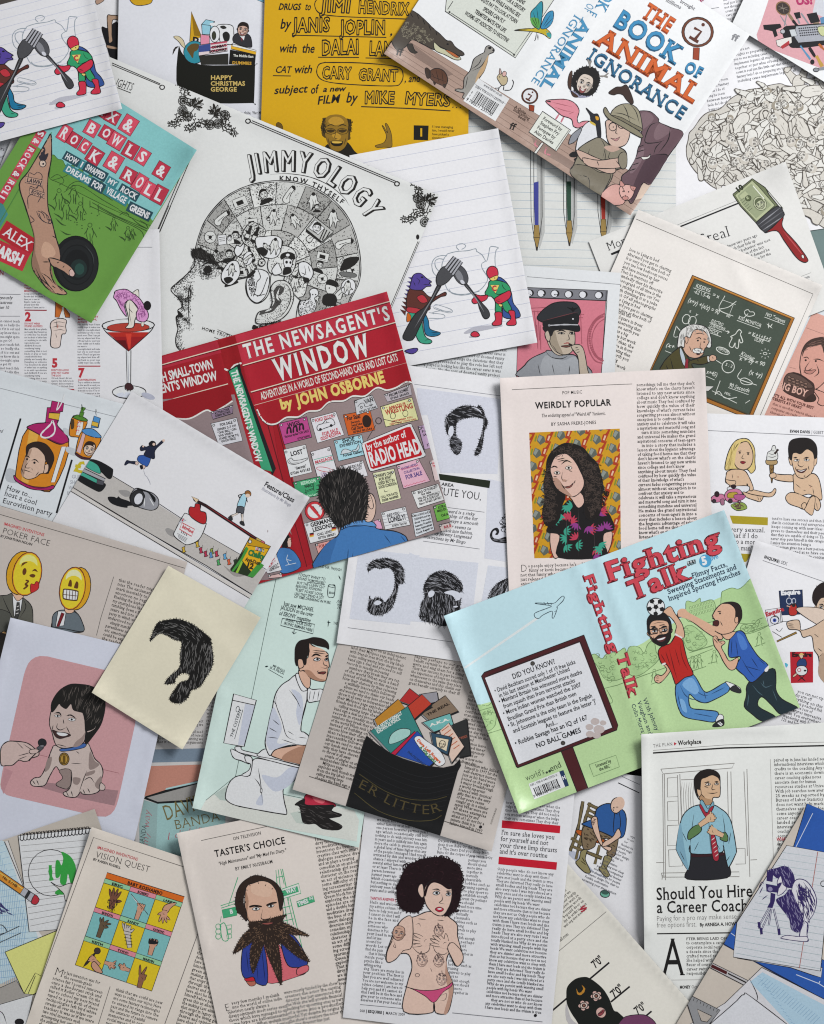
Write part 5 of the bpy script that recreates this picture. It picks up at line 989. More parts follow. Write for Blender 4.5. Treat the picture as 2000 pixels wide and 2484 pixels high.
# peaked-cap page
on('capman');fr(2,1);part('text_column');ln('88898c',4,'970 594 1800 664')
body('a would be film proceeded to play the role has left test audiences wincing played is looking less like the career saver it was supposed to be and more like the sort of doomed vanity project whose only point is to indulge the delusions that they can sing',0,1150,5.5,800,36,8,26,'4a4b4e',edge=lambda i:(-20*i,800-6*i+20*i))
part('pink_room','pink dressing room with a row of bulbs');q('cf7886','900 770 1632 797 1594 1440 880 1440',5);q('7c7c82','940 684 1650 712 1642 797 950 768',6);q('55555a','1632 715 1650 712 1642 797 1628 790');ln(K,5,'1642 797 1592 1440')
for x,y in((985,733),(1086,735),(1200,738),(1316,743),(1437,746),(1570,750)):el(K,x+14,y-2,28,28);el('dcdce0',x,y,30,30,0,5)
l('a0525f',6,'1000 860 1200 850','1010 890 1180 880','1030 880 1050 1100','1060 880 1075 1130','1420 900 1430 1160','1400 910 1450 912','1360 940 1440 940','1050 1000 1060 1200','1080 1000 1085 1210',taper=0);l('a0525f',10,'1622 905 1560 940 1500 1020 1480 1110 1490 1210 1540 1300 1608 1325',taper=0);l('a0525f',7,'1620 950 1570 985 1530 1050 1515 1120 1525 1200 1565 1270 1610 1285',taper=0)
for i in range(30):a=math.radians(90+i*6);(el('a0525f',1635+138*math.cos(a),1115+190*math.sin(a),9)if 1635+138*math.cos(a)<1610 else 0)
raise_layer();part('capped_man','young man in a peaked cap drawing on a moustache');gs='bbac9a'
p('8f9196','905 1440 950 1340 1010 1280 1120 1230 1150 1215 1290 1245 1380 1260 1420 1340 1470 1340 1480 1440',7);p('a2a4a8','1120 1260 1270 1300 1380 1270 1400 1420 1100 1430',0);l(K,5,'1120 1215 1170 1270 1260 1285 1330 1250','1060 1330 1080 1420','1330 1340 1320 1420','1180 1330 1200 1420');p(gs,'1145 1100 1180 1220 1260 1260 1330 1200 1330 1100',5)
p(gs,'1160 1020 1260 1010 1350 1040 1372 1080 1368 1180 1330 1240 1260 1250 1190 1200 1150 1110',7);p('9c8e7c','1190 1200 1160 1110 1200 1050 1230 1150 1270 1245',0);p(gs,'1120 1070 1145 1045 1165 1100 1155 1140 1130 1120',6);p('1f1d1e','1110 1010 1280 1000 1260 1040 1200 1050 1180 1090 1160 1095 1150 1050 1120 1060',0)
p('2b2c30','1056 950 1070 910 1120 860 1200 815 1300 806 1380 820 1420 880 1400 930 1360 960 1200 980 1110 980',7);p('1b1b1e','1110 970 1200 945 1390 905 1390 1000 1300 1010 1180 1010 1115 1020',6);l('6a3a3e',5,'1100 968 1240 930 1400 890');p('17171a','1180 1010 1260 1000 1390 992 1415 1045 1380 1056 1300 1040 1190 1030',5);l('b4b4b8',9,'1160 1005 1280 998 1400 1000',taper=0);el('8a8a8e',1155,1004,10);el('c9c9cc',1356,950,9,9,0,3);p('121214','1308 852 1345 860 1352 848 1362 860 1404 852 1375 872 1358 890 1340 872',0)
l(K,9,'1215 1060 1260 1045 1300 1062','1320 1060 1360 1062');p('d8d0c4','1230 1072 1260 1062 1285 1075',4);p('d8d0c4','1325 1075 1350 1065 1366 1078',4);el(K,1260,1072,9);el(K,1348,1074,9);l(K,5,'1312 1070 1325 1120 1300 1130','1180 1170 1220 1220');p('6a4038','1255 1180 1300 1172 1335 1180 1300 1190',4);l('a02a32',8,'1275 1160 1310 1152 1330 1160');l('2a1a1a',14,'1320 1160 1380 1190',taper=0);p(gs,'1340 1180 1390 1165 1430 1180 1455 1240 1480 1380 1500 1440 1420 1440 1400 1280 1370 1230',6);l(K,5,'1370 1195 1400 1190','1375 1215 1410 1205','1385 1235 1415 1225')
# red shop-window jacket
on('news');fr(1,1);part('awning_stripes','lighter red bands and cream pin lines');
q('b32a3c','245 1092 1528 716 1600 980 310 1335');q('8f0f18','95 1135 245 1092 310 1335 390 1700 200 1760');q('9a1420','-600 1330 95 1135 200 1500 -600 1700');q('a92436','-480 1300 95 1135 130 1235 -480 1400');q('a31828','310 1335 1600 980 1700 1330 420 1690')
cr='dccdb8'
for a,b in(('-600 1400','1548 802'),('310 1342','1600 978'),('378 1566','1666 1203'),('408 1680','1692 1322'),('-600 1712','186 1497')):
 A_=pts(a+' '+b);ln('4a0c12',5,A_+(0,9));ln(cr,7,A_)
part('panes','mauve shop window with red glazing bars');fr(1,2);q('917f7e','590 40 1736 -330 2090 980 900 1290 700 1000');q('8a7879','-500 -100 240 -150 560 1000 640 1400 -500 1500');q('98131f','560 60 610 40 905 1270 800 1310 700 950');ln('5a0a12',6,'520 100 850 1300','590 60 905 1280');q('98131f','270 -60 340 -80 610 560 700 990 830 1300 760 1320 560 660')
fr(1,1);sc=[(430,1712),(470,1790),(530,1835),(600,1830),(680,1780),(780,1775),(860,1730),(960,1718),(1040,1650),(1160,1640),(1240,1600),(1340,1600),(1440,1530),(1520,1550),(1600,1530),(1690,1480),(1745,1490)]
S1=smooth(sc,False,5);q('9a1420',np.vstack((S1,[(1690,1320),(405,1680)])));ribbon(S1,12,False,'e0d6d0',0,0);ribbon(S1+(0,9),4,False,'2a1214',0,0)
S2=smooth([(-500,1840),(-300,1790),(-140,1790),(0,1720),(60,1735),(150,1690),(225,1640)],False,5);q('8c0e18',np.vstack((S2,[(190,1500),(-600,1710)])));ribbon(S2,11,False,'e0d6d0',0,0)
raise_layer();part('title','tall cream condensed capitals');tl='dcd6d2'
tx("THE NEWSAGENT'S",338,1285,1558,955,118,tl,.03,.5,0,'5a1018',.012,trk=.12);tx('WINDOW',610,1470,1390,1250,178,tl,.035,.5,0,'5a1018',.012,trk=.14);tx('ADVENTURES IN A WORLD OF SECOND-HAND CARS AND LOST CATS',470,1632,1622,1300,62,'dccfc6',.02);tx('by',636,1712,730,1688,80,'dcbf6a',.05);tx('JOHN OSBORNE',778,1682,1510,1480,92,'dcbf6a',.05,trk=.05);tx('WITH SMALL-TOWN',-470,1510,66,1362,74,tl,.03);tx("NEWSAGENT'S WINDOW",-640,1640,100,1462,74,tl,.03)
part('spine_title','green spine label');l('e0d6d0',12,'155 1370 200 1385 240 1340 300 1322',taper=0);q('17181a','185 1385 285 1325 300 1400 590 2210 560 2270');fr(1,2);q('3a9a70','195 -345 262 -385 560 500 470 480');fr(1,1);tx("THE NEWSAGENT'S WINDOW",212,1392,425,2160,52,'d6dcd4',.03)
fr(1,2);part('shop_cards','coloured notice cards with hand lettering')
def card(col,s,lines,c=K,pins=1):
 P=pts(s);q(col,P,5)
 tl_,tr_,br_,bl_=P[0],P[1],P[2],P[3]
 for t,v0,v1,u0,u1,h,c2 in lines:
  a=np.array(between(between(tl_,tr_,u0),between(bl_,br_,u0),v0));b_=np.array(between(between(tl_,tr_,u1),between(bl_,br_,u1),v1));tx(t,*a,*b_,h,c2 or c,.022,0)
 if pins:
  for u,v in((.08,.1),(.9,.1)):x,y=between(between(tl_,tr_,u),between(bl_,br_,u),v);el('c9c9c9',x,y,9,9,0,4)
rb='b8404e'
card('8a7488','40 0 230 -60 225 10 60 60',(('ATTRACTIVE',.5,.5,.15,.85,20,None),('07809 821904',.85,.85,.15,.9,18,None)))
card('cfcdd2','42 95 258 45 310 240 110 285',(('FOR SALE',.2,.2,.3,.8,22,None),('SERIES 2-7 OF',.36,.36,.15,.9,18,None),("'THE BILL' ON",.5,.5,.12,.88,18,None),('VHS VIDEO',.63,.63,.12,.7,18,None),('(TAPED FROM TV)',.76,.76,.1,.9,18,None),('GOOD PRICE',.88,.88,.15,.75,18,None)))
card('b44684','612 95 850 38 892 210 660 272',(('WIGS',.28,.28,.28,.72,34,None),('Various styles FOR SALE',.72,.72,.08,.95,20,None),('07758 968905',.95,.95,.5,.95,16,None)))
for x,y in((700,140),(752,130),(805,112)):p('2a1620',[(x-22,y+40),(x-18,y-5),(x,y-22),(x+18,y-8),(x+24,y+36),(x+8,y+30),(x+6,y),(x-8,y+4),(x-8,y+38)],0)
card('d6d4d8','880 52 1095 -5 1165 190 940 260',(('FORD ESCORT',.2,.2,.14,.92,28,rb),('FOR SALE',.8,.8,.25,.85,30,rb),('0207453994',.95,.95,.15,.9,28,rb)))
p('d6d4d8','935 130 950 105 985 95 1010 65 1060 55 1082 80 1080 105 1000 135 950 155',5);l(K,4,'985 95 1050 82','1010 65 1020 90');el(K,965,145,12);el(K,1055,112,12)
card('c65a20','1156 22 1382 -22 1425 150 1200 195',(('For Sale!',.3,.3,.1,.6,34,None),('Second-',.48,.48,.2,.55,18,None),('hand bike',.62,.62,.2,.6,18,None),('Call Dave',.8,.8,.16,.6,26,None),('07967 831544',.95,.95,.2,.9,18,None)));p('2a1a14','1320 50 1340 25 1370 30 1395 70 1380 120 1340 125 1320 90',0)
fr(1,1);card('c2c2c4','1250 1640 1400 1590 1450 1700 1270 1760',(('VAN',.45,.45,.5,.95,36,None),('07653 271446',.95,.95,.15,.95,18,None)));l(K,4,'1280 1690 1300 1665 1330 1660 1345 1690 1410 1670',taper=0);el(None,1310,1695,9,ow=4);el(None,1390,1675,9,ow=4)
card('b3a9ae','1500 1590 1720 1500 1736 1590 1530 1650',(('FROM HOME!',.5,.5,.15,.9,24,None),('07665 281655',.85,.85,.15,.9,18,None)))
card('ddd49c','1470 1690 1736 1610 1790 1800 1515 1860',(('* AMATEUR *',.22,.22,.15,.85,20,'a8362c'),('WRESTLING',.45,.45,.1,.95,42,'a8362c'),('SEPTEMBER 9TH',.86,.86,.2,.85,14,'a8362c'),('TRENTHAM TOWN HALL',.97,.97,.12,.95,14,'a8362c')));fr(1,2);el('ddd49c',1575,30,22,26,0,4);el('ddd49c',1680,10,22,26,0,4);fr(1,2)
card('d8d8da','655 315 840 272 895 505 710 550',(('LOST',.28,.28,.25,.8,36,None),("'dennis'",.78,.78,.3,.8,24,None),('07266 415163',.92,.92,.05,.95,22,None)));p('d0d0d0','695 400 720 385 740 405 800 400 855 385 850 400 800 425 740 440 700 430 690 412',4);l(K,4,'700 400 720 430 790 420')
card('d8d4d8','880 335 1045 288 1115 525 945 568',(('MASSAGE',.45,.45,.08,.95,26,rb),('CALL',.86,.86,.2,.5,16,'8a6a98'),('07514',.96,.96,.2,.6,18,'8a6a98')));ln('4aa08a',4,'910 400 1070 360','925 440 1085 400');el(None,1000,482,70,18,10,4,rb)
card('a4cde0','1078 240 1312 190 1350 355 1118 412',(('SHOE',.2,.2,.28,.72,30,None),('EXHIBITION',.38,.38,.15,.92,24,None),('Forbes Gallery',.86,.86,.2,.9,22,None)));p('c4ccd0','1138 350 1150 320 1180 310 1220 325 1222 338 1140 355',4);p('c4ccd0','1235 320 1265 310 1285 270 1292 300 1280 322 1240 332',4)
card('d8d4dc','1125 455 1322 405 1365 535 1200 575',(('STUDIO FLAT',.3,.3,.3,.9,22,None),('TO LET',.5,.5,.5,.85,22,None)))
card('3f9a68','735 590 960 540 1010 690 775 735',(('BEDROOM',.25,.25,.25,.8,26,'b6d8c0'),('FARCE',.45,.45,.35,.7,24,K),('by Kim Lysbrook',.95,.95,.2,.95,16,'b6d8c0')));l(K,4,'830 680 905 650','840 650 845 690','905 625 912 665','840 665 905 640',taper=0)
q('c9c9cc','1300 80 1210 340');el('c23038',918,832,84,82,0,5);el('dcdadc',918,832,62,60);l(K,8,'880 800 950 870','900 790 945 850',taper=0);l('c23038',18,'868 775 968 890',taper=0)
card('d8d8da','826 938 1080 870 1125 1040 880 1105',(('GERMAN',.25,.25,.18,.85,34,None),('LESSONS',.5,.5,.2,.85,34,None),('CALL LENZ',.74,.74,.3,.8,20,None),('07756 280631',.92,.92,.3,.9,20,None)))
for x,y in((872,1020),(1058,968)):
 for i,c_ in enumerate(('1a1a1a','a82a2a','d2a832')):q(c_,[(x,y+i*11),(x+36,y-8+i*11),(x+38,y+4+i*11),(x+2,y+12+i*11)])
card('dc9a92','920 1112 1060 1078 1100 1180 950 1200',(('FOR SALE',.4,.4,.15,.9,24,'8a2a2a'),))
card('dcd8b0','1405 512 1585 475 1645 725 1472 772',(("DWARF'S CHIN",.17,.17,.08,.9,26,None),('FOR RENT',.29,.29,.2,.8,24,None),('USED BUT IN',.41,.41,.12,.9,24,None),('GOOD CONDITION',.53,.53,.1,.95,24,None),('CALL FOR RATES',.84,.84,.08,.9,20,None),('0208 464985',.95,.95,.1,.9,20,None)));l(K,4,'1500 650 1510 670 1540 660')
card('d9a9b8','1605 450 1790 390 1890 580 1665 645',(('ENTIRE VIDEO',.25,.25,.15,.85,20,'4a3a7a'),('COLLECTION',.42,.42,.2,.85,20,'4a3a7a'),('FOR SALE',.66,.66,.2,.85,34,'4a3a7a')));l('c0506a',4,[(1640+i*12-(i%2)*8,480+(i%2)*10-i*3)for i in range(14)],[(1668+i*14,620+(i%2)*10-i*4)for i in range(14)],taper=0,sm=0)
card('d6d6d8','1475 845 1680 795 1722 950 1510 990',(('ARE YOU',.34,.34,.2,.7,26,None),('LONELY?',.66,.66,.2,.9,44,None),('07939 763791',.93,.93,.3,.9,18,None)));
for i in range(4):ln('8a8a90',3,[(1485+i*7,880+i*26),(1695+i*7,832+i*26)])
card('d29ab8','1400 920 1465 900 1490 980 1440 985',());fr(2,2)
card('b89ab8','52 120 150 95 190 290 105 315',(('PETS',.15,.15,.2,.8,22,None),('FOR',.3,.3,.2,.7,20,None),('SALE',.45,.45,.2,.8,20,None),('321',.9,.9,.3,.8,20,None)));card('d8c2c0','150 410 210 395 260 560 190 580',(('HAIR',.2,.2,.2,.9,22,rb),('TRIM',.38,.38,.2,.9,22,rb)))
card('d8d6d4','-5 670 220 602 270 740 50 810',(('BAG OF FORKS',.22,.22,.2,.85,22,None),('for sale',.38,.38,.3,.65,20,None),('WILL SELL INDIVIDUALLY',.55,.55,.12,.95,17,None),('OR AS A JOB LOT',.7,.7,.12,.9,17,None),('Ring: 07463 241957',.86,.86,.1,.95,17,None)))
card('6fae4a','178 792 320 750 360 880 212 922',(('ATTRACTIVE',.26,.26,.25,1,22,None),('MALE ESCORT',.45,.45,.15,.98,20,None),('Call James',.78,.78,.3,.95,20,None)));card('cfd2d6','-5 855 150 820 190 990 30 1050',tuple((t,.16+.15*i,.16+.15*i,.08,.95,17,None)for i,t in enumerate(('I AM LOOKING for the','CLEANING and the','shoes Two such','beauty Freshly','Also babysitter','Cook Repair to'))));card('d8c6c0','228 950 330 925 350 985 250 1010',(('B.R.B',.6,.6,.3,.9,20,rb),))
raise_layer();fr(1,2);part('author_plaque','red rounded plaque with white words');P_=smooth(pts('1318 270 1340 248 1680 108 1715 100 1740 118 1845 340 1840 370 1810 385 1430 490 1395 496 1372 475 1318 300'),True,3);q('dcd8d8',P_,5);q('b3141e','1336 268 1690 126 1722 122 1822 352 1812 366 1410 478 1388 470');ln(K,4,'1360 228 1430 110','1640 90 1500 60');el(None,1455,72,24,26,0,5)
tx('by the author of',1362,322,1690,206,56,'e0dad8',.02,.5);tx('RADIO HEAD',1394,456,1818,336,118,'e0dad8',.035,.5)
part('shopper','dark-haired man in a blue shirt seen from behind')
p('3f73ac','905 1300 920 1240 1000 1130 1100 1050 1130 1000 1150 960 1300 905 1400 920 1440 980 1580 1000 1660 1030 1700 1080 1760 1300 1000 1380',7);p('5a8cc2','1140 990 1170 950 1300 908 1400 922 1430 965 1300 950 1200 965',5);l('1f3f66',6,'920 1250 1010 1120 1120 1040','1120 1000 1200 965 1320 962','1200 1150 1190 1280','1240 1180 1220 1300','1500 1030 1560 1110','1640 1040 1690 1100');p('35659c','905 1300 1000 1130 1100 1060 1060 1200 1020 1320',0)
p('d2b4a4','1350 700 1400 690 1430 760 1425 860 1390 920 1340 910 1340 800',6);p('d2b4a4','1355 720 1375 690 1395 720 1412 790 1395 815 1370 790',5)
Hh=p('1b1817','950 640 975 570 1040 510 1120 480 1210 480 1290 510 1340 570 1370 650 1365 760 1350 870 1320 910 1250 920 1130 970 1080 940 1030 860 980 800 950 720',0);hair('5a5450',Hh,130,70,lambda x,y:90+(x-1150)*.12,3);hair('000000',Hh,120,60,lambda x,y:90+(x-1150)*.12,6);fringe('1b1817',Hh,15,26,9)
p('3f73ac','600 1190 640 1140 740 1170 800 1300 650 1360 610 1280',5);p('1b1817','640 1130 680 1030 710 1060 700 1130',0);p('d2b4a4','690 1070 715 1060 715 1130 690 1130',4);l('c9d2dc',4,'690 1200 680 1240 700 1280','680 1240 720 1250','670 1290 760 1270',taper=0);q('8a7879','500 1420 610 1340 640 1370 520 1400');card('d6d4d6','500 1330 590 1190 640 1330 520 1360',(('LET',.3,.3,.3,.9,22,rb),('VIDEO P',.62,.62,.3,.95,16,None),('0208-242-',.78,.78,.2,.95,16,None)),K,0);card('dcb4b0','525 1378 640 1355 640 1390 530 1400',())

# wigs and beards page
on('hirsute');part('grey_panels','pale grey picture panels');gp='cfd1da'
fr(2,1);q('cdced8','40 1530 745 1625 745 1760 60 1760');fr(2,2);q('cdced8','120 -30 755 -30 720 520 240 510');q(gp,'-20 1180 20 1200 -60 1736 -130 1736');q(gp,'60 1220 560 1268 500 1790 -30 1760');q(gp,'640 1290 812 1310 800 1560 560 1736');q('cfd0d9','640 560 770 590 795 1260 610 1230');fr(1,2);q(gp,'1290 1150 1800 1205 1720 1790 1210 1740')
fr(2,1);ln('8a8a90',4,'20 1500 745 1598');fr(1,3);ln('77777c',4,'1195 78 1800 160 2080 200')
fr(2,2);part('heading','dark bar with heading and italic standfirst');q('20271a','225 518 660 576 652 640 235 570');tx('SMOOTH AREA',60,592,350,630,26,'2c2c2e',.01);tx('HIRSUTE YOU,',110,678,582,742,64,'242426',-.005);ln('77777c',4,'300 802 610 842','92 1085 570 1152')
for i,t in enumerate(('Growing a beard is a risky','the membership of the fur','club is not always a smooth','ride but the hair seems to','be creeping back into fashion.','Words by Jeremy Langmead','Illustrations by Mr Bingo')):x1=(528,552,558,497,512,500,450)[i];tx(t,(110,105,100,95,90,70,96)[i],(824,864,906,946,986,1016,1058)[i],x1,872+i*40-(i>4)*4,27,'4a4a4e',0,1,.2)
hk='1d1c1f'
def wig(s,n,L,ang,wd=4,fr_=13):
 P=p(hk,s,0);hair('96969c',P,n,L,ang,wd*.7);hair('000000',P,n//2,L,ang,wd);fringe(hk,P,16,fr_,5);return P
part('parted_wig','parted hair and sideburns');wig('275 90 290 40 330 0 400 -30 450 -50 530 -20 560 -60 600 -20 620 40 640 80 625 130 610 160 605 200 590 300 560 358 525 355 560 260 590 160 600 60 560 20 530 40 460 50 400 70 375 100 370 180 385 220 420 260 405 340 370 358 330 310 318 250 330 200 300 190 285 150',110,60,lambda x,y:80 if abs(x-450)>130 else 20);p(gp,'318 125 345 118 350 170 330 205 305 180',0);curls('5a5a60','320 230 400 220 415 330 370 350 330 300',40,9,4);fr(2,1);P_=wig('340 1730 400 1690 450 1680 520 1685 570 1710 600 1736 600 1790 500 1770 400 1790 340 1790',30,60,10);l('cdced8',8,'500 1690 560 1715 590 1750')
fr(1,2);part('swept_wig_and_beard','swept hair joined to a beard');
wig('1360 1310 1390 1260 1450 1236 1530 1230 1610 1255 1660 1310 1672 1380 1660 1440 1625 1450 1612 1520 1590 1600 1560 1660 1500 1700 1440 1712 1390 1700 1362 1660 1370 1600 1378 1555 1400 1580 1440 1560 1480 1570 1510 1600 1560 1540 1585 1480 1590 1400 1575 1340 1530 1310 1470 1320 1420 1310 1370 1340',170,55,lambda x,y:20 if y<1330 else(70 if y<1500 else 110));p(gp,'1415 1608 1440 1585 1470 1592 1480 1605 1450 1625 1425 1620',0);l(hk,8,'1375 1545 1382 1570','1662 1450 1650 1430')
fr(2,2);part('full_beard_head','swept-back hair with an enormous beard');wig('95 1480 130 1400 190 1350 260 1335 330 1355 390 1400 430 1470 405 1520 340 1505 275 1520 340 1545 370 1590 400 1570 415 1560 405 1640 410 1690 380 1760 90 1760 75 1620 105 1560',210,70,lambda x,y:200+(x-250)*.2 if y<1520 else 85);p(gp,'138 1520 165 1500 190 1515 180 1545 150 1560 138 1545',0);p(gp,'345 1640 365 1630 388 1635 368 1645',0);p(gp,'270 1520 340 1500 410 1530 405 1575 375 1580 340 1545',0);fr(2,3);P_=wig('80 -20 410 -40 300 60 200 50 110 0',60,60,85,fr_=30)
fr(2,2);part('curled_moustache','moustache curling into a ring');p(hk,'655 1040 675 990 715 972 735 1000 722 1032 700 1030 712 1010 700 995 680 1010 680 1050 720 1070 780 1050 800 1060 800 1100 740 1100 680 1085',0);hair('77777c','660 1040 690 1060 790 1070 795 1095 690 1085',20,40,10,3);curls(hk,'750 900 795 850 795 1010 755 1000',24,14,6)
part('second_head_of_hair','partial head of dark hair');wig('640 1590 660 1510 720 1440 800 1400 815 1420 790 1500 760 1560 700 1600',50,70,300)
raise_layer()
# long-curls page
on('weird');fr(2,1);part('heading','small capitals article heading');ln('5a5654',4,'842 1546 1736 1502 1854 1498');tx('POP MUSIC',1266,1586,1434,1578,27,'2a2828',-.01,0,0,trk=.04);tx('WEIRDLY POPULAR',1040,1706,1676,1678,52,'1c1a1a',.016,.4,trk=.05);fr(2,2);tx('The enduring appeal of "Weird Al" Yankovic.',1090,42,1632,22,28,'3a3636',0,.8,.22);tx('BY SASHA FRERE-JONES',1172,114,1552,98,27,'1c1a1a',-.003,.3,trk=.05)
part('text_columns');fr(3,1)
body("somethings tell me that they don't know what's on the charts haven't listened to any new artists since college and don't know anything about music They feel confused by how quickly the value of their knowledge of what's current fades songwriting process almost without exception is to confront that anxiety and to celebrate it will take a mysterious and masterful song and turn it into something mundane and universal He makes the grand aspirational concerns of teen-agers in into a story that includes a lesson about the hygienic advantage of taking food home",155,1518,-1.6,490,36.6,36,27,'2e2b2b',edge=lambda i:(-i*.4,490),ind=36)
fr(2,2);tx('D',915,1346,974,1344,62,'1c1a1a',-.02,1);body("o people enjoy because he's funny or kovic because he's not that funny who specializes just released dian who",976,1308,-2,415,37,8,28,'2e2b2b',edge=lambda i:((0,410)if i==0 else(10,400)if i==1 else(-64,470)));body('his own parody and hit songs',1430,1290,-2,300,37,4,28,'2e2b2b')
part('yellow_pattern','yellow ground scattered with red bottles and grey fans');bg=[(987,172),(1750,138),(1760,1210),(1031,1230)];q('c9941f',bg);fr(2,2)
def clipq(P):
 c=[tuple(v)for v in pts(P)]
 for h in halves(bg):
  c=clip_half(c,*h)
  if len(c)<3:return None
 return c
for r in range(-7,14):
 for k in range(0,9):
  x=960+k*134-r*34+60;y=60+r*112+k*74-60
  for col,s in(('a83a1e',[(x,y+70),(x+30,y+78),(x+62,y+10),(x+86,y-50),(x+76,y-54),(x+40,y-2),(x+18,y+4)]),('dcb49a',[(x+18,y+50),(x+32,y+53),(x+46,y+14),(x+32,y+10)]),('5d6259',[(x-70,y+54),(x-38,y+90),(x+4,y+62),(x-6,y+20),(x-50,y)]),('8a9088',[(x-64,y+48),(x-46,y+66),(x-20,y+22),(x-46,y+6)]),('7a8a2e',[(x+78,y+20),(x+90,y+24),(x+104,y-26),(x+92,y-30)])):
   c=clipq(s)
   if c:q(col,c)
raise_layer();part('curly_man','long-curled smiling man in a black floral shirt');fs='d8b3a4'
p(fs,'1170 1000 1240 1010 1240 1180 1230 1222 1195 1222 1165 1120',6);p(fs,'1600 1010 1680 1000 1680 1100 1640 1200 1620 1200',6)
Sh=p('1a1718','1150 960 1180 880 1260 800 1330 740 1400 800 1460 760 1560 760 1640 830 1690 920 1700 990 1620 1020 1610 1090 1620 1214 1235 1222 1245 1040 1140 1010',6)
for x,y in scatter(Sh,26):
 a=R.uniform(0,6.28);c_=R.choice(('8c3a84','3a9a82','b83a52','8c3a84','3a9a82'))
 for d in(-.9,-.45,0,.45,.9):u,v=math.cos(a+d),math.sin(a+d);p(c_,[(x,y),(x+30*u-10*v,y+30*v+10*u),(x+64*u,y+64*v),(x+30*u+6*v,y+30*v-6*u)],0)
l('3a3434',5,'1400 800 1405 1000 1400 1215','1300 880 1310 1200','1530 900 1540 1200')
p(fs,'1330 690 1460 640 1450 760 1400 806 1350 740',5);p('1c1614','1140 400 1180 330 1260 270 1340 262 1440 300 1500 370 1560 430 1590 520 1610 620 1600 720 1590 820 1560 890 1500 910 1450 850 1440 700 1300 600 1290 720 1260 800 1240 900 1180 960 1120 940 1100 850 1120 720 1110 600 1130 500',5)
p(fs,'1165 480 1190 400 1230 360 1300 350 1370 410 1420 500 1450 580 1440 640 1400 690 1350 712 1290 690 1220 640 1185 560',6);p('b08a78','1185 560 1220 640 1290 690 1350 712 1290 640 1230 560',0);p('d9b8a6','1260 370 1310 370 1350 420 1330 460 1280 430',0)
cu='1c1614';curls('463a34','1120 500 1170 420 1160 600 1220 720 1200 900 1120 940 1100 800',130,15,4);curls('463a34','1420 400 1560 440 1600 620 1590 800 1500 890 1450 760 1460 600',190,15,4);curls('463a34','1180 330 1340 270 1480 370 1400 420 1300 350 1200 390',60,16,4)
for s in('1120 500 1100 700 1100 900 1180 960 1250 800 1250 700','1560 430 1610 620 1600 800 1520 900 1450 800'):fringe(cu,s,16,26,7)
curls(cu,'1600 640 1650 660 1640 760 1600 800',20,16,6);l(cu,11,'1170 470 1200 455 1230 470','1255 440 1300 408 1345 425');p('e0d6cc','1195 510 1225 495 1248 512 1222 524',4);p('e0d6cc','1290 470 1320 452 1348 468 1322 484',4);el(cu,1222,510,10);el(cu,1320,468,10);l(cu,6,'1268 500 1262 560 1290 582 1310 572','1250 590 1280 628 1330 622 1372 580','1260 610 1290 650','1375 570 1368 600','1320 490 1350 500','1190 540 1225 545','1220 400 1290 385','1230 415 1300 400');p('8a4a42','1290 628 1330 620 1360 595 1340 628 1310 640',4);el('b08a78',1282,575,18,10)
# big-headed babies page
on('evan');fr(3,2);part('heading');ln('77777c',4,'758 154 1760 202');tx('EVAN DAVIS',1446,170,1616,178,22,'262628',.03,1);tx('| GUEST',1628,178,1730,184,24,'66666a',0,1)
part('blonde_baby','blonde big-headed baby with pink toy caravan');bs='d6b596'
p('d8c07c','900 480 910 400 940 310 990 240 1060 220 1110 240 1150 310 1152 420 1155 480 1120 515 1080 480 960 480 930 485',6);hair('a08a4c','905 470 950 320 1050 225 1000 330 960 470',26,90,105,3)
p(bs,'1020 660 1120 650 1270 680 1320 640 1328 672 1290 712 1200 705 1120 690',6);p(bs,'920 500 975 480 1060 490 1100 540 1140 640 1110 660 1085 600 1080 640 1000 660 930 650 940 610 905 590 910 530',6);p('dcdce0','930 630 1090 620 1100 660 1040 680 940 670',5);p(bs,'1050 670 1120 690 1190 705 1222 710 1200 752 1160 745 1080 715',6);p(bs,'905 570 950 575 990 580 980 612 930 610',5);l(K,4,'960 520 965 560','1000 545 1020 545','1195 715 1205 745','1175 710 1185 742');el('b98a72',1012,545,6)
p(bs,'975 400 990 300 1030 260 1090 250 1130 320 1135 400 1110 460 1060 485 1000 465',6);p('d8c07c','960 460 975 330 1040 240 1000 320 985 400 975 470',0);l(K,6,'1010 330 1040 325','1080 338 1110 342');el(K,1025,342,9,7);el(K,1095,352,9,7);l(K,5,'1058 350 1042 385 1065 392');p('8a2430','1028 418 1050 412 1075 420 1050 436',3)
pk='c87898';p(pk,'895 700 930 655 1000 645 1040 670 1045 720 1000 755 920 750',5);p('b49a3a','930 680 1000 675 1000 715 925 720',4);p(pk,'785 720 820 695 880 690 900 720 895 745 800 760',5);el('3a2c34',808,748,16,16,0,4);el('3a2c34',945,748,18,18,0,4);p('b0588a','975 700 1020 690 1075 705 1040 740 990 735',4);p('8aa04a','950 780 1050 760 1085 810 1000 828',4);curls('5a2a3a','960 770 1040 745 1060 800 990 810',12,16,6);el('2a1a1e',832,690,22,26);el('2a1a1e',972,625,24,18);p('a06a80','860 740 890 730 895 775 870 780',4)
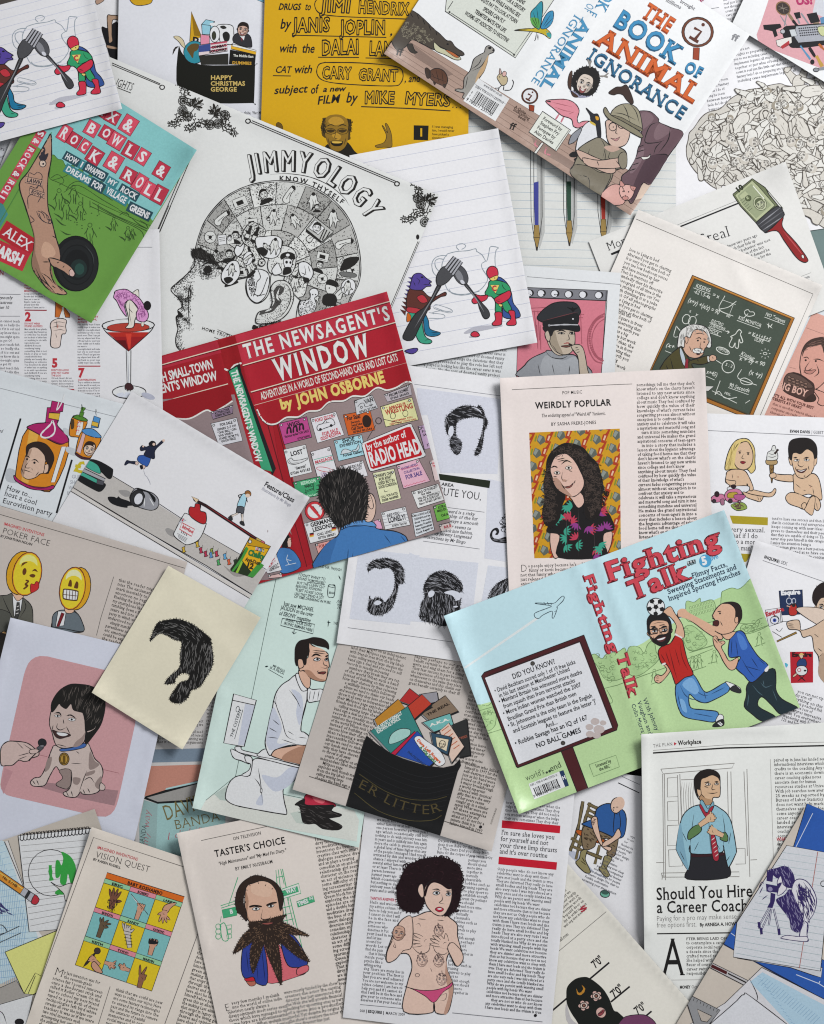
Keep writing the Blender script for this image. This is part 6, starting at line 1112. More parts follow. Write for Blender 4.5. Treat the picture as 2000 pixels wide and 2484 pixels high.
part('dark_haired_baby','dark-haired big-headed baby with ice-cream cone');p(bs,'1300 520 1380 525 1470 530 1480 580 1420 585 1320 565',6);p(bs,'1480 520 1560 540 1640 515 1690 560 1715 680 1710 740 1640 700 1600 690 1540 700 1485 670 1478 600',6);p(bs,'1410 720 1440 680 1500 680 1600 720 1640 700 1690 730 1706 790 1680 830 1640 800 1580 770 1560 815 1520 800 1440 770',6);p(bs,'1545 780 1575 760 1590 800 1560 820',5);p(bs,'1580 800 1620 720 1660 720 1640 860 1600 850 1570 820',5);l(K,4,'1490 600 1540 640','1600 610 1640 630','1560 655 1580 660','1670 760 1680 820','1640 640 1650 700');el('b98a72',1620,630,6)
p(bs,'1460 380 1470 300 1560 270 1650 310 1660 400 1640 490 1590 545 1540 556 1500 530 1470 450',6);p(bs,'1655 380 1675 365 1672 430 1650 450',4);p(bs,'1435 380 1455 370 1465 440 1450 440',4);p('1d1716','1436 290 1455 240 1510 220 1590 218 1640 240 1672 290 1675 370 1655 390 1640 340 1590 310 1540 350 1500 340 1470 350 1460 400 1440 380',5);l(K,10,'1475 385 1510 380','1560 388 1610 378');p('e6e0dc','1480 405 1505 395 1525 405 1500 415',3);p('e6e0dc','1565 402 1590 392 1612 402 1588 412',3);el(K,1508,402,8);el(K,1586,400,8);l(K,5,'1530 390 1515 440 1545 460 1565 445','1500 455 1490 490','1600 450 1610 490');p('5a2426','1500 482 1545 488 1590 474 1560 508 1520 505',4);p('eee8e4','1512 488 1545 492 1580 482 1545 500',0)
p('8a6a3a','1275 440 1310 440 1300 580 1290 580',5);l('4a3420',4,'1278 470 1305 490','1280 500 1304 520','1306 465 1284 500','1304 500 1288 540');p('b09468','1250 400 1336 405 1330 440 1255 440',5);p('dadad6','1252 390 1260 340 1290 320 1300 285 1322 282 1330 310 1345 360 1335 400 1260 405',5);l(K,4,'1258 370 1300 380 1338 365','1265 345 1300 355 1330 340','1290 325 1320 325');l('2a1a16',14,'1318 350 1350 312',taper=0);p(bs,'1275 525 1320 510 1330 545 1290 555',5)
part('pull_quote','large serif quote between mustard bars');q('ac9a26','940 870 1262 886 1260 952 965 938');q('ac9a26','1035 1190 1120 1195 1080 1260 1060 1260');
for t,x0,y0,x1,y1 in(("This is very sexual.",760,1000,1242,1012),('But what if I do',830,1052,1178,1062),('it to a more',930,1104,1180,1114),('than a man"',900,1158,1135,1166)):tx(t,x0,y0,x1,y1,40,'3a3a3c',-.008,1)
part('text_column');body('tend to have one success and then live that In contrast the real entrepreneur keeps coming up with new ideas to prove to themselves and their peers that they are capable of doing so They never stop puts himself in this category I enjoy the attention being a businessman gives me a buzz personal fortune estimated at',1295,905,3,470,34,12,24,'3c3c40',ind=40)
# small covers page
on('inquire');fr(3,2);part('heading');tx('INQUIRE',1228,1228,1350,1268,24,'262628',.03,1);tx('| SEX',1352,1268,1420,1290,26,'66666a',0,1);ln('77777c',4,'1218 1248 1705 1418 1790 1450')
part('navy_cover','navy magazine cover');q('1f2f52','1355 1505 1552 1495 1560 1700 1370 1710',4);tx('Esquire',1372,1540,1535,1530,36,'e2e2e6',.05,.6);el(None,1440,1590,22,26,0,6,'b8bcc8');el(None,1480,1590,16,22,0,6,'b8bcc8');p('b4302a','1440 1640 1490 1610 1510 1660 1500 1706 1445 1708',5);el('2a2220',1478,1625,16);l('c9a490',8,'1450 1640 1420 1630',taper=0)
part('white_cover','white magazine cover with red name');fr(3,3);q('dcdce0','1240 -70 1370 -90 1385 30 1270 70',4);fr(3,2);tx('Esquire',1248,1722,1400,1670,34,'b0303a',.05,.6);el('d8d8dc',1325,1748,30,34,0,4)
fr(3,3);part('red_cover','red magazine cover with a woman at a round table');q('b3202e','1448 282 1642 280 1642 540 1455 545');tx('Esquire',1465,322,1632,322,34,'1a1416',.05,.6);p('d6b8a0','1525 315 1545 295 1560 320 1545 340',4);p('d2b06a','1520 310 1545 290 1568 310 1550 308',0);p('27406e','1505 380 1530 345 1575 345 1588 390 1560 420 1515 410',4);el('d8d8d8',1545,440,50,42,0,5);el(None,1525,435,14,ow=5,oc='b04a5a');el('2a2a2a',1575,440,12,8);l(K,8,'1520 480 1580 530','1575 480 1510 530');p('d6b8a0','1470 485 1500 460 1505 475 1480 495',4);p('58b4cc','1405 375 1432 390 1415 415',0)
part('eyeball_and_pencils');el('dcdce4',1318,16,36,32,0,5);el('3a50a8',1318,16,16);el(K,1318,16,7);l(K,4,'1300 110 1380 160','1330 90 1360 110 1385 80','1365 25 1480 30','1365 25 1370 -60',taper=0);q('9c7a3a','1335 190 1500 112 1508 125 1340 200',4)
part('bare_figure','drawn figure with curly dark hair, arms folded over');nsk='cfb49c';fr(3,2);p('241a1a','1640 1520 1680 1460 1736 1430 1800 1450 1800 1640 1700 1650 1640 1600',0);curls('241a1a','1640 1520 1700 1430 1800 1440 1780 1620 1660 1620',40,20,7);face(1740,1650,90,15,nsk,None,mouth='a8303a');p('d8c4b4','1500 1655 1560 1640 1700 1650 1760 1690 1780 1800 1700 1800 1540 1700',5)
fr(3,3);p(nsk,'1420 40 1450 20 1520 15 1535 60 1545 100 1640 70 1736 10 1800 0 1800 560 1760 540 1700 480 1690 330 1650 260 1630 150 1560 160 1535 110 1500 95 1440 90',6);l(K,5,'1425 45 1480 50','1425 62 1480 65','1440 80 1490 80','1650 130 1690 160','1680 250 1720 280','1690 330 1720 300 1736 320');p('b09680','1690 480 1700 340 1736 300 1780 560',0)
part('text_column');body('you can not rip my arm off anything on this planet poached fish is as the rest of creatures impressive man You everywhere wandering with his IQ of 125 and hunting mechanisms on the sausage Breathe',1495,620,17,260,33,9,26,'3c3c40',edge=lambda i:(15-i*8,230+i*14))
# sports jacket
on('fight');nat();part('green_field','pale green park below the blue sky');Gd='b6d29a'
q(Gd,[(1159,1711),(1227,1693),(1300,1660),(1500,1590),(1560,1560),(1690,1475),(1800,1425),(1832,1415),(1941,1716),(1259,1975)]);fr(2,3);gl='6f8a5c'
for s in('530 750 590 730 640 735 700 700 700 900 600 940','1500 330 1540 300 1600 340 1640 300 1736 280 1800 260 1800 480 1640 520 1560 400'):p('a9c88e',s,5,gl)
fr(3,2);p('a9c88e','870 1540 900 1500 960 1480 1010 1490 1060 1460 1120 1400 1140 1440 1240 1750 900 1750',5,gl);p('a9c88e','570 1640 580 1590 640 1600 690 1565 700 1600 790 1580 820 1640 810 1760 590 1760',5,gl);
for i in range(3):
 for j in range(8):q('b6d29a',[(600+j*26+i*4,1640+i*34-j*8),(614+j*26+i*4,1636+i*34-j*8),(616+j*26+i*4,1654+i*34-j*8),(602+j*26+i*4,1658+i*34-j*8)],4,gl)
fr(3,3)
for s in('80 270 120 235 180 245 220 290 250 220 300 190 320 280 340 350 180 480 80 450','550 180 560 80 620 60 700 120 750 200 700 250 600 270','1030 90 1060 50 1130 60 1180 10 1240 0 1280 50 1100 130'):p('a9c88e',s,5,gl);
for s in('80 270 180 245 320 280 340 350 180 480','560 80 700 120 750 200 600 270','1030 90 1180 10 1270 40 1100 120'):curls(gl,s,26,18,4)
l(gl,5,'0 560 160 500 440 400 640 320 800 255','600 290 800 230','620 280 840 215','1090 120 1260 60','280 555 330 535','620 445 740 405','760 380 830 365','1150 240 1240 205',taper=0)
for x,y in((305,480),(625,370),(655,365),(685,360),(810,320),(1190,170)):el(None,x,y-40,12,ow=4,oc=gl);l(gl,5,[(x-12,y-24),(x-16,y+20),(x-24,y+60)],[(x+12,y-24),(x+16,y+20),(x+24,y+60)],[(x-10,y-20),(x-28,y+10)],[(x+12,y-20),(x+32,y+10)],taper=0)
fr(2,3);l(gl,5,'640 970 800 920','560 780 700 740','1620 590 1740 560','1640 600 1690 700 1640 720',taper=0);curls(gl,'600 780 700 770 690 900 620 930',20,18,4);curls(gl,'1540 310 1736 290 1700 560 1600 480',30,18,4);q('d9e6ee','436 412 450 424 1060 8 1040 -4');fr(3,2)
raise_layer();part('aeroplane','line-drawn jet');fr(2,2);p('P','1030 1700 1060 1680 1140 1650 1170 1630 1045 1612 1060 1606 1190 1610 1240 1570 1270 1548 1282 1560 1270 1590 1220 1640 1225 1650 1195 1730 1180 1725 1180 1675 1100 1710 1070 1736 1040 1730',5,'2a3a44');l('2a3a44',4,'1110 1600 1125 1620','1140 1600 1150 1620','1170 1605 1175 1625','1200 1680 1215 1672',taper=0)
part('title','red serif title letters');rd='c84450';fr(3,2)
def FT(t,x0,y0,x1,y1,h,s_=1.2):tx(t,x0,y0,x1,y1,h,rd,.03,s_,0,'1e1416',.016,0,(-8,7,'7e1c28'),.05,3)
FT('Fighting',-75,1428,872,1122,160);FT('Talk',128,1578,592,1402,155)
part('spine_title','red spine lettering');fr(2,2)
def SP(t,x0,y0,x1,y1,h):tx(t,x0,y0,x1,y1,h,rd,.025,1.2,0,'1e1416',.014,0,(-7,3,'7e1c28'),.03,3)
SP('Fighting',1445,1378,1675,2035,82);fr(3,3);SP('Talk',-10,312,92,650,88)
part('subtitle','navy slab subtitle');fr(3,2);nv='25364a'
for t,x0,y0,x1,y1 in(('Flimsy Facts,',628,1400,925,1296),('Sweeping Statements and',425,1534,1002,1318),('Inspired Sporting Hunches',432,1592,1036,1362)):tx(t,x0,y0,x1,y1,44,nv,.0,1)
part('station_mark','round blue radio station mark');el('4a9ac4',735,1252,52,54);tx('5',712,1288,755,1276,66,'e6eef2',.05);tx('live',782,1252,848,1226,40,'4a9ac4',0)
for i,ch in enumerate('BBC'):q('16181a',[(580+i*24,1258-i*7),(602+i*24,1252-i*7),(606+i*24,1276-i*7),(584+i*24,1282-i*7)]);tx(ch,586+i*24,1276-i*7,600+i*24,1272-i*7,16,'d8dee2',.02)
tx('RADIO',588,1298,660,1274,20,'16181a',.01);fr(3,3)
part('spine_authors')
for t,x0,y0,x1,y1 in(('With Johnny',208,680,318,950),('Vaughan and',160,704,262,985),('Colin Murray',110,726,206,990)):tx(t,x0,y0,x1,y1,34,nv,0,1)
fr(2,3);part('notice_sign','white notice on a maroon board and post');mr='4a1a1e'
q(mr,'1255 1120 1350 1075 1482 1430 1392 1465',6);q(mr,'586 485 610 455 1448 140 1735 900 1725 940 890 1258 880 1250',6);q('dcdce2','612 500 1412 200 1688 920 896 1232',5);ln(K,4,'640 482 1410 192 1420 200 1700 930')
for t,x0,y0,x1,y1,h in(('DID YOU KNOW?',852,512,1210,380,44),('• David Beckham scored only 1 of 19 free kicks',700,628,1380,380,36),('in his last season at Manchester United',738,668,1332,440,36),('• Mainland Britain has witnessed more deaths',735,718,1436,464,36),('from squash than from terrorist attacks',776,760,1378,535,36),('• More Indian women watched the 2007',772,818,1428,572,36),('Brazilian Grand Prix than British men',812,866,1388,646,36),('• St. Johnstone is the only team in the English',812,920,1522,664,36),("and Scottish leagues to feature the letter 'J'",856,966,1555,712,36),('And...',1130,924,1228,888,36),('• Robbie Savage has an IQ of 167',872,1072,1482,850,40),('NO BALL GAMES',1050,1094,1428,958,42)):tx(t,x0,y0,x1,y1,h,'26262a',.006)
ln(K,5,'1210 975 1262 958');el('4a4640',1016,380,17,17,0,4);el('4a4640',1272,1050,17,17,0,4)
for x,y,rx in((1495,915,32),(1575,935,45),(1542,868,36),(1500,975,34),(1610,880,26),(1555,985,34)):p('bdb0ac',[(x-rx,y-6),(x-rx*.3,y-rx*.8),(x+rx*.8,y-rx*.5),(x+rx,y+rx*.3),(x+rx*.2,y+rx*.8),(x-rx*.7,y+rx*.6)],0)
part('barcode_label','barcode and publisher mark');tx("world's",966,1370,1120,1308,50,'3c4a34',-.015);tx('end',1172,1292,1264,1250,54,'3c4a34',-.015);el('26302a',1135,1298,10);el('26402a',1160,1287,11);q('dfe2e4','982 1394 1240 1290 1290 1420 1030 1525');q('22375a','1240 1290 1275 1278 1322 1408 1290 1420');tx('H',1272,1360,1298,1350,30,'dfe2e4',.03);tx('ISBN 978-0-340-97755-2',998,1416,1225,1326,18,'3a3a3e');barcode(1046,1496,-22,215,70,9);tx('9 780340 977552',1028,1512,1255,1422,24,'2c2c30');ln('7a9468',4,'1492 1232 1718 1152 1748 1250 1530 1332 1492 1232');tx('Licensed by',1552,1256,1680,1210,28,'3c4a34');tx('the BBC',1582,1286,1672,1254,28,'3c4a34')
raise_layer();fr(3,3);part('heading_player','bespectacled man in red shirt leaping for a football')
p(sk2:='d3a88c','380 -60 440 -100 480 -40 540 50 560 150 530 165 480 130 490 60 440 -10 390 -30',6);p(sk2,'375 380 440 410 430 460 360 540 315 535 305 500 330 475 370 480 410 430',6);l(K,4,'310 500 345 505','315 520 345 525','325 490 345 495')
p('4f84ba','485 570 520 500 630 470 720 610 780 610 900 540 935 560 925 620 800 690 730 712 660 690 600 640 610 750 720 770 840 790 820 870 700 860 560 830 510 760 485 660',7);l('24466e',6,'520 560 560 640 620 680 700 690','600 560 700 640 760 650','720 610 740 680','500 620 520 720 560 800','640 800 800 830','780 640 900 580','560 540 600 600');p('7aa8d2','540 560 620 500 680 600 640 640',0);p('7aa8d2','520 680 560 700 580 790 540 770',0)
p('b3241e','340 270 380 230 440 210 490 140 540 180 560 260 590 370 632 470 560 500 490 555 470 520 440 440 400 380 370 385 345 330',7);l('6a1010',6,'430 260 470 420 500 520','520 200 540 330 590 440','400 280 440 400','480 260 520 400','360 300 400 370');l('dcd8d8',12,'370 390 400 378','478 132 540 165',taper=0)
p('e0e0e2','905 532 960 548 1020 580 1036 610 1020 630 960 600 930 570',5);p('2a2a2c','945 590 985 565 1036 612 1020 630 960 612',4);p('e0e0e2','850 810 885 820 885 860 860 900 820 870',5);p('222224','830 870 885 850 885 905 795 912',4);l('e6e6e8',8,'840 880 870 905','855 872 878 895',taper=0)
face(350,105,118,-8,sk2,None,oc=K);p('1a1517','245 60 250 0 300 -50 380 -50 430 0 450 60 448 120 425 130 430 60 400 20 300 20 265 60 270 130 255 130',5);p('1d1614','268 140 300 170 340 140 400 130 440 110 446 160 420 210 380 238 330 225 290 190',0);p('5a2426','320 175 360 160 405 150 390 190 350 200',4);p('e8e4e0','328 178 360 168 398 158 380 176 345 184',0);q(None,'265 95 330 90 330 125 275 135',9);q(None,'345 88 405 70 410 105 352 118',9);l(K,8,'330 100 346 98','245 100 268 105','270 72 320 66','345 62 395 50')
fr(3,2);el('e4e4e6',318,1640,75,74,0,6)
for a,r_ in((0,0),(20,56),(92,58),(164,56),(236,58),(308,56)):
 x,y=318+r_*math.cos(math.radians(a)),1640+r_*math.sin(math.radians(a));p(K,[(x+22*math.cos(t/57.3),y+22*math.sin(t/57.3))for t in range(0,360,72)],0,K,0)
for a in(20,92,164,236,308):ln(K,4,[(318,1640),(318+50*math.cos(a/57.3),1640+50*math.sin(a/57.3))])
fr(3,3);part('punching_player','balding man in blue shirt swinging a punch');p(sk2,'500 -40 540 -60 620 -30 760 50 820 100 880 150 860 180 760 130 640 40 560 -10 510 -10',6)
p('1d2c33','1100 540 1300 420 1330 520 1330 600 1380 680 1520 762 1380 812 1300 740 1210 660 1180 740 1330 832 1220 868 1120 800 1062 740 1080 650',7);l('4a626c',5,'1130 560 1180 620 1220 650','1200 540 1240 580 1300 560','1100 640 1090 740','1300 600 1340 700','1220 520 1230 570')
p('2f5aa8','935 200 960 150 1010 105 1060 120 1100 200 1180 320 1260 390 1240 440 1130 540 1060 480 990 410 1030 325 935 325',7);l('16305e',6,'990 180 1010 320','1040 340 1100 440 1150 500','1120 330 1180 420','1060 400 1200 440','1180 340 1240 390','960 170 950 320');p('4a78c0','1000 130 1050 150 1090 240 1040 260',0);p('e0dcd8','1235 430 1272 395 1262 440 1240 450',0)
p(sk2,'870 240 900 300 940 360 1010 330 990 420 940 432 890 370 850 290 810 230 800 160 830 150 850 190 890 190 900 210',6);l(K,5,'805 170 840 210','820 160 850 200','850 200 880 215');p(sk2,'880 100 960 110 990 120 930 180 880 150',5)
fr(3,2);Hd=p(sk2,'800 1700 830 1650 880 1610 950 1600 1010 1620 1040 1680 1036 1740 1000 1800 960 1850 880 1870 815 1840 800 1790 820 1760 795 1720',7);p('241a18','880 1612 950 1596 1015 1615 1042 1670 1040 1740 1010 1770 990 1730 985 1660 940 1615',4);p(sk2,'985 1730 1010 1725 1010 1770 985 1770',5);l(K,7,'835 1680 870 1676');el(K,858,1694,8);p('4a1e1e','800 1765 830 1752 850 1765 840 1800 808 1795',5);l(K,5,'810 1715 795 1735 815 1745','860 1760 880 1800');p(sk2,'500 1680 530 1655 570 1660 600 1690 800 1800 820 1840 740 1830 600 1750 520 1720',0)

# party popper page
on('party_pop');fr(0,2);part('frame_rules');ln('16171a',14,'176 52 0 640 -20 706','608 400 478 850');fr(0,1);ln('8a8c90',4,'-60 1518 430 1640 1000 1780');fr(0,2);tx('ed',-10,166,22,174,30,'5a5c60',0,0,.2)
part('heading','serif heading in three lines');tx('How to...',52,652,272,726,44,'26262a',-.008,.8);tx('host a cool',36,700,308,784,44,'26262a',-.008,.8);tx('Eurovision party',20,762,438,876,44,'26262a',-.008,.8);tx('£',622,490,690,510,90,'b8a62a',.05)
for i,t in enumerate(('GUESTS','SHORT','WAY','IN')):tx(t,606-i*14,556+i*46,606-i*14+22*len(t),562+i*46,30,'9a9ca2')
raise_layer();part('party_popper','large orange party popper with a face and magenta cone');mg,orr='9c1f5c','c2791f'
p('a9adb1','60 480 130 490 200 590 60 580',0)
p(orr,'240 130 580 240 455 640 300 640 170 590 132 530',7);q('d99a44','250 140 330 170 240 600 180 585');q('dcd4cc','520 290 560 290 465 590 430 590',3);p(mg,'122 530 160 570 260 620 380 632 452 615 450 645 380 658 260 645 150 590 120 555',6);l('6a1040',6,'130 545 200 598 320 640 445 632')
p(mg,'236 120 300 95 390 85 400 40 490 60 485 110 560 190 582 240 560 255 500 270 400 225 300 170 238 138',7);l('6a1040',7,'240 132 320 178 430 232 520 265 578 245');q(mg,'400 -40 520 -40 490 70 385 90',5);q('c7a23a','415 5 508 10 496 66 410 50',5);fr(0,1);q(mg,'440 1640 540 1660 530 1730 420 1740',5);l('dcd8d4',8,'500 1640 480 1720 520 1660 545 1585',taper=0);fr(0,2);l('e2e0dc',11,'445 70 420 110 350 180 360 210 410 212 455 180 465 130 445 70',taper=0)
fs_='c4a692';p(fs_,'215 380 240 320 290 290 360 300 390 380 380 440 395 470 370 510 340 520 300 550 240 565 200 545 180 500 195 440',6);p('a0826e','215 380 250 320 270 320 230 420 200 545 182 500',0);p('2c201c','225 370 225 290 260 260 320 248 390 270 440 330 458 390 440 450 415 500 410 515 380 510 400 440 385 400 375 360 330 310 290 295 250 310',4);p(fs_,'375 480 380 445 410 440 405 500 370 515',5);l(K,8,'215 375 235 370 255 385','265 405 300 400 330 425');el(K,230,395,9);el(K,292,425,10);l(K,5,'255 400 215 460 240 470 262 465','195 485 220 490 270 508','185 470 200 520','330 500 300 540','270 470 275 490');
part('small_poppers','two smaller poppers behind');p('b0b4b8','540 130 600 160 580 200 540 170',0);p('b0b4b8','570 290 650 320 640 370 560 330',0)
p(orr,'620 30 735 70 700 170 690 210 640 208 585 185',6);q('dcd0c8','660 75 705 85 690 200 640 190',3);[tx('*',655-i*8,122+i*34,682-i*8,126+i*34,40,'b02a3a',.06)for i in range(3)];p('4a7a2a','618 40 660 22 735 60 730 76 680 70 625 50',5);q('4a7a2a','676 0 712 0 700 40 668 35',4);p('44331f','600 70 625 60 625 130 600 140',0)
p(orr,'700 150 850 210 800 330 760 385 700 380 640 340',6);q('c2a0a0','700 165 725 180 680 350 645 330',3);p('4a82b4','692 150 750 135 800 150 852 200 845 215 790 210 720 185',5);q('4a82b4','795 30 848 50 830 130 770 130',5);q('c7a23a','780 75 832 90 825 125 772 110',4);p('44202a','640 340 700 375 770 388 750 398 690 392 640 360',4);face(755,310,58,14,'d0b6a4','2c201c');fr(0,1);q('4a7a2a','690 1690 725 1700 700 1736 680 1736',4);l(K,5,'690 1670 700 1720','810 1710 812 1736',taper=0);fr(0,2);l('8a8c90',5,'805 -10 815 30')
# desk-edge sheet
on('feature');fr(0,2);part('desk_edge_print','grey desk edge drawn across the sheet');q('b2ada8','640 500 700 400 940 530 1736 1030 2240 1330 2140 1540 1736 1290 600 640',0);l(K,5,'940 530 1340 770 1736 1030 2246 1325',taper=0,sm=0);l(K,5,'615 632 1000 870 1736 1290 2130 1540','590 660 1000 895 1736 1330 2120 1575',taper=0,sm=0);q('c2bdb8','612 640 2126 1545 2110 1575 590 664');l(K,5,'615 632 2130 1540','590 660 2115 1575',taper=0,sm=0)
raise_layer();part('stapler','black and green stapler');p('8d8a88','1000 660 1080 660 1110 700 1050 710',0);p('17181a','760 400 830 410 940 470 952 500 940 552 910 556 850 500 740 440',5);p('3f9a84','740 405 820 440 850 500 830 515 720 455',4);q('9a9a9e','705 470 890 560 880 585 690 500',5);q('3f9a84','690 500 830 570 815 610 670 545',4);p('17181a','670 530 820 600 885 600 885 630 850 665 800 655 650 565',5);q('4a4a50','820 568 880 580 872 615 815 605',4)
part('ink_jar','tipped jar spilling black ink');p('17171a','910 715 960 712 985 722 1000 708 1020 725 1080 745 1110 760 1150 770 1130 785 1080 790 1070 805 990 790 930 760',0);p('8d8d92','1150 640 1230 660 1300 690 1338 740 1330 800 1280 826 1200 810 1130 780 1095 730 1110 680',6);p('17171a','1160 642 1240 660 1310 720 1300 760 1250 680 1170 660',0);el('2a2a2c',1160,725,60,72,20,6);el('c9c9ce',1168,730,36,50,20,4);l('e0e0e4',8,'1220 720 1215 800','1260 720 1300 790')
part('flying_girl','schoolgirl flying with one fist raised');gn='1e2236';p('2f549a','1165 375 1190 362 1270 372 1245 455 1200 440 1160 405',4);p(gn,'1240 290 1285 270 1310 285 1370 235 1385 245 1310 320 1305 388 1265 385 1215 360 1230 320 1190 325 1182 300 1200 280 1225 290',4);p('17151a','1255 260 1280 240 1310 250 1315 280 1290 292 1260 280',0);el('d0b4a4',1298,270,12);el('d0b4a4',1380,238,11);el('d0b4a4',1208,288,8);p(gn,'1145 415 1140 438 1090 430 1060 446 1050 440 1070 405 1100 412',3);p('c9b0a4','1145 415 1168 425 1160 445 1142 438',3);p('c9b0a4','1205 445 1228 455 1215 478 1200 470',3);p('17151a','1180 450 1200 448 1205 470 1190 480',3);l('9a9aa4',4,'1212 490 1225 530 1240 545 1262 585 1268 610',taper=0)
part('glue_bottle','white glue bottle with red cap');p('8f8c8a','1395 990 1420 975 1480 1010 1470 1050 1420 1030',0);p('d9d9e0','1545 870 1580 856 1720 930 1736 950 1680 1070 1590 1115 1540 1100 1468 1040 1480 990',6);p('a82226','1600 800 1640 800 1650 770 1690 780 1690 830 1736 850 1736 930 1690 935 1600 870',6);q('b4b4bc','1500 940 1540 890 1570 910',2);q('d9d9e0','1535 930 1640 985 1615 1045 1515 985',7,'b4303a');tx('bingloo',1532,972,1622,1022,30,'b4303a',.03)
for i in range(4):ln(K,5,[(1535+i*14,1000+i*8),(1528+i*14,1018+i*8)]);ln('55555c',3,[(1496+i*3,1020+i*12),(1580-i*4,1065+i*10)])
q('b4303a','1530 910 1555 890 1540 920');l('17171a',12,'1690 800 1690 770',taper=0)
part('pencil_and_boy','boy walking along a dark pencil');fr(1,2);q('2a1618','-110 720 0 775 480 1090 466 1108 0 800 -100 745',4);q('d2b896','-120 708 -60 735 -80 762',4);fr(1,2);l('9a2a30',4,'0 785 440 1075');q('b49a50','430 1055 470 1078 455 1108 415 1082',4);p('c0606c','470 1080 496 1095 488 1112 462 1104',4)
p('9cc4d8','320 685 350 690 335 760 320 805 265 795 280 740 300 700',5);p('4a4c52','268 795 322 802 312 860 290 845 258 848',5);l(K,16,'270 850 205 880','305 855 310 925',taper=0);l('d8c4b8',10,'268 852 208 880','305 858 310 922',taper=0);p('8a5a2c','330 690 335 665 360 660 380 680 375 705 350 690',4);el('d8bba8',352,702,20,16);l(K,6,'285 720 275 700 310 690','340 720 350 758',taper=0);p('2a2a2c','190 885 215 875 225 905 205 910',4);p('2a2a2c','290 920 315 922 325 955 290 940',4)
part('drawing_pins','coloured drawing pins on the desk')
def pin(x,y,c,a=0):
 l(K,4,[(x,y),(x+14,y-46)]);p(c,[(x-16,y-14),(x+8,y-22),(x+6,y-8),(x+10,y+12),(x+18,y+20),(x-12,y+28),(x-10,y+10)],4)
for x,y,c in((-70,1110,'c2a23a'),(-40,1160,'a8304a'),(0,1190,'a8304a'),(52,1168,'8a9a4a'),(45,1200,'5a8ab8'),(92,1190,'b0304a'),(162,1212,'5a9ac4'),(196,1258,'c2583a'),(108,1262,'4a9a5a'),(250,1260,'2a3a2a'),(-185,1155,'c2a23a')):pin(x,y,c)
part('chalk_box','yellow and green box of chalk');p('8f8a86','150 1290 210 1330 330 1370 240 1380',0);q('d0a01c','372 1050 545 1130 390 1392 210 1330 280 1220',6);q('23301c','340 1130 280 1220 205 1320 215 1340 385 1392 380 1340 300 1240');q('3f8a3a','340 1130 360 1150 300 1260 230 1345 215 1338 300 1220');q('8ab03a','300 1250 250 1350 270 1356 312 1262');q('b68a18','372 1050 545 1130 530 1150 350 1120',4);q('3f8a3a','450 1260 490 1290 400 1392 350 1380');q('d6d2d8','420 1130 490 1155 490 1180 415 1160',4)
for i,c in enumerate(('d27a8a','d8d4e0','7aa2d2','d2b45a')):q(c,[(428+i*15,1138+i*5),(440+i*15,1142+i*5),(438+i*15,1164+i*5),(426+i*15,1160+i*5)],3)
tx('Chalky',352,1200,485,1240,46,'2a6a3a',.05);tx('Anti-Dust',330,1250,452,1288,30,'2a2418',.03);tx('12',335,1305,395,1322,44,'2a2418',.04);el('c8c4bc',372,1090,14,14,0,4)
part('heading','sans heading with grey byline');tx('Feature/Class',488,618,735,762,42,'1e1e22',.012);tx('Illustrations by Mr Bingo',468,650,712,796,26,'9a9aa4')
# emoji page
on('poker');fr(0,2);part('heading','red and black capitals heading');ln('4a4642',4,'-60 845 0 860 700 1062 1560 1314');tx('IMAGINED INVENTIONS',32,950,372,1046,25,'b03a42',0);tx('POKER FACE',18,1018,418,1130,50,'3a3634',-.025);tx('BY JONATHAN NOLAN',4,1050,272,1124,20,'33302e',.015)
part('text_column');ln('5a5652',4,'960 1385 850 1736 815 1880');body('that the reader might miss The exclamation mark inevitably to the emoticon no regrets Enabling the keyboard in my smartphone like tumbling down a flight of stairs and into a happy party in which was understood no worries I simply matched parentheses semicolon etc emotional subtext could be expressed',1000,1422,16,330,36.5,16,26,'2e2a28',ind=30)
part('kissing_head_man','suited man with a kissing yellow disc head');st_='55544c';ye='d9b62c'
p(st_,'-60 1550 0 1545 60 1540 110 1525 200 1565 270 1640 280 1780 280 1900 -60 1900',6);q('d6d2d0','108 1530 150 1580 195 1560 175 1680 120 1720 110 1600',5);q('3a3a38','145 1600 165 1600 170 1680 150 1740 125 1736',4);l('c2beba',6,'140 1640 165 1630','135 1670 165 1660','130 1700 160 1690');p('c9a48c','110 1520 200 1530 195 1560 150 1590 115 1545',5);l(K,5,'20 1545 60 1640 110 1736','195 1570 220 1640 170 1730')
def disc(x,y,rx,ry,a,off,dk2,lt2):
 el(dk2,x+off[0],y+off[1],rx,ry,a,6);el(dk2,x+off[0]*.5,y+off[1]*.5,rx,ry,a);el('c46a1e',x,y,rx,ry,a,5);el(ye,x,y,rx*.93,ry*.95,a);el(lt2,x+rx*.1,y-ry*.45,rx*.62,ry*.42,a);el(ye,x,y+ry*.12,rx*.86,ry*.72,a)
disc(230,1362,122,186,12,(-50,-8),'c2901e','dcc87a');l('5a3418',14,'180 1300 200 1275 235 1262','272 1340 295 1328 320 1345');el('5a3418',208,1342,17,30,10);p('5a3418','250 1372 275 1362 300 1372 288 1392 262 1388',0);l('5a3418',12,'218 1415 242 1425 215 1450 235 1460 200 1490',taper=0);p('b02a2a','258 1470 265 1445 290 1450 308 1425 328 1440 322 1490 265 1520',5,'6a1a1a')
p('a8806a','-20 1860 0 1840 40 1850 40 1880 0 1900',5)
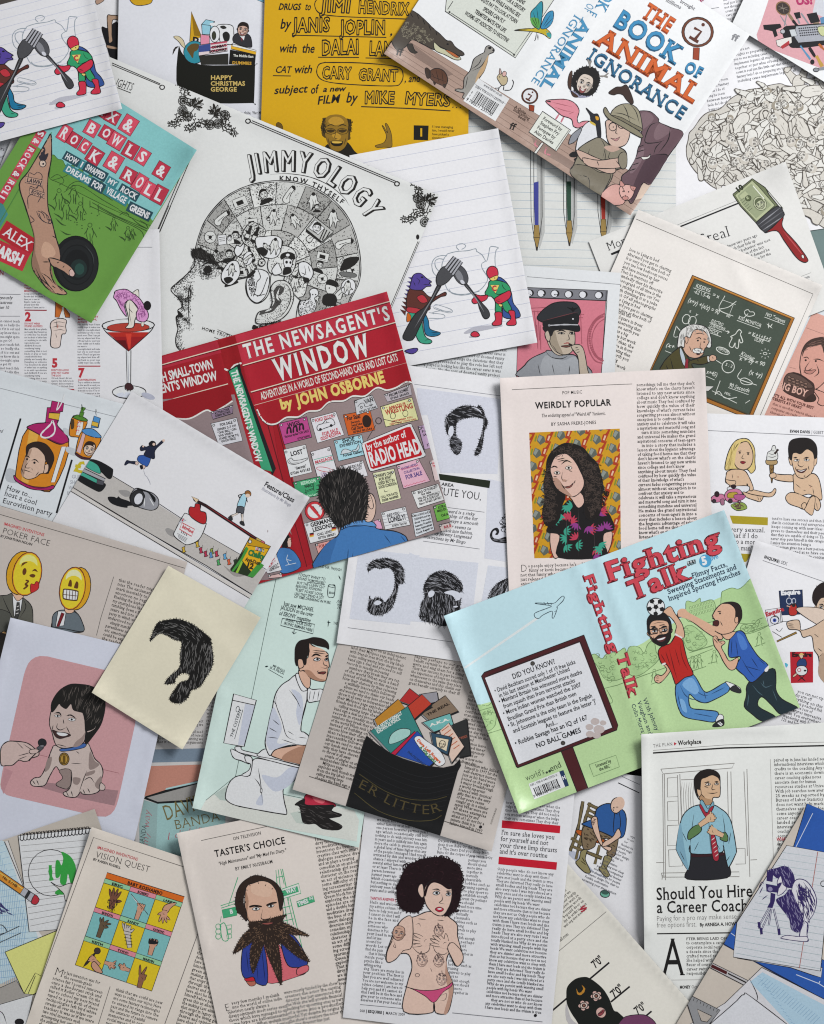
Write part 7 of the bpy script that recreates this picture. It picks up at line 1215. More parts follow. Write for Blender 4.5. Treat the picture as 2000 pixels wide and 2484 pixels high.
part('grinning_head_man','suited man with a grimacing yellow disc head');p('5d666c','450 1736 470 1690 530 1670 640 1680 690 1790 700 1850 560 1850 440 1830',6);fr(0,3);p('5d666c','440 60 450 -30 520 -70 640 -50 690 20 705 110 560 90 440 70',6);q('d2d0d0','490 -60 560 -60 540 60 470 70',5);q('6a1a20','520 -50 545 -40 500 70 478 70',4);fr(0,2);p('c9a48c','548 1650 630 1660 610 1690 560 1690',5)
disc(612,1484,108,182,10,(44,2),'c2901e','e0d4a0');p('5a3418','575 1460 590 1412 605 1420 606 1466 590 1468',0);p('5a3418','625 1474 645 1425 662 1440 658 1482 640 1484',0);p('4a3420','530 1510 545 1485 650 1500 664 1520 658 1572 640 1590 545 1578 528 1555',0);p('dcd8d0','540 1515 550 1495 645 1510 655 1525 650 1565 635 1580 550 1568 538 1550',0);ln('4a3420',5,'535 1535 658 1548','565 1495 560 1572','590 1500 585 1575','615 1504 610 1578','638 1508 634 1580')
fr(0,3);p('4a4a44','-60 -60 90 -40 80 100 40 210 -60 200',5);p('b08a5a','0 140 30 110 55 120 50 170 20 185 0 165',5)
# puppy card
on('puppy');fr(0,3);part('pink_panel','rounded pink panel');q('b4888a','205 470 222 420 240 380 265 350 300 327 340 317 400 320 1000 462 1180 540 1140 890 1000 1520 985 1570 965 1615 935 1650 895 1670 830 1668 100 1500 60 1488 30 1465 12 1435 5 1400 20 1300');q('8f6f72','370 1380 560 1400 1000 1450 965 1578 640 1510 330 1420');ln('8a5a5e',4,'330 1150 400 1165','872 1274 1005 1304');q('a87c80','40 1260 110 1290 60 1400 30 1480 8 1400')
part('puppy','spotted puppy body with collar tag');pu='b3a39c';pd='83736e'
p(pu,'470 1070 600 1110 730 1050 770 1110 800 1180 850 1230 870 1300 850 1380 840 1450 780 1480 700 1480 680 1460 660 1490 630 1508 560 1500 535 1470 590 1430 600 1290 540 1330 500 1280 470 1250 420 1330 385 1400 340 1415 280 1412 258 1380 290 1345 340 1335 380 1270 410 1180 440 1100',7);p(pd,'500 1280 600 1280 590 1430 500 1420 475 1390 530 1345',5);p(pd,'760 1120 800 1200 840 1230 790 1270 750 1260',0);p(pd,'730 1300 800 1280 790 1310 720 1330',0);p(pd,'400 1190 440 1170 420 1260 380 1290',0);p(pd,'620 1340 680 1350 660 1400 620 1390',0);p(pd,'800 1400 850 1330 860 1370 840 1440',0);l(K,6,'735 1280 700 1370 670 1460','600 1280 598 1400 560 1440','700 1370 760 1340 800 1390','275 1365 300 1400','310 1360 330 1405','560 1460 580 1500','600 1450 615 1500','700 1440 720 1480','740 1430 760 1470','645 1120 670 1140','600 1220 690 1225');p(pu,'850 1385 885 1410 880 1445 840 1440',5)
p('3a5a94','510 1100 600 1085 720 1050 715 1085 620 1110 520 1120',5);el('8a6a2a',542,1185,42,52,0,6);el('a07e36',542,1185,30,40,0,4);tx('J',528,1208,556,1208,50,'5a4418',.04)
part('boyish_head','grinning boyish head with a fringe');fs_='ae9b93';p(fs_,'440 760 500 700 600 690 690 780 720 860 720 1000 690 1060 590 1090 520 1092 470 1060 440 960 418 880',7);p('8a7872','620 1085 690 1060 722 960 690 1000 640 1040',0);p('1b1917','432 750 445 690 500 610 580 560 660 553 780 575 870 650 888 720 880 800 850 900 780 1000 740 1050 718 1050 728 970 720 940 715 860 700 800 680 790 620 770 600 720 560 760 520 740 500 720 470 760 440 790',5);hair('57504b','480 660 600 580 780 590 870 700 840 880 760 960 740 800 640 740 520 700',70,70,lambda x,y:100+(x-600)*.06,3);p(fs_,'735 950 790 930 812 890 800 930 750 960',4);l(K,10,'455 800 500 795 520 825','560 822 600 815 650 850');p('dcd2cc','460 820 490 812 510 826 485 832',3);p('dcd2cc','575 850 610 838 640 855 605 866',3);el(K,488,822,8);el(K,606,852,9);l(K,6,'535 850 540 890','490 880 480 920 510 940 560 920','560 910 590 970','450 900 440 940','480 1060 560 1080');p('3a2624','445 940 500 960 560 965 598 985 560 1000 510 1012 475 1000 455 970',5);p('dcd8d4','480 962 540 966 575 978 540 992 500 985',0)
part('hand_with_microphone','drawn hand offering a microphone');hs2='b59f98';p(hs2,'10 1095 60 1040 130 1035 230 1050 300 1100 330 1130 320 1160 260 1180 240 1200 200 1205 160 1195 110 1235 60 1240 10 1230',7);l(K,5,'200 1060 260 1100 300 1110','150 1160 260 1130','150 1190 230 1160','140 1040 200 1100');q('47474c','310 1090 350 1060 372 1090 330 1130',5);el('222326',358,1048,36,34,30,5);l('8d8d92',7,'335 1075 375 1075');l(K,9,'320 1125 270 1170 248 1205');p(hs2,'250 1110 300 1100 330 1110 310 1135 260 1140',5)
# cream card
on('cream');fr(0,3);part('quiff_and_sideburns','black quiff and sideburn drawing');k3='131211'
P_=p(k3,'1265 195 1285 130 1310 70 1350 30 1430 10 1500 5 1580 30 1640 60 1720 120 1770 170 1790 260 1800 340 1780 430 1736 500 1700 560 1660 590 1610 610 1590 660 1540 705 1480 715 1432 690 1440 650 1480 590 1520 540 1580 520 1600 480 1560 460 1520 470 1480 510 1470 545 1400 555 1395 535 1430 490 1500 430 1520 390 1520 300 1530 200 1470 180 1400 140 1340 130',0);hair('6a6866',P_,260,50,lambda x,y:200+(x-1500)*.25 if y<180 else 100,3);fringe(k3,P_,11,15,6);curls(k3,'1310 60 1380 30 1420 30 1350 110 1300 120',24,18,6);fr(1,3);hair('6a6866','-20 200 40 200 60 330 30 470 -30 500',40,50,95,3);curls(k3,'-30 160 40 170 50 220 -10 220',20,16,6)
# mint page
on('green');fr(1,3);part('room_lines','corner lines and floor of the drawn room');q('c9cac2','0 1530 200 1390 1250 1620 1290 1700 1270 1880 -60 1640');ln('4a5a54',4,'525 -20 250 1330 0 1532','200 1390 1180 1590','590 -330 525 -20');q('a9b6ae','70 1480 180 1410 200 1540 120 1530');q('b4bdb4','710 1640 800 1620 830 1736 760 1720')
part('handwritten_notes','scrawled capitals on the wall');fr(1,2);hn='1c2a2c'
for t,x0,y0,x1,y1,h in(("I DON'T WANT TO",780,1380,1005,1418,24),("SOUND 'HOMOPHOBIC'",772,1408,1005,1450,22),('BUT THE CLEAN CUT',765,1446,1000,1484,22),('BEAUTIFUL SOUNDING',755,1474,975,1508,22),("'FLEET FOXES' LOOK",752,1504,985,1546,22),('LIKE THEY SPEND A LOT',745,1538,992,1574,22),('OF TIME DRINKING IN PUBS.',742,1562,1052,1616,22),('GOOD EAR, THOUGH',928,1300,1140,1340,22),('Just saw MICHAEL',652,1626,905,1680,34),('JACKSON on the cover',628,1660,900,1722,34),('of EBONY magazine',615,1705,880,1770,34),('JUST',1105,1600,1150,1608,20),('HAD',1105,1628,1150,1636,20),('ITS',1105,1655,1145,1662,20)):tx(t,x0,y0,x1,y1,h,hn,0,0,.1,None,0,.08)
ln(hn,4,'850 1430 1000 1452');p(None,'1032 1460 1060 1455 1088 1462 1080 1550 1055 1558 1028 1548',5,hn);el(None,1060,1464,28,10,8,4,hn);tx('BEAN',1036,1528,1080,1532,18,hn);l(hn,7,'1118 1375 1135 1412');part('wall_note');fr(1,3);ln(hn,5,'645 0 630 60 902 130 916 50 645 0','745 90 740 130','726 112 742 132 762 118');tx('INSERT YOUR OWN',670,20,885,76,24,hn,0,0,.1,None,0,.06);tx('IRONIC REMARK HERE',655,50,895,112,24,hn,0,0,.1,None,0,.06);l(hn,7,'1035 15 1028 75','1018 30 1052 36');tx('THE',1072,50,1110,56,22,hn);tx('MR BINGO',560,405,660,455,20,hn,0,0,.1,None,0,.06);tx('IS A PRICK',535,420,655,476,20,hn,0,0,.1,None,0,.06);ln(hn,4,'528 430 650 500');l(hn,12,'498 408 526 402')
part('toilet','white toilet with tall cistern');wt='d2d5dc';ws='b8bcc8'
p(wt,'440 1180 620 1215 800 1245 790 1300 740 1370 655 1430 660 1540 682 1640 640 1648 420 1610 250 1575 178 1535 165 1490 190 1400 240 1340 320 1318 372 1322 378 1250 390 1205',7);p(ws,'470 1320 560 1450 650 1440 740 1370 780 1260 700 1260 600 1340',0);p(ws,'420 1560 470 1480 480 1570',0);l(K,6,'440 1260 460 1380 478 1560','410 1345 445 1390 462 1430');el(wt,466,1450,8,20,0,5)
p(wt,'215 1100 280 1130 380 1180 390 1210 360 1225 300 1200 240 1180 215 1140',6);p(wt,'330 1160 390 1180 370 1320 300 1320 360 1280 378 1230 340 1210',6);q(wt,'234 636 425 690 322 1080 300 1078 150 1050',7);ln(K,6,'226 690 418 732');q(ws,'330 720 410 735 320 1070 270 1065');p(wt,'245 1085 290 1080 310 1110 430 1140 600 1190 795 1245 790 1260 600 1215 400 1160 270 1125',6);p(wt,'450 1130 500 1100 560 1130 800 1230 780 1235 600 1190 440 1160',6);tx('THE CISTERN',225,1005,300,770,24,hn,0,0,.1,None,0,.06);ln(hn,4,'242 1015 312 768');el(None,268,765,14,24,10,4,hn)
part('seated_man','dark-haired man in a white shirt');sk3='c9a28c';p(sk3,'545 1150 600 1100 760 1070 850 1040 850 1260 780 1225 640 1190',7);p('a27a64','640 1190 700 1120 850 1080 850 1260 780 1225',0)
p('d4d6de','760 480 700 520 640 560 595 620 570 700 560 760 540 830 520 930 505 1000 500 1060 520 1130 545 1155 580 1110 680 1075 760 1065 850 1065 870 1000 830 960 800 940 820 800 850 690 860 600 800 580',7);p(ws,'560 760 600 800 640 930 600 1050 700 1050 560 1110 520 1080 510 1000',0);p(ws,'720 600 800 640 820 760 790 900 760 800 770 700',0);l(K,5,'600 640 590 720 640 860 680 990 760 1030','700 600 760 680 800 760','570 690 600 740','530 920 600 960','520 1000 610 1010','560 850 620 900','640 1020 760 1060','690 950 740 980','850 620 845 720 800 900','780 1000 850 1010','760 480 790 560 830 600');p('d4d6de','860 590 900 600 985 600 980 680 920 700 860 700',6);l(K,5,'880 610 870 690','920 605 900 695','955 605 940 690');p('d8dae2','755 485 785 470 850 590 840 610 800 600',6)
p(sk3,'790 430 870 480 880 560 860 590 820 560 785 480',6);p(sk3,'780 350 860 330 870 210 900 230 1020 290 1030 330 1040 400 1030 420 1025 460 1010 520 960 530 880 500 830 440 790 440',7);p('a27a64','830 440 880 500 960 530 1010 520 940 500 880 440',0);p('cda891','900 240 1000 270 1010 330 900 320',0);p(sk3,'775 345 810 345 825 400 800 420 780 410',6);p('1d1513','750 340 755 240 790 190 850 175 910 160 990 175 1030 210 1035 260 1010 245 940 230 870 210 872 280 850 330 845 380 830 392 815 350 780 345 770 400 755 380',4);l('17100e',13,'888 325 925 303 975 320','1005 325 1030 310');p('e0d8d2','905 350 935 330 965 345 940 360',5);p('e0d8d2','1000 350 1020 332 1030 345 1020 360',5);el(K,940,344,11);el(K,1016,344,10);l(K,6,'985 350 995 390 1020 400 1015 420 970 415','935 450 950 440','900 270 1020 280','900 285 1010 300');p('6a2e2e','940 460 980 450 1012 452 990 470',5)
part('boot_and_trousers','black boot under red trousers');p('b02a40','845 1482 960 1500 1085 1560 1075 1590 960 1575 835 1570',5);p('d0606a','900 1500 1000 1530 980 1560 920 1540',0);bo=p('1d1a19','750 1568 830 1520 840 1570 970 1575 1080 1575 1060 1620 1140 1650 1125 1670 1060 1680 1040 1690 1120 1730 1148 1755 1120 1780 1060 1782 980 1770 920 1730 860 1732 815 1710 790 1590',5);hair('4a4644',bo,30,60,20,4)
# litter-bin page
on('litter');fr(1,3);part('text_columns');tcx='3c3632'
body('couple of singles on an independent label their MySpace page explodes with friends men from the big labels come calling waving large cheques the band sign a deal and proceed to sell records in steadily increasing numbers they break they are top of the world When such a band instead of building on this success blow their chances by then releasing a willfully inaccessible follow-up album we tend to shake our heads and wonder why they have chosen to throw it all away',1230,222,15.5,470,33.4,36,25,tcx,edge=lambda i:(0,470-max(0,i-16)*14 if i<24 else 330-(i%4)*8),ind=30);ln('4a4440',4,'870 1330 1205 1440');fr(2,3)
body('happen perhaps to our great benefit certainly to their ill luck to write and sing them for a living They fear success in part because the experience of bears no relation whatsoever to the value they place on themselves and this chasm',20,330,12.5,440,32.5,8,25,tcx);body('drugs and or suicide is now noise find albums day voice praise vocal his the early band confidence have translated inner calm this supremely talented',480,630,12.5,240,32.5,19,24,tcx);body('musician who killed himself in 1997 hit the self-destruct button just as his band were poised on the edge of a major breakthrough a world superstar blessed with musical gifts that are the envy of her peers seems caught up in a similar spiral What were are all these examples tormented by and afraid of I do not for a minute think it is failure',450,1230,15,280,32.5,17,25,tcx,edge=lambda i:(0,285));fr(2,4);ln('4a4440',4,'252 20 594 134');el(K,578,76,13);fr(2,3);tx('ILLUSTRATION MR BINGO',670,1736,718,1600,14,'6a645e')
part('disc_cases','pile of disc cases sticking out of the bin')
def case(c,s,c2=None,t=None,tc2='d8d4cc',h=26,k=.5):
 P=pts(s);q('1c1b1c',P+(8,10),4);q(c,P,6);q('8d8d8d',[P[0],between(P[0],P[1],.05),between(P[3],P[2],.05),P[3]],3)
 if t:
  a,b=between(P[0],P[3],k),between(P[1],P[2],k);tx(t,*between(a,b,.12),*between(a,b,.92),h,tc2,.03)
case('8d8a90','60 640 210 618 222 700 90 730');case('a82a2a','-110 700 -20 590 120 700 60 760');case('7d6a58','60 800 280 650 390 780 150 880',t='THE REAL',tc2='2a201a',h=22);case('6aa8a4','80 880 320 800 350 900 180 960',t='A.K.A.',h=22);case('2a2a2a','330 900 460 845 492 1150 400 1170',t='CUT WORDS',tc2='8a4a3a',h=20);case('d2b8a8','230 950 310 880 440 1080 330 1220',t=None)
for i in range(6):ln('b0562e',6,[(250+i*20,950+i*30),(310+i*18,905+i*32)])
case('2f4a5c','150 960 335 1000 300 1150 180 1090');q('d2c4a8','200 1000 310 1020 290 1120 210 1080',4);face(255,1060,30,10,'d2c4a8',None);case('7aa8b0','-60 780 60 705 170 740 40 810');fr(1,3);case('b03a2a','1640 790 1820 640 1900 720 1700 900');case('b07a2a','1410 860 1620 680 1680 760 1440 930');case('357a74','1370 960 1700 740 1860 1060 1560 1160');tx('THE ARTIST FORMALLY',1432,948,1655,805,28,'d8d8d0',.02);tx('KNOWN AS PONCE',1450,972,1640,850,28,'d8d8d0',.02);p('9ac0b8','1550 1060 1560 980 1640 930 1720 940 1700 1000',4);q('b02040','1550 1145 1760 950 1790 985 1600 1160',4);case('24489a','1590 1160 1780 950 1980 1160 1880 1250 1700 1230');fr(2,3);p('d8dae0','20 1020 60 990 120 1030 230 1110 280 1200 250 1240 200 1230 90 1120',4);tx('Dave Left Rogers',40,1030,232,1222,24,'c2582a',.04);tx('A Wig Sound',62,1090,190,1218,24,'3a7a4a',.04);tx('PHILOSOPHICAL',-40,1130,110,1250,18,'22304a',.01)
part('litter_bin','black bin lettered in dull gold');fr(1,3);bk='131314';q(bk,'1355 990 1440 1060 1560 1140 1700 1200 1860 1245 2000 1260 2090 1240 2140 1190 2146 1240 2120 1290 1970 1830 1900 2040 1180 1586 1330 1050',5);
for i in range(7):l('1f1f21',4,[(1330-i*16,1110+i*46),(1560-i*14,1250+i*44),(1850-i*14,1340+i*46),(2110-i*16,1290+i*48)],taper=0)
tp('ER LITTER','1275 1420 1370 1470 1540 1570 1700 1625 1860 1650 1990 1620',78,'4c4228',-.005,1,trk=.08);l('4a4226',5,'1290 1310 1500 1450 1700 1520 1900 1530 2030 1500','1250 1470 1450 1620 1700 1700 1900 1700 1985 1660',taper=0)
# closed-book page
on('banda');fr(0,3);part('text_column');body('and a mention arguments reject those and seed and counting we that it of',1325,870,1,390,30,7,24,'4a4642');fr(1,3);body('we reject wrong it of',10,690,2,120,30,14,24,'4a4642');fr(0,3);part('stripes');q('6f7d8b','1250 1105 1900 1090 1900 1200 1260 1215');q('b07a6a','1230 1245 1900 1225 1900 1420 1200 1500')
part('drawn_book','drawn closed book with gold capitals');q('17191a','1225 1500 1410 1440 1736 1345 1900 1300 1900 1500 1560 1550 1330 1562 1215 1520',0);q('8d8a86','1240 1510 1736 1375 1900 1330 1900 1460 1560 1530 1330 1545');q('9cb8b8','1400 1430 1736 1355 1736 1370 1395 1445');q('86a09e','1215 1530 1330 1562 1330 1900 1310 2100 1180 2050 1175 1736');q('8fb0ae','1330 1562 1560 1550 1900 1500 1900 2100 1310 2110');fr(0,4)
tx('DAVID',1400,24,1736,-90,126,'6a5f3a',.0,.8);tx('BANDA',1478,100,1860,20,80,'6a5f3a',-.01,.8);tx('I did it',1405,190,1700,120,60,'9a3a4a',-.02,0,.3);tx('my way',1250,240,1268,-60,56,'9a3a4a',-.02,0,.3);tx('BANDA',1210,235,1240,60,40,'4a5a58',-.01,.8)

# desk-top page
on('desk');fr(0,4);part('graph_paper','blue graph paper with a pen sketch');q('a9bac8','-60 150 40 200 200 560 330 1000 150 1330 -60 1430');q('c5c9d2','40 195 170 520 205 600 330 960 360 1000 150 1380 140 1340 320 1000 180 600')
for i in range(22):ln('7d9cb4',2.5,[(-60,260+i*52),(40+min(i,14)*20,225+i*52)],[(-40+i*16,200+i*38),(-120+i*16,1400)]if i<18 else[(-60,300),(-40,300)])
l('2f2c5c',5,'-20 740 40 760 70 800 125 824','-10 700 60 780',taper=1);hair('2f2c5c','-60 690 0 710 60 770 120 822 40 800 -60 800',50,40,35,5);l(K,5,'0 900 30 910 60 960 0 980','0 1050 180 968','-20 1000 165 912',taper=0)
part('notepad','spiral notepad with a green marker scribble');q('c9c6c2','155 150 770 88 800 400 480 940 248 960',6);q('b8b5b2','40 200 70 190 200 560 205 590',4)
for i in range(14):ln('7a7876',3,[(178+i*6,235+i*52),(760-i*20,185+i*52)])
l(K,6,*[[(180+i*29,130-i*3),(172+i*29,180-i*3),(194+i*29,190-i*3),(204+i*29,150-i*3),(190+i*29,128-i*3)]for i in range(20)],taper=0);el(None,430,462,190,196,0,5);gn2='2f8a3a';p(gn2,'520 285 590 320 630 380 642 440 625 530 600 560 575 470 560 550 530 565 508 540 512 470 500 500 470 495 472 368 500 360 520 400 535 340',0);l(gn2,26,'425 398 428 470 436 528',taper=0);p(gn2,'470 620 520 600 600 640 480 645',0);p('b7b3ae','430 540 480 570 520 575 600 550 640 600 560 700 540 640 500 600',5)
part('envelope_note','yellow drawn envelope');q('c9bf72','45 1130 480 950 620 1300 280 1490 205 1480',6);ln(K,5,'205 1480 300 1305 345 1330','240 1480 300 1330');q('8f8a84','-60 1460 140 1370 205 1480 280 1490 -60 1590',5);q('c4c5cc','-60 1590 280 1490 200 1900 -60 1900',5);l(K,6,'-60 1620 20 1640 60 1740');el(K,165,1720,40,30)
part('pencil','orange pencil with a red eraser');q('b8792a','-60 400 205 585 170 640 -60 480',5);ln('e0aa5a',6,'-60 420 195 600');tx('No. 2 / HB',20,505,140,588,22,'3a2a18',.03);q('9a9aa0','205 585 300 650 265 710 170 640',5);q('2a2a2c','240 612 262 628 228 684 206 668');p('a02a34','295 648 330 680 325 710 300 730 265 712',5)
# hands poster page
on('vision');fr(0,4);part('heading','red and black capitals heading');ln('5a5450',5,'210 1736 790 165 1548 412','1736 790 1390 1736');tx('IMAGINED INVENTIONS',818,258,1160,362,25,'a8343e',0);tx('VISION QUEST',802,330,1258,460,52,'34302e',-.025);tx('BY KAREN RUSSELL',784,356,1016,430,20,'2a2725',.015)
part('text_columns');tx('M',455,1318,530,1344,66,'24211f',-.02,.8);body('y last invention was for the seventh-grade science fair I poured sunscreen onto a deodorant stick and called it Roller Cream On the bus to school my best friend taped to a pen Both of these technologies left bird white streaks all over the judges our teachers It was as if we were two rival inventors each attempting her own half-baked the authorities',540,1312,16.5,400,36.5,14,27,'24211f',edge=lambda i:((0,325)if i==0 else(10,330)if i==1 else(-80,440)))
body('think that we could use new ways to refine our vision Here are some fantasy technologies to extend its range into the past and the future to remove the cataracts of painful memories and to correct our social myopia In',975,1456,16.5,410,36.5,12,27,'24211f');ln('5a5450',4,'930 1420 830 1740');body('this an alterna will stay the making Last eliminate the that erupt in legacy Often on through the living general desires and opinions would have shot he let have razed himself before paint it puke green',1690,1040,16.5,400,36.5,24,27,'24211f')
part('hand_poster','three by three poster of coloured squares');A_,B_,C_,D_=np.array((905.,460.)),np.array((1556.,664.)),np.array((1280.,1458.)),np.array((636.,1238.))
g=lambda u,v:tuple(A_+(B_-A_)*u+(D_-A_)*v+(C_-D_-B_+A_)*u*v)
q('bf5e1e',[g(0,0),g(1,0),g(1,.062),g(0,.062)],5);tx('BABY ROSHAMBO',*g(.28,.052),*g(.73,.052),26,'2a1612',.04,trk=.06)
nm=('ERIC','ROBERT','LARRY','BRANDON','RANDY','RAYMOND','KEITH','TODD','MARVIN');yl,tq,pkk,gr='c9ab20','6fa5a4','c87a86','83b08a'
for i in range(9):
 u0,u1=(i%3)/3,(i%3+1)/3;v0=.062+(i//3)*.3127;v1=v0+.3127
 q((yl,tq)[i%2],[g(u0,v0),g(u1,v0),g(u1,v1),g(u0,v1)],5);q((gr,pkk)[i%2],[g(u0,v0),g(u1,v0),g(u1,v0+.05),g(u0,v0+.05)],4);tx(nm[i],*g(u0+.1,v0+.043),*g(u1-.09,v0+.043),20,K,.04)
part('hands','nine inked hands in different poses');sk4='b3866e';F0=((-60,.4),(-30,.4),(-8,.4),(14,.4))
hand(955,690,62,-76,'6a4434',fingers=((-26,1.1),(-8,1.3),(8,1.3),(24,1.1)),thumb=(75,.9));hair(K,'905 690 1010 690 960 790 905 780',60,18,100,4);l('d8d0c8',11,'1105 645 1245 810');hand(1185,760,56,-70,sk4,fingers=F0,thumb=(20,.5),wrist=1.8);ln(K,4,'1105 640 1250 815')
p(sk4,'1490 715 1400 730 1370 780 1410 800 1440 760',5);hand(1385,810,54,100,sk4,thumb=(60,.8),wrist=.6);hand(865,905,54,-70,'5a4a38',fingers=((-30,.8),(-10,.9),(35,.9),(70,.9)),thumb=(75,.7),wrist=2);hand(1075,960,56,-98,'b0a8a2',fingers=((-10,1.2),(-2,1.1),(10,.7),(24,.6)),thumb=(60,.9),wrist=2.4);ln(K,4,*[[(1040+i*4,950+i*28),(1110+i*2,965+i*26)]for i in range(5)]);hand(1290,1060,58,-75,sk4,fingers=F0,thumb=(40,.5),wrist=1.7);p(K,'1252 1040 1262 1015 1275 1030 1290 1012 1300 1034 1318 1020 1322 1045 1338 1040 1325 1062 1260 1062',0)
l('2a2422',24,'820 1120 760 1190 704 1255');el('3a302c',822,1120,26,26,0,5);hand(785,1195,50,-140,sk4,fingers=F0,thumb=(20,.6),wrist=1.4);p(sk4,'800 1210 862 1290 855 1308 800 1290 770 1240',5);hand(935,1235,44,20,sk4,fingers=((-60,.8),(-30,.6),(8,.8),(14,.7)));hand(1040,1265,44,200,sk4,fingers=((60,.8),(30,.6),(8,.8),(14,.7)));hand(1195,1350,56,-75,'7e5540',fingers=((-14,1.6),(16,1.6),(20,.4),(40,.4)),thumb=(30,.5),wrist=1.5)
# leaf-beard page
on('taster');fr(1,4);part('heading','art-deco capitals heading');ln('4a4542',4,'-40 192 0 182 515 72');tx('ON TELEVISION',232,190,468,140,28,'24211f',-.008,.3,trk=.04);tx("TASTER'S CHOICE",78,330,672,215,56,'1c1a19',.018,.4,trk=.04);tx('"High Maintenance" and "My Mad Fat Diary."',108,400,678,284,27,'34302e',0,.8,.22);tx('BY EMILY NUSSBAUM',250,444,565,380,28,'1c1a19',-.003,.3,trk=.04)
part('text_columns');tx('E',165,1632,212,1620,62,'1c1a19',-.02,1);body('very few months I spelunk into the world of online indie television nearly always a disappointment most series even those which have managed to up some hype are half-amateurish more auditions When',218,1575,-10.5,440,35,8,28,'24211f',edge=lambda i:((0,410)if i==0 else(0,425)if i==1 else(-46,500)));body("were mostly funded by the show's creators the actor the casting director has just announced that the Web site will provide financial backing for upcoming ones as part of a move into a production model Yet despite its origins",660,1486,-10.5,480,35,9,28,'24211f')
body('That some episodes are one dirty farce and a double hand are meditative dreamy inventories the lives of creative-class with smart dialogue seamless diversion and an plays a touring comedian an on-and-off relationship girl seems like a character on the road but the an act of violence turns into some difficulty of reconciling ing screenwriter dad He was apartment mallard-headed of Queen block fun putting exploring the certain related',915,196,-10.5,440,35.2,36,28,'24211f',edge=lambda i:(-i*.5,440));body('the of eating was going some at the her hor pop house the could',-110,1190,14,130,35,16,26,'24211f')
part('street_signs','green line-drawn street signs and lights');sg='3f9a6c'
def SG(s,t,a,b):q(sg,s,4,'2a7a50');tx(t,*a,*b,34,'d8e0d8',.03)
l(sg,5,'270 500 190 740','125 740 250 700','130 760 250 720','590 440 600 560','610 435 640 700','630 430 660 560','645 430 700 700','600 500 660 490','650 640 690 900','680 650 740 900','700 640 810 1090','640 760 720 740','640 820 730 800','650 870 740 850','130 830 120 880',taper=0);SG('135 775 260 748 262 820 148 845','B',(205,808),(230,803));q('cfd0c4','640 600 780 552 800 635 650 680',6,sg);SG('640 618 770 578 782 620 650 662','WAY',(682,640),(764,614));SG('765 705 905 655 918 705 775 752','TIMES',(780,742),(866,712));tx('SQ',872,690,906,680,22,'d8e0d8',.02)
part('traffic_light','green line-drawn traffic lights')
for i in range(3):el(None,105,915+i*42,22,22,0,5,sg);q(None,[(175,905+i*40),(215,900+i*40),(218,930+i*40),(180,938+i*40)],5,sg)
l(sg,6,'120 900 140 1025 190 1020 160 890 120 900',taper=0)
part('leaf_beard_man','bald man with a leaf-shaped beard, blue jacket');p('a8604e','330 1350 400 1340 420 1400 370 1415',4);p('b3202e','330 1345 410 1330 420 1370 340 1375',4);p('c46068','490 1080 600 1050 700 1200 850 1240 850 1290 790 1330 500 1385',4);p('2a3a86','400 1010 320 1080 300 1180 300 1290 330 1350 400 1340 430 1395 520 1385 490 1080',6);p('2a3a86','640 1000 720 980 790 1060 850 1180 850 1240 770 1260 690 1240 640 1100',6);p('c46068','770 1270 855 1240 860 1290 775 1325',5);l('16204e',6,'340 1120 360 1300','420 1100 440 1380','720 1060 800 1220','470 1100 500 1380')
sk5='c6a08a';p(sk5,'335 600 360 540 430 510 520 510 590 560 620 680 650 780 640 840 560 850 470 900 370 880 330 760',6);p('a07a64','335 620 360 700 350 800 380 890 340 800',0);p('cda993','400 540 500 530 560 580 540 660 450 660 380 620',0);bh='2c201a'
p(bh,'380 495 430 485 500 500 580 540 630 600 655 680 640 760 625 780 610 700 590 610 540 550 470 530 400 550 350 570 325 640 315 720 340 780 345 870 300 820 255 760 250 680 270 600 310 540',5);P_=pts('300 560 330 560 320 700 340 860 280 800 250 700');curls(bh,P_,50,14,6);fringe(bh,'380 495 500 500 630 600 655 700 600 620 400 545 315 700 330 860 255 760 260 640',26,16,6)
p('1c1412','368 742 410 732 465 740 468 752 410 748 370 756',0);p('1c1412','510 730 550 712 592 708 594 718 550 728 515 742',0);p('d8cfc8','390 770 420 750 455 765 425 780',4);p('d8cfc8','520 745 550 730 575 738 548 755',4);el(K,424,765,10);el(K,548,742,10);l(K,6,'480 770 465 840 490 855 540 845 540 820')
lf=lambda s:p(bh,s,0);Bd=[lf('360 880 420 870 500 860 600 830 680 815 650 860 660 940 700 1000 620 1060 480 1060 400 1000 370 940'),lf('640 880 740 920 870 990 800 990 700 980 620 960'),lf('400 920 300 1000 228 1140 300 1110 400 1040 460 980'),lf('440 980 380 1080 370 1200 395 1310 430 1240 470 1120 500 1000'),lf('510 1000 500 1100 560 1260 632 1410 640 1280 620 1120 590 1000'),lf('580 1000 660 1080 770 1170 875 1215 820 1120 740 1020 640 940')]
for P_ in Bd:hair('6a5240',P_,50,22,lambda x,y:math.degrees(math.atan2(y-900,x-520)),4);fringe(bh,P_,16,13,6)
p('8a4a42','470 890 540 880 570 885 520 900',3)
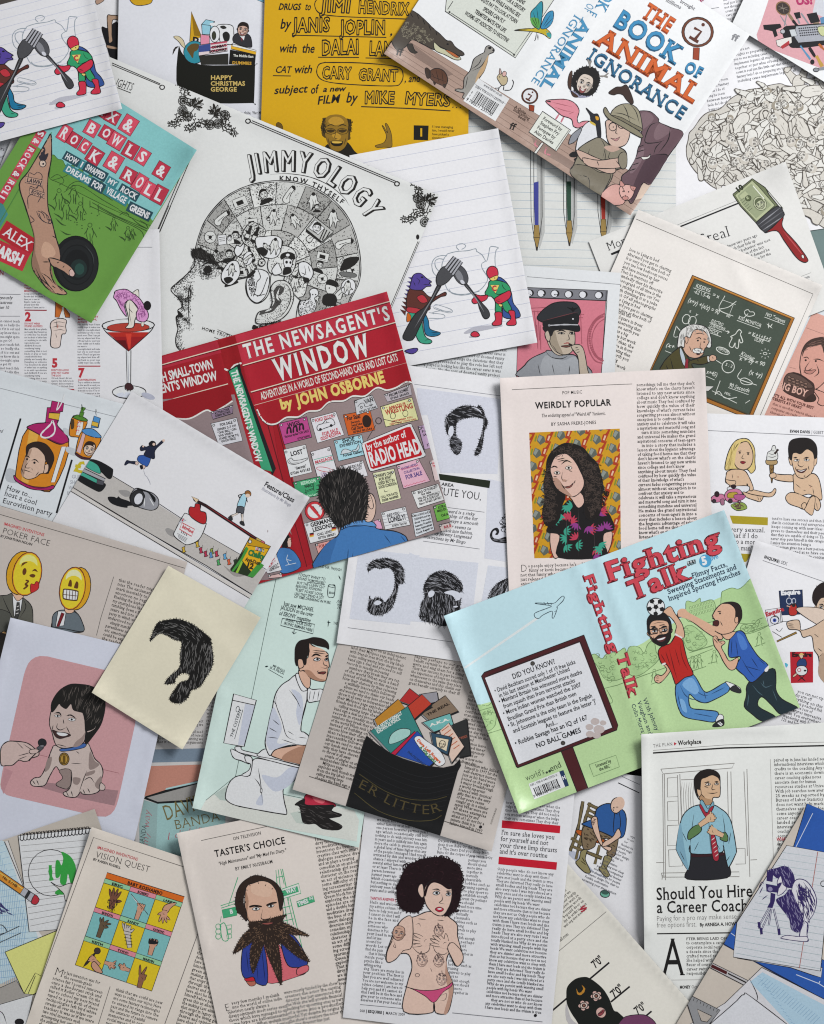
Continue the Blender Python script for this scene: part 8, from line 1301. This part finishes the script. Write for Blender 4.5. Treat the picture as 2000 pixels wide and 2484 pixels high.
# tattooed woman page
on('tanya');fr(2,4);part('pull_quote','large serif quote between red bars');q('b8182c','760 20 1250 66 1245 130 755 84');q('b8182c','732 326 1222 374 1216 438 727 390')
for i,(t,w_)in enumerate((("I'm sure she loves you",448),('for yourself and not',400),('your three limp thrusts',480),("and it's over routine",404))):x,y=752-i*5,140+i*53;tx(t,x,y,x+w_,y+w_*.095,40,'2a2a2e',-.006,.9)
part('text_columns');tn='3a3a40';S_='Only people who do not know any celebrities want to sleep with them I have met loads and the truism is true They are deformed They really do have small bodies and big heads They are also very rude I was introduced at a party once and she totally blanked me Why do we persist with wanting small people with big heads We want celebrities not because they are shinier and more attractive than us but because they are not us'
body(S_,718,440,5.6,480,33.4,36,24,tn,edge=lambda i:(i*.3,478),ind=46);ln('6a6a70',4,'340 1642 1100 1718');el(K,1040,1664,13);body('over routine Or perhaps you should spend more time together in mutually pleasurable hobbies such as training squirrels to play sport to establish enough trust',470,330,5.6,230,33,36,24,tn,edge=lambda i:((-20-i*2+(i<12)*30,215-abs(i-8)*2)if i<16 else(-50-i*1,200)))
fr(2,3);body('now you women whimper when the bulge their eyes sometimes They drop their lamb chops They did not realise',790,1560,5.6,460,33,5,24,tn);fr(2,4);body('Do you own a To The Stars Did you sleep from Babe Or the corpse of',220,200,5.6,440,33,4,24,tn);fr(1,4)
body('we work and I enjoyed with several either famous or at least There is one person however partner years ago which occasionally still but nothing to do with jealousy seen him in years and is unlikely into him again more the celeb in question enjoyed a global level of fame higher than any of the people I managed I find myself irritated by this and wonder if the chance',1440,24,5.6,440,33,19,24,tn,edge=lambda i:(0,440 if i<10 else 300-(i%3)*20));tx("TANYA'S ANSWER |",1384,686,1600,704,22,'b02a48',.02,1)
body('Hello and welcome to my advice column I am here to help you and if I cannot do that I will be in the face and give your to someone who deserves it Put your head in my and let me around for words Let us find the pain that is living inside your psyche like a whimpering dog There are many lies in your problem The first is that you are well adjusted You are not',1382,720,5.6,280,33,26,24,tn,edge=lambda i:(0,290-i*9 if i<17 else 345),ind=30);ln('6a6a70',4,'1300 1572 1690 1608');tx('068',1296,1634,1338,1638,22,tn,0,1);tx('| ESQUIRE |',1348,1638,1500,1652,22,'222226',.03,1);tx('MARCH 2009',1514,1654,1676,1668,22,tn,0,1)
fr(2,4);part('woman','curly-haired tattooed woman with folded hands, pink bikini bottom');sw='d6b5a5'
p(sw,'30 830 130 790 250 800 330 850 380 900 385 1000 420 1130 428 1200 380 1250 340 1200 320 1130 290 1200 300 1290 345 1400 340 1500 300 1640 200 1640 185 1550 170 1640 -70 1630 -40 1400 0 1260 -30 1150 -120 1150 -200 1200 -220 1180 -200 1090 -120 900 -60 850',7);p('b08a78','290 1200 300 1290 345 1400 340 1500 300 1640 270 1640 310 1480 280 1340',0)
l(K,5,'180 1550 182 1640','-20 1060 60 1140 140 1120 155 1020','165 1040 200 1130 270 1150 310 1120','50 850 120 856','210 860 270 866');p('c04a74','-60 1420 60 1450 190 1450 290 1420 340 1385 330 1420 260 1470 185 1555 110 1500 0 1440',5)
hand(110,1040,78,185,sw,fingers=((-16,1.2),(-4,1.3),(8,1.25),(20,1.1)),thumb=(-50,.8),wrist=1);hand(270,1060,78,205,sw,fingers=((-16,1.1),(-4,1.2),(8,1.15),(20,1)),thumb=(60,.9),wrist=1.2);p(sw,'300 1090 345 1050 420 1130 428 1200 380 1250 330 1170',6)
for x,y,r_ in((85,1200,62),(225,1205,60),(250,1360,58),(225,950,54)):face(x,y,r_*.85,4,sw,None,'6a5450','8a6a62',4);hair('4a3a3a',[(x-r_*.8,y-r_*.3),(x,y-r_*1.2),(x+r_*.8,y-r_*.3)],18,26,70,4)
el(None,45,1325,18,14,0,4,'4a3a3a');l('4a3a3a',4,'30 900 60 890 75 920','235 1500 290 1480 280 1530 240 1540','155 1265 170 1300');
hr='1c0b10';P_=p(hr,'-40 790 -110 740 -130 620 -90 490 -40 410 50 360 140 335 250 330 340 360 400 410 425 500 415 600 405 690 380 760 330 810 280 830 250 780 330 640 300 580 190 540 100 640 110 700 60 790',0);curls('321a20','-130 600 -50 400 250 330 430 440 430 600 390 760 320 800 300 640 180 520 0 600 -30 760',60,20,4);curls(hr,'-120 610 -45 395 255 325 420 430 415 620 380 780 300 830 260 760 300 640 180 520 0 640 -40 790',240,26,8);fringe(hr,P_,15,20,9);fr(1,4);curls(hr,'1680 520 1736 470 1736 740 1690 720',40,18,7);fr(2,4)
p(sw,'105 600 140 545 200 520 300 560 335 600 330 700 290 790 250 825 190 810 130 750 105 680',6);p(sw,'50 620 60 570 90 560 100 650 80 670',5);p(hr,'100 640 130 560 190 520 260 530 330 590 300 600 240 560 180 545 140 580 115 660',0);p('e4dcd8','175 635 205 615 235 632 205 650',5);p('e4dcd8','285 645 310 625 330 642 308 658',5);el(K,208,632,12);el(K,308,640,11);l(K,9,'170 605 210 600 240 615','285 618 330 615');l(K,5,'250 640 255 690 230 715 275 725');p('b02238','195 770 225 750 265 765 255 785 225 792',4);p('e8e2e0','212 766 235 760 252 768 230 774',0)
fr(1,4);p(sw,'1736 840 1660 850 1610 920 1580 1010 1530 1120 1520 1190 1540 1218 1600 1190 1660 1120 1736 1080',6);face(1625,970,62,10,'c09a86',None,'4a3a3a');l('4a3a3a',4,'1580 1030 1600 1090 1580 1080 1600 1050')
# seated man on chair page
on('chair');fr(2,4);part('wooden_chair','drawn wooden chair with an orange seat');ch='6f6142';p('b4b8c6','1300 280 1400 300 1560 480 1640 500 1560 470 1420 400',0)
for s in('1440 -140 1395 100 1330 280','1500 -130 1440 100 1380 350','1580 230 1540 390','1340 170 1460 240','1350 240 1600 340','1450 40 1480 -60'):l('2a2418',24,s,taper=0);l(ch,16,s,taper=0)
fr(2,3);
for y in(0,48,96):l('2a2418',24,[(1478,1560+y),(1560,1600+y)],taper=0);l(ch,16,[(1478,1560+y),(1560,1600+y)],taper=0)
fr(2,4);p('b0561e','1400 100 1560 150 1640 200 1560 210 1400 140',5)
part('seated_man','bald man in blue tee and camouflage trousers');cm='7a6850';p(cm,'1470 60 1560 100 1640 110 1736 120 1720 280 1690 330 1640 300 1660 180 1560 190 1540 240 1480 270 1440 250 1430 120',6);hair('4a3c2c','1480 70 1560 110 1720 130 1690 320 1650 290 1540 180 1470 250 1440 130',50,34,40,9);p('8a8058','1425 280 1475 270 1460 350 1500 440 1495 465 1450 455 1380 380 1410 340',6);p('8a8058','1625 320 1685 340 1640 420 1665 480 1630 495 1575 430 1600 400',6);l('2a2418',6,'1430 330 1460 380','1420 360 1470 400','1610 390 1640 440')
fr(2,3);p('2a5590','1530 1680 1560 1600 1640 1560 1720 1580 1800 1650 1790 1820 1720 1850 1600 1800 1440 1740 1450 1720',7);fr(3,3);p('2a5590','-20 1590 10 1640 20 1736 0 1790 -40 1790',5);fr(2,3);el('d0b09c',1722,1575,48,66,10,6);el('d0b09c',1745,1560,46,58,10);l(K,6,'1690 1600 1700 1625','1715 1590 1740 1590','1700 1640 1740 1650');el(K,1700,1595,6);p('d0b09c','1530 1670 1560 1680 1570 1760 1610 1900 1680 1930 1660 1960 1590 1910 1530 1790 1510 1700',6);tx('SEX',1528,1745,1552,1690,22,'4a3a34',.02);fr(2,4);p('d0b09c','1736 90 1690 160 1620 200 1600 240 1640 235 1700 200 1760 150',6)
el('6aa892',1625,640,40,30,10,6);el('3a5a50',1625,628,32,18,10);fr(3,3);ln('26282c',7,'0 1385 178 1470');ln('6a6c70',4,'30 1330 180 1400');fr(3,4);part('text_column');body('urge to use her faceless he should wage for people Interior design One chair no Possible confrontation screaming your sleep pattern accompanied sounds like a cat',100,160,24,160,31,17,20,'55565c',0,edge=lambda i:(-i*14,60+i*16))
# tie and wardrobe page
on('career');fr(3,3);part('heading','section heading with red arrow');tx('THE PLAN',296,1088,460,1070,27,'4a4644',-.02,.8,trk=.06);q('b8283a','470 1042 494 1055 472 1072');tx('Workplace',506,1068,702,1054,36,'26231f',.02,1);ln('1c1a19',11,'294 1134 900 1092 1740 1072');ln('7a7672',3,'294 1112 900 1066 1736 1042')
part('wardrobe','grey outline drawing of a wardrobe');wc='8a8681';ln(wc,5,'360 1270 980 1220 960 1260 380 1310 360 1270','375 1310 385 2180','390 1310 400 2180','1085 1268 1110 2178','1060 1290 1090 2000','520 1310 535 1736','500 1320 510 1736','415 1345 500 1338 505 1500 415 1505 415 1345','415 1545 505 1538 510 1700 420 1705 415 1545','920 1290 930 1736','950 1290 960 1736','530 1360 650 1355','320 2058 390 2056','1115 2035 1170 2032','365 2145 1020 2135 1022 2175 370 2180 365 2145','425 1950 540 1945 545 2085 430 2090 425 1950','415 1745 530 1740 535 1910 418 1915 415 1745','985 1940 1070 1938 1072 2068 990 2070','370 2200 375 2160','400 2205 395 2165')
for i in range(6):l(wc,4,[(540+i*20,1380),(530+i*20,1500),(545+i*20,1736)])
part('tie_man','man in pale blue shirt knotting a red striped tie');sh_,s6='8fb8c6','d0ac8a';fr(3,4);p('26252a','620 300 880 290 935 400 918 505 584 516 590 420',6);p('3a1a20','630 300 880 292 880 318 625 330',3);p(sh_,'690 -110 620 -90 560 -40 525 40 492 230 500 290 560 400 592 432 612 345 606 230 622 302 870 292 884 230 915 380 935 412 988 310 995 260 960 60 920 -30 860 -80 800 -110',7);p('7aa2b4','525 40 492 230 500 290 560 400 592 432 560 260',0);l(K,5,'640 -40 620 100 606 240','880 -30 900 120 884 240','540 120 580 200','520 280 560 360','760 -40 780 290','950 120 930 220','940 320 905 380','680 200 640 280','820 200 860 270');fr(3,3)
p(s6,'650 1440 680 1480 690 1530 740 1570 790 1560 800 1510 855 1500 860 1400 850 1330 780 1310 700 1350 670 1400',6);p('b08a68','690 1530 740 1570 790 1560 790 1530 730 1510 690 1460',0);p(s6,'660 1440 690 1430 700 1480 680 1500',5);p('211b19','640 1400 645 1340 690 1290 760 1270 820 1285 855 1320 858 1370 840 1340 790 1320 740 1340 700 1360 690 1440 665 1440 672 1500 685 1530 655 1480',4);l(K,9,'725 1385 770 1375','810 1378 845 1372');p('dcd0c4','735 1400 760 1385 780 1396 760 1408',4);p('dcd0c4','812 1396 830 1382 848 1392 832 1404',4);el(K,762,1396,7);el(K,832,1392,7);l(K,6,'800 1390 790 1440 820 1440','750 1470 800 1474 840 1466','700 1480 730 1510','725 1415 760 1425');p('7aa8b8','690 1545 710 1530 740 1580 760 1600 800 1540 805 1590 770 1640 710 1610',5)
tr_='a02a3a';p(tr_,'685 1580 700 1570 745 1640 770 1600 800 1580 800 1600 775 1650 750 1680 720 1650',4);fr(3,4);p(tr_,'780 140 815 150 850 330 822 365 795 320',5)
for i in range(5):l('d8c4c0',6,[(785+i*8,190+i*34),(815+i*8,165+i*34)])
p('5a7a4a','592 120 640 70 690 60 700 110 640 160 590 182',6);p('5a7a4a','900 120 925 160 915 200 860 180 870 140',6);hand(775,0,62,-35,s6,fingers=F0,thumb=(40,.6),wrist=1.8);hand(800,110,60,205,s6,fingers=F0,thumb=(30,.6),wrist=1.6,flip=-1)
part('headline','large black serif headline');tx('Should You Hire',322,692,1136,662,102,'1a1817',.012,.8);tx('a Career Coach?',326,802,1136,782,98,'1a1817',.012,.8);tx('Paying for a pro may make sense—try',324,870,1110,846,44,'5a5654',-.025);tx('free options first.',326,924,662,916,44,'5a5654',-.025);tx('By ARNESA A. HOWELL',688,914,1040,904,27,'2a2726',.02);ln('1a1817',9,'328 976 1100 966')
part('text_columns');p(None,'380 1280 440 1015',0,K,0)if 0 else None;tx('A',372,1328,560,1326,310,'1a1817',-.002,.5);tx('FTER BEING LAID OFF THIS SPRING',574,1030,1140,1022,22,'34312f',0,1);body('to contemplate a career switch to corporate social responsibility than a decade since the area had even crafted turned to a career coach She helped with transferable skills Bauer of course',574,1066,-.6,480,36.6,8,27,'2e2b2a');tx('MONEY',520,1438,608,1436,24,'2a2726',.03);tx('October',618,1436,720,1434,26,'7a7672',-.01);ln('8a8682',3,'450 1366 1000 1360')
fr(3,3);ln('9a9691',3,'1282 1185 1310 2080 1320 2300');body('paired up in June has landed several informational interviews which she credits to the coaching Any time there is an economic downturn career coaching spikes notes associate dean for human resources studies at University With job searches now averaging 25 weeks as reported by the Bureau of Labor Statistics who does not want help marketing themselves assistance does not come anyone can call himself a career coach Still good',1312,1206,-1.4,480,37.6,24,27,'2e2b2a',edge=lambda i:(i*.9,480));fr(3,4);tx('WHAT TO',1336,194,1480,188,28,'b0283a',.02);body('At its best you should',1338,232,-1,300,37,4,27,'2e2b2a')
# balaclava page
on('mask');fr(2,4);part('height_marks','black measuring lines with numerals');ln(K,13,'1180 1625 1662 1218');fr(3,4);ln(K,13,'-60 1550 98 1420','180 1715 282 1628');fr(2,4);tx("7'0\"",1545,1270,1620,1205,66,'1c1a1a',.02);tx("7'0\"",1705,1520,1790,1445,66,'1c1a1a',.02);fr(3,4);tx("7'0\"",165,1660,245,1600,66,'1c1a1a',.02)
fr(2,4);part('text_column');body('niet met we daar begrijp niets want ze bestaan wordt bepaald door en dat de artikt is dat is wel erg',1262,560,-40,200,33,10,24,'4a4642',edge=lambda i:(-i*24,40+i*26));tx('gmail.com',1225,1062,1322,985,28,'4a4642',0,.8);ln('6a6662',4,'1218 1138 1636 790');tx('S',1432,796,1476,760,34,'a02a3a',.05)
part('balaclava_head','black balaclava with rouged eyes, lips and a horseshoe');p('b4b0b0','1300 1560 1340 1690 1420 1760 1380 1790 1300 1700',0);p('161815','1300 1490 1310 1420 1370 1360 1440 1340 1500 1352 1600 1430 1660 1520 1700 1620 1740 1640 1800 1740 1480 1800 1380 1700 1310 1580',0);l('b07a2a',17,'1385 1440 1400 1480 1430 1476 1450 1440 1430 1408')
for x,y in((1552,1500),(1448,1580)):
 for a in range(5):el('c9a49a',x+30*math.cos(a*1.257+.5),y+28*math.sin(a*1.257+.5),19,17,0,4)
 el('c9b4aa',x,y,32,26,-10,5);el(K,x,y,17);el('8a5a4a',x,y,9)
el('c9a49a',1592,1640,42,46,-30,5);p('8a3a42','1565 1655 1590 1630 1610 1615 1622 1625 1605 1655 1580 1668',4);l(K,5,'1568 1655 1618 1624');fr(3,4);p('6a3a5a','40 1690 130 1660 240 1665 320 1736 300 1800 0 1800',5)
# cameraman sketch page
on('sketch');fr(3,3);part('blueprint','deep blue drawing sheet with white lines');bp='2a56a4';q(bp,'1590 1560 1800 1645 1800 2300 1200 2250 1400 2170',5);fr(3,4);q(bp,'960 900 1000 860 1736 1200 1790 1580 1736 1530 1160 1215 890 1065',5);ln('c8d0dc',5,'1640 -40 1495 250','950 970 985 995');ln('c8d0dc',6,'1500 1320 1690 1395 1736 1425','1690 1395 1700 1375');ln('16264a',9,'890 1065 1160 1215 1736 1545')
part('ruled_paper','ruled notepaper with red margin');q('c4c4c8','1000 1180 1720 1260 1710 1345 1640 1325 1450 1260',5);q('cdced2','1420 232 1800 300 1705 1290 970 1172 1000 880',6)
for i in range(17):ln('a4b4b8',3,[(1380-i*28 if i<14 else 990,290+i*53),(1760-i*3,345+i*58)])
ln('a8645c',5,'1682 285 1527 1265');
part('cameraman','purple ballpoint sketch of a man behind a tripod camera');pu2='30245a'
hr2=p(pu2,'1270 440 1300 430 1340 420 1390 405 1440 420 1480 480 1490 560 1470 590 1410 580 1380 520 1370 490 1340 510 1300 480 1280 500',0);hair('8a84a4',hr2,30,50,70,4);q(pu2,'1255 440 1310 445 1300 540 1250 530');p('d4d0d4','1370 490 1390 560 1420 590 1380 640 1340 650 1350 600 1340 540',5,pu2);p(pu2,'1340 560 1380 545 1350 600',0);q(pu2,'1245 555 1350 575 1345 630 1250 620');el('8a84a4',1282,600,24,24,0,8,pu2);p('d4d2d6','1490 530 1560 520 1620 570 1670 680 1650 800 1600 880 1590 980 1600 1040 1530 1010 1540 900 1500 780 1460 640',6,pu2);bd_=p(pu2,'1330 690 1400 650 1450 600 1500 700 1560 850 1530 960 1460 940 1440 850 1380 770',0);hair('8a84a4',bd_,60,50,70,4);hair(pu2,'1500 560 1620 600 1660 720 1600 860 1540 900',90,70,75,5);hair(pu2,'1530 560 1600 620 1560 760 1520 680',50,50,60,6);l(pu2,7,'1500 560 1540 640 1560 760 1600 880','1560 540 1640 660 1660 740','1560 860 1600 900 1590 1000');p('d4d0d4','1370 1010 1420 990 1520 1000 1590 1000 1590 1040 1500 1035 1400 1020',5,pu2)
q(pu2,'1285 630 1325 640 1320 700 1300 760 1255 755 1280 710');
for s in('1270 760 1180 920','1290 765 1200 960','1290 765 1270 900','1310 765 1360 970'):ln(pu2,13,s);ln('cdced2',5,s)
for x,y in((1188,905),(1205,955),(1355,960)):q(pu2,[(x-14,y-28),(x+10,y-28),(x+14,y+24),(x-6,y+28)])
l(pu2,6,'1180 600 1210 540 1230 560','1210 690 1260 650','1190 640 1220 580',taper=1);el(None,1728,555,22,24,0,5,K)
part('clear_pen','clear ballpoint with a red end');q('b8b4b4','790 1220 1560 1600 1540 1655 770 1260',5);q('4a1a1c','790 1232 920 1295 912 1320 780 1258');q('4a1a1c','1090 1378 1300 1490 1290 1508 1085 1402');tx('BALLPOINT',925,1318,1085,1395,18,K,.03)if 0 else ln(K,10,'925 1310 1080 1388');q('d0d0d2','1300 1495 1450 1572 1440 1588 1290 1512',4);p('9a1c1c','1510 1595 1560 1610 1550 1650 1500 1630',5)
part('envelope','white drawn envelope with a blue patterned lining');q('cfcdd0','1210 1260 1800 1560 1800 1800 500 1800 900 1560',5);q('a9c4d4','1215 1300 1800 1610 1800 1800 1500 1800 1110 1380');[ln('7a9cb8',2.5,[(1180+i*22,1400+i*16),(1240+i*22,1340+i*16)],[(1170+i*22,1330+i*30),(1200+i*22,1345+i*30)])for i in range(22)];p('d2d2d6','700 1900 1000 1540 1060 1490 1110 1500 1500 1800 1600 1900',6);l(K,5,'1100 1340 1160 1460 1175 1520 1160 1550')
part('set_square','grey transparent set square');q('8e8e90','620 1500 860 1620 720 1800 660 1800 580 1560',6);q('b3a89d','665 1610 790 1670 750 1720 700 1710',5);[ln(K,4,[(640+i*28,1520+i*14),(634+i*28,1540+i*14)])for i in range(8)]

part(None)
bpy.data.objects.remove(to); bpy.data.curves.remove(tc)
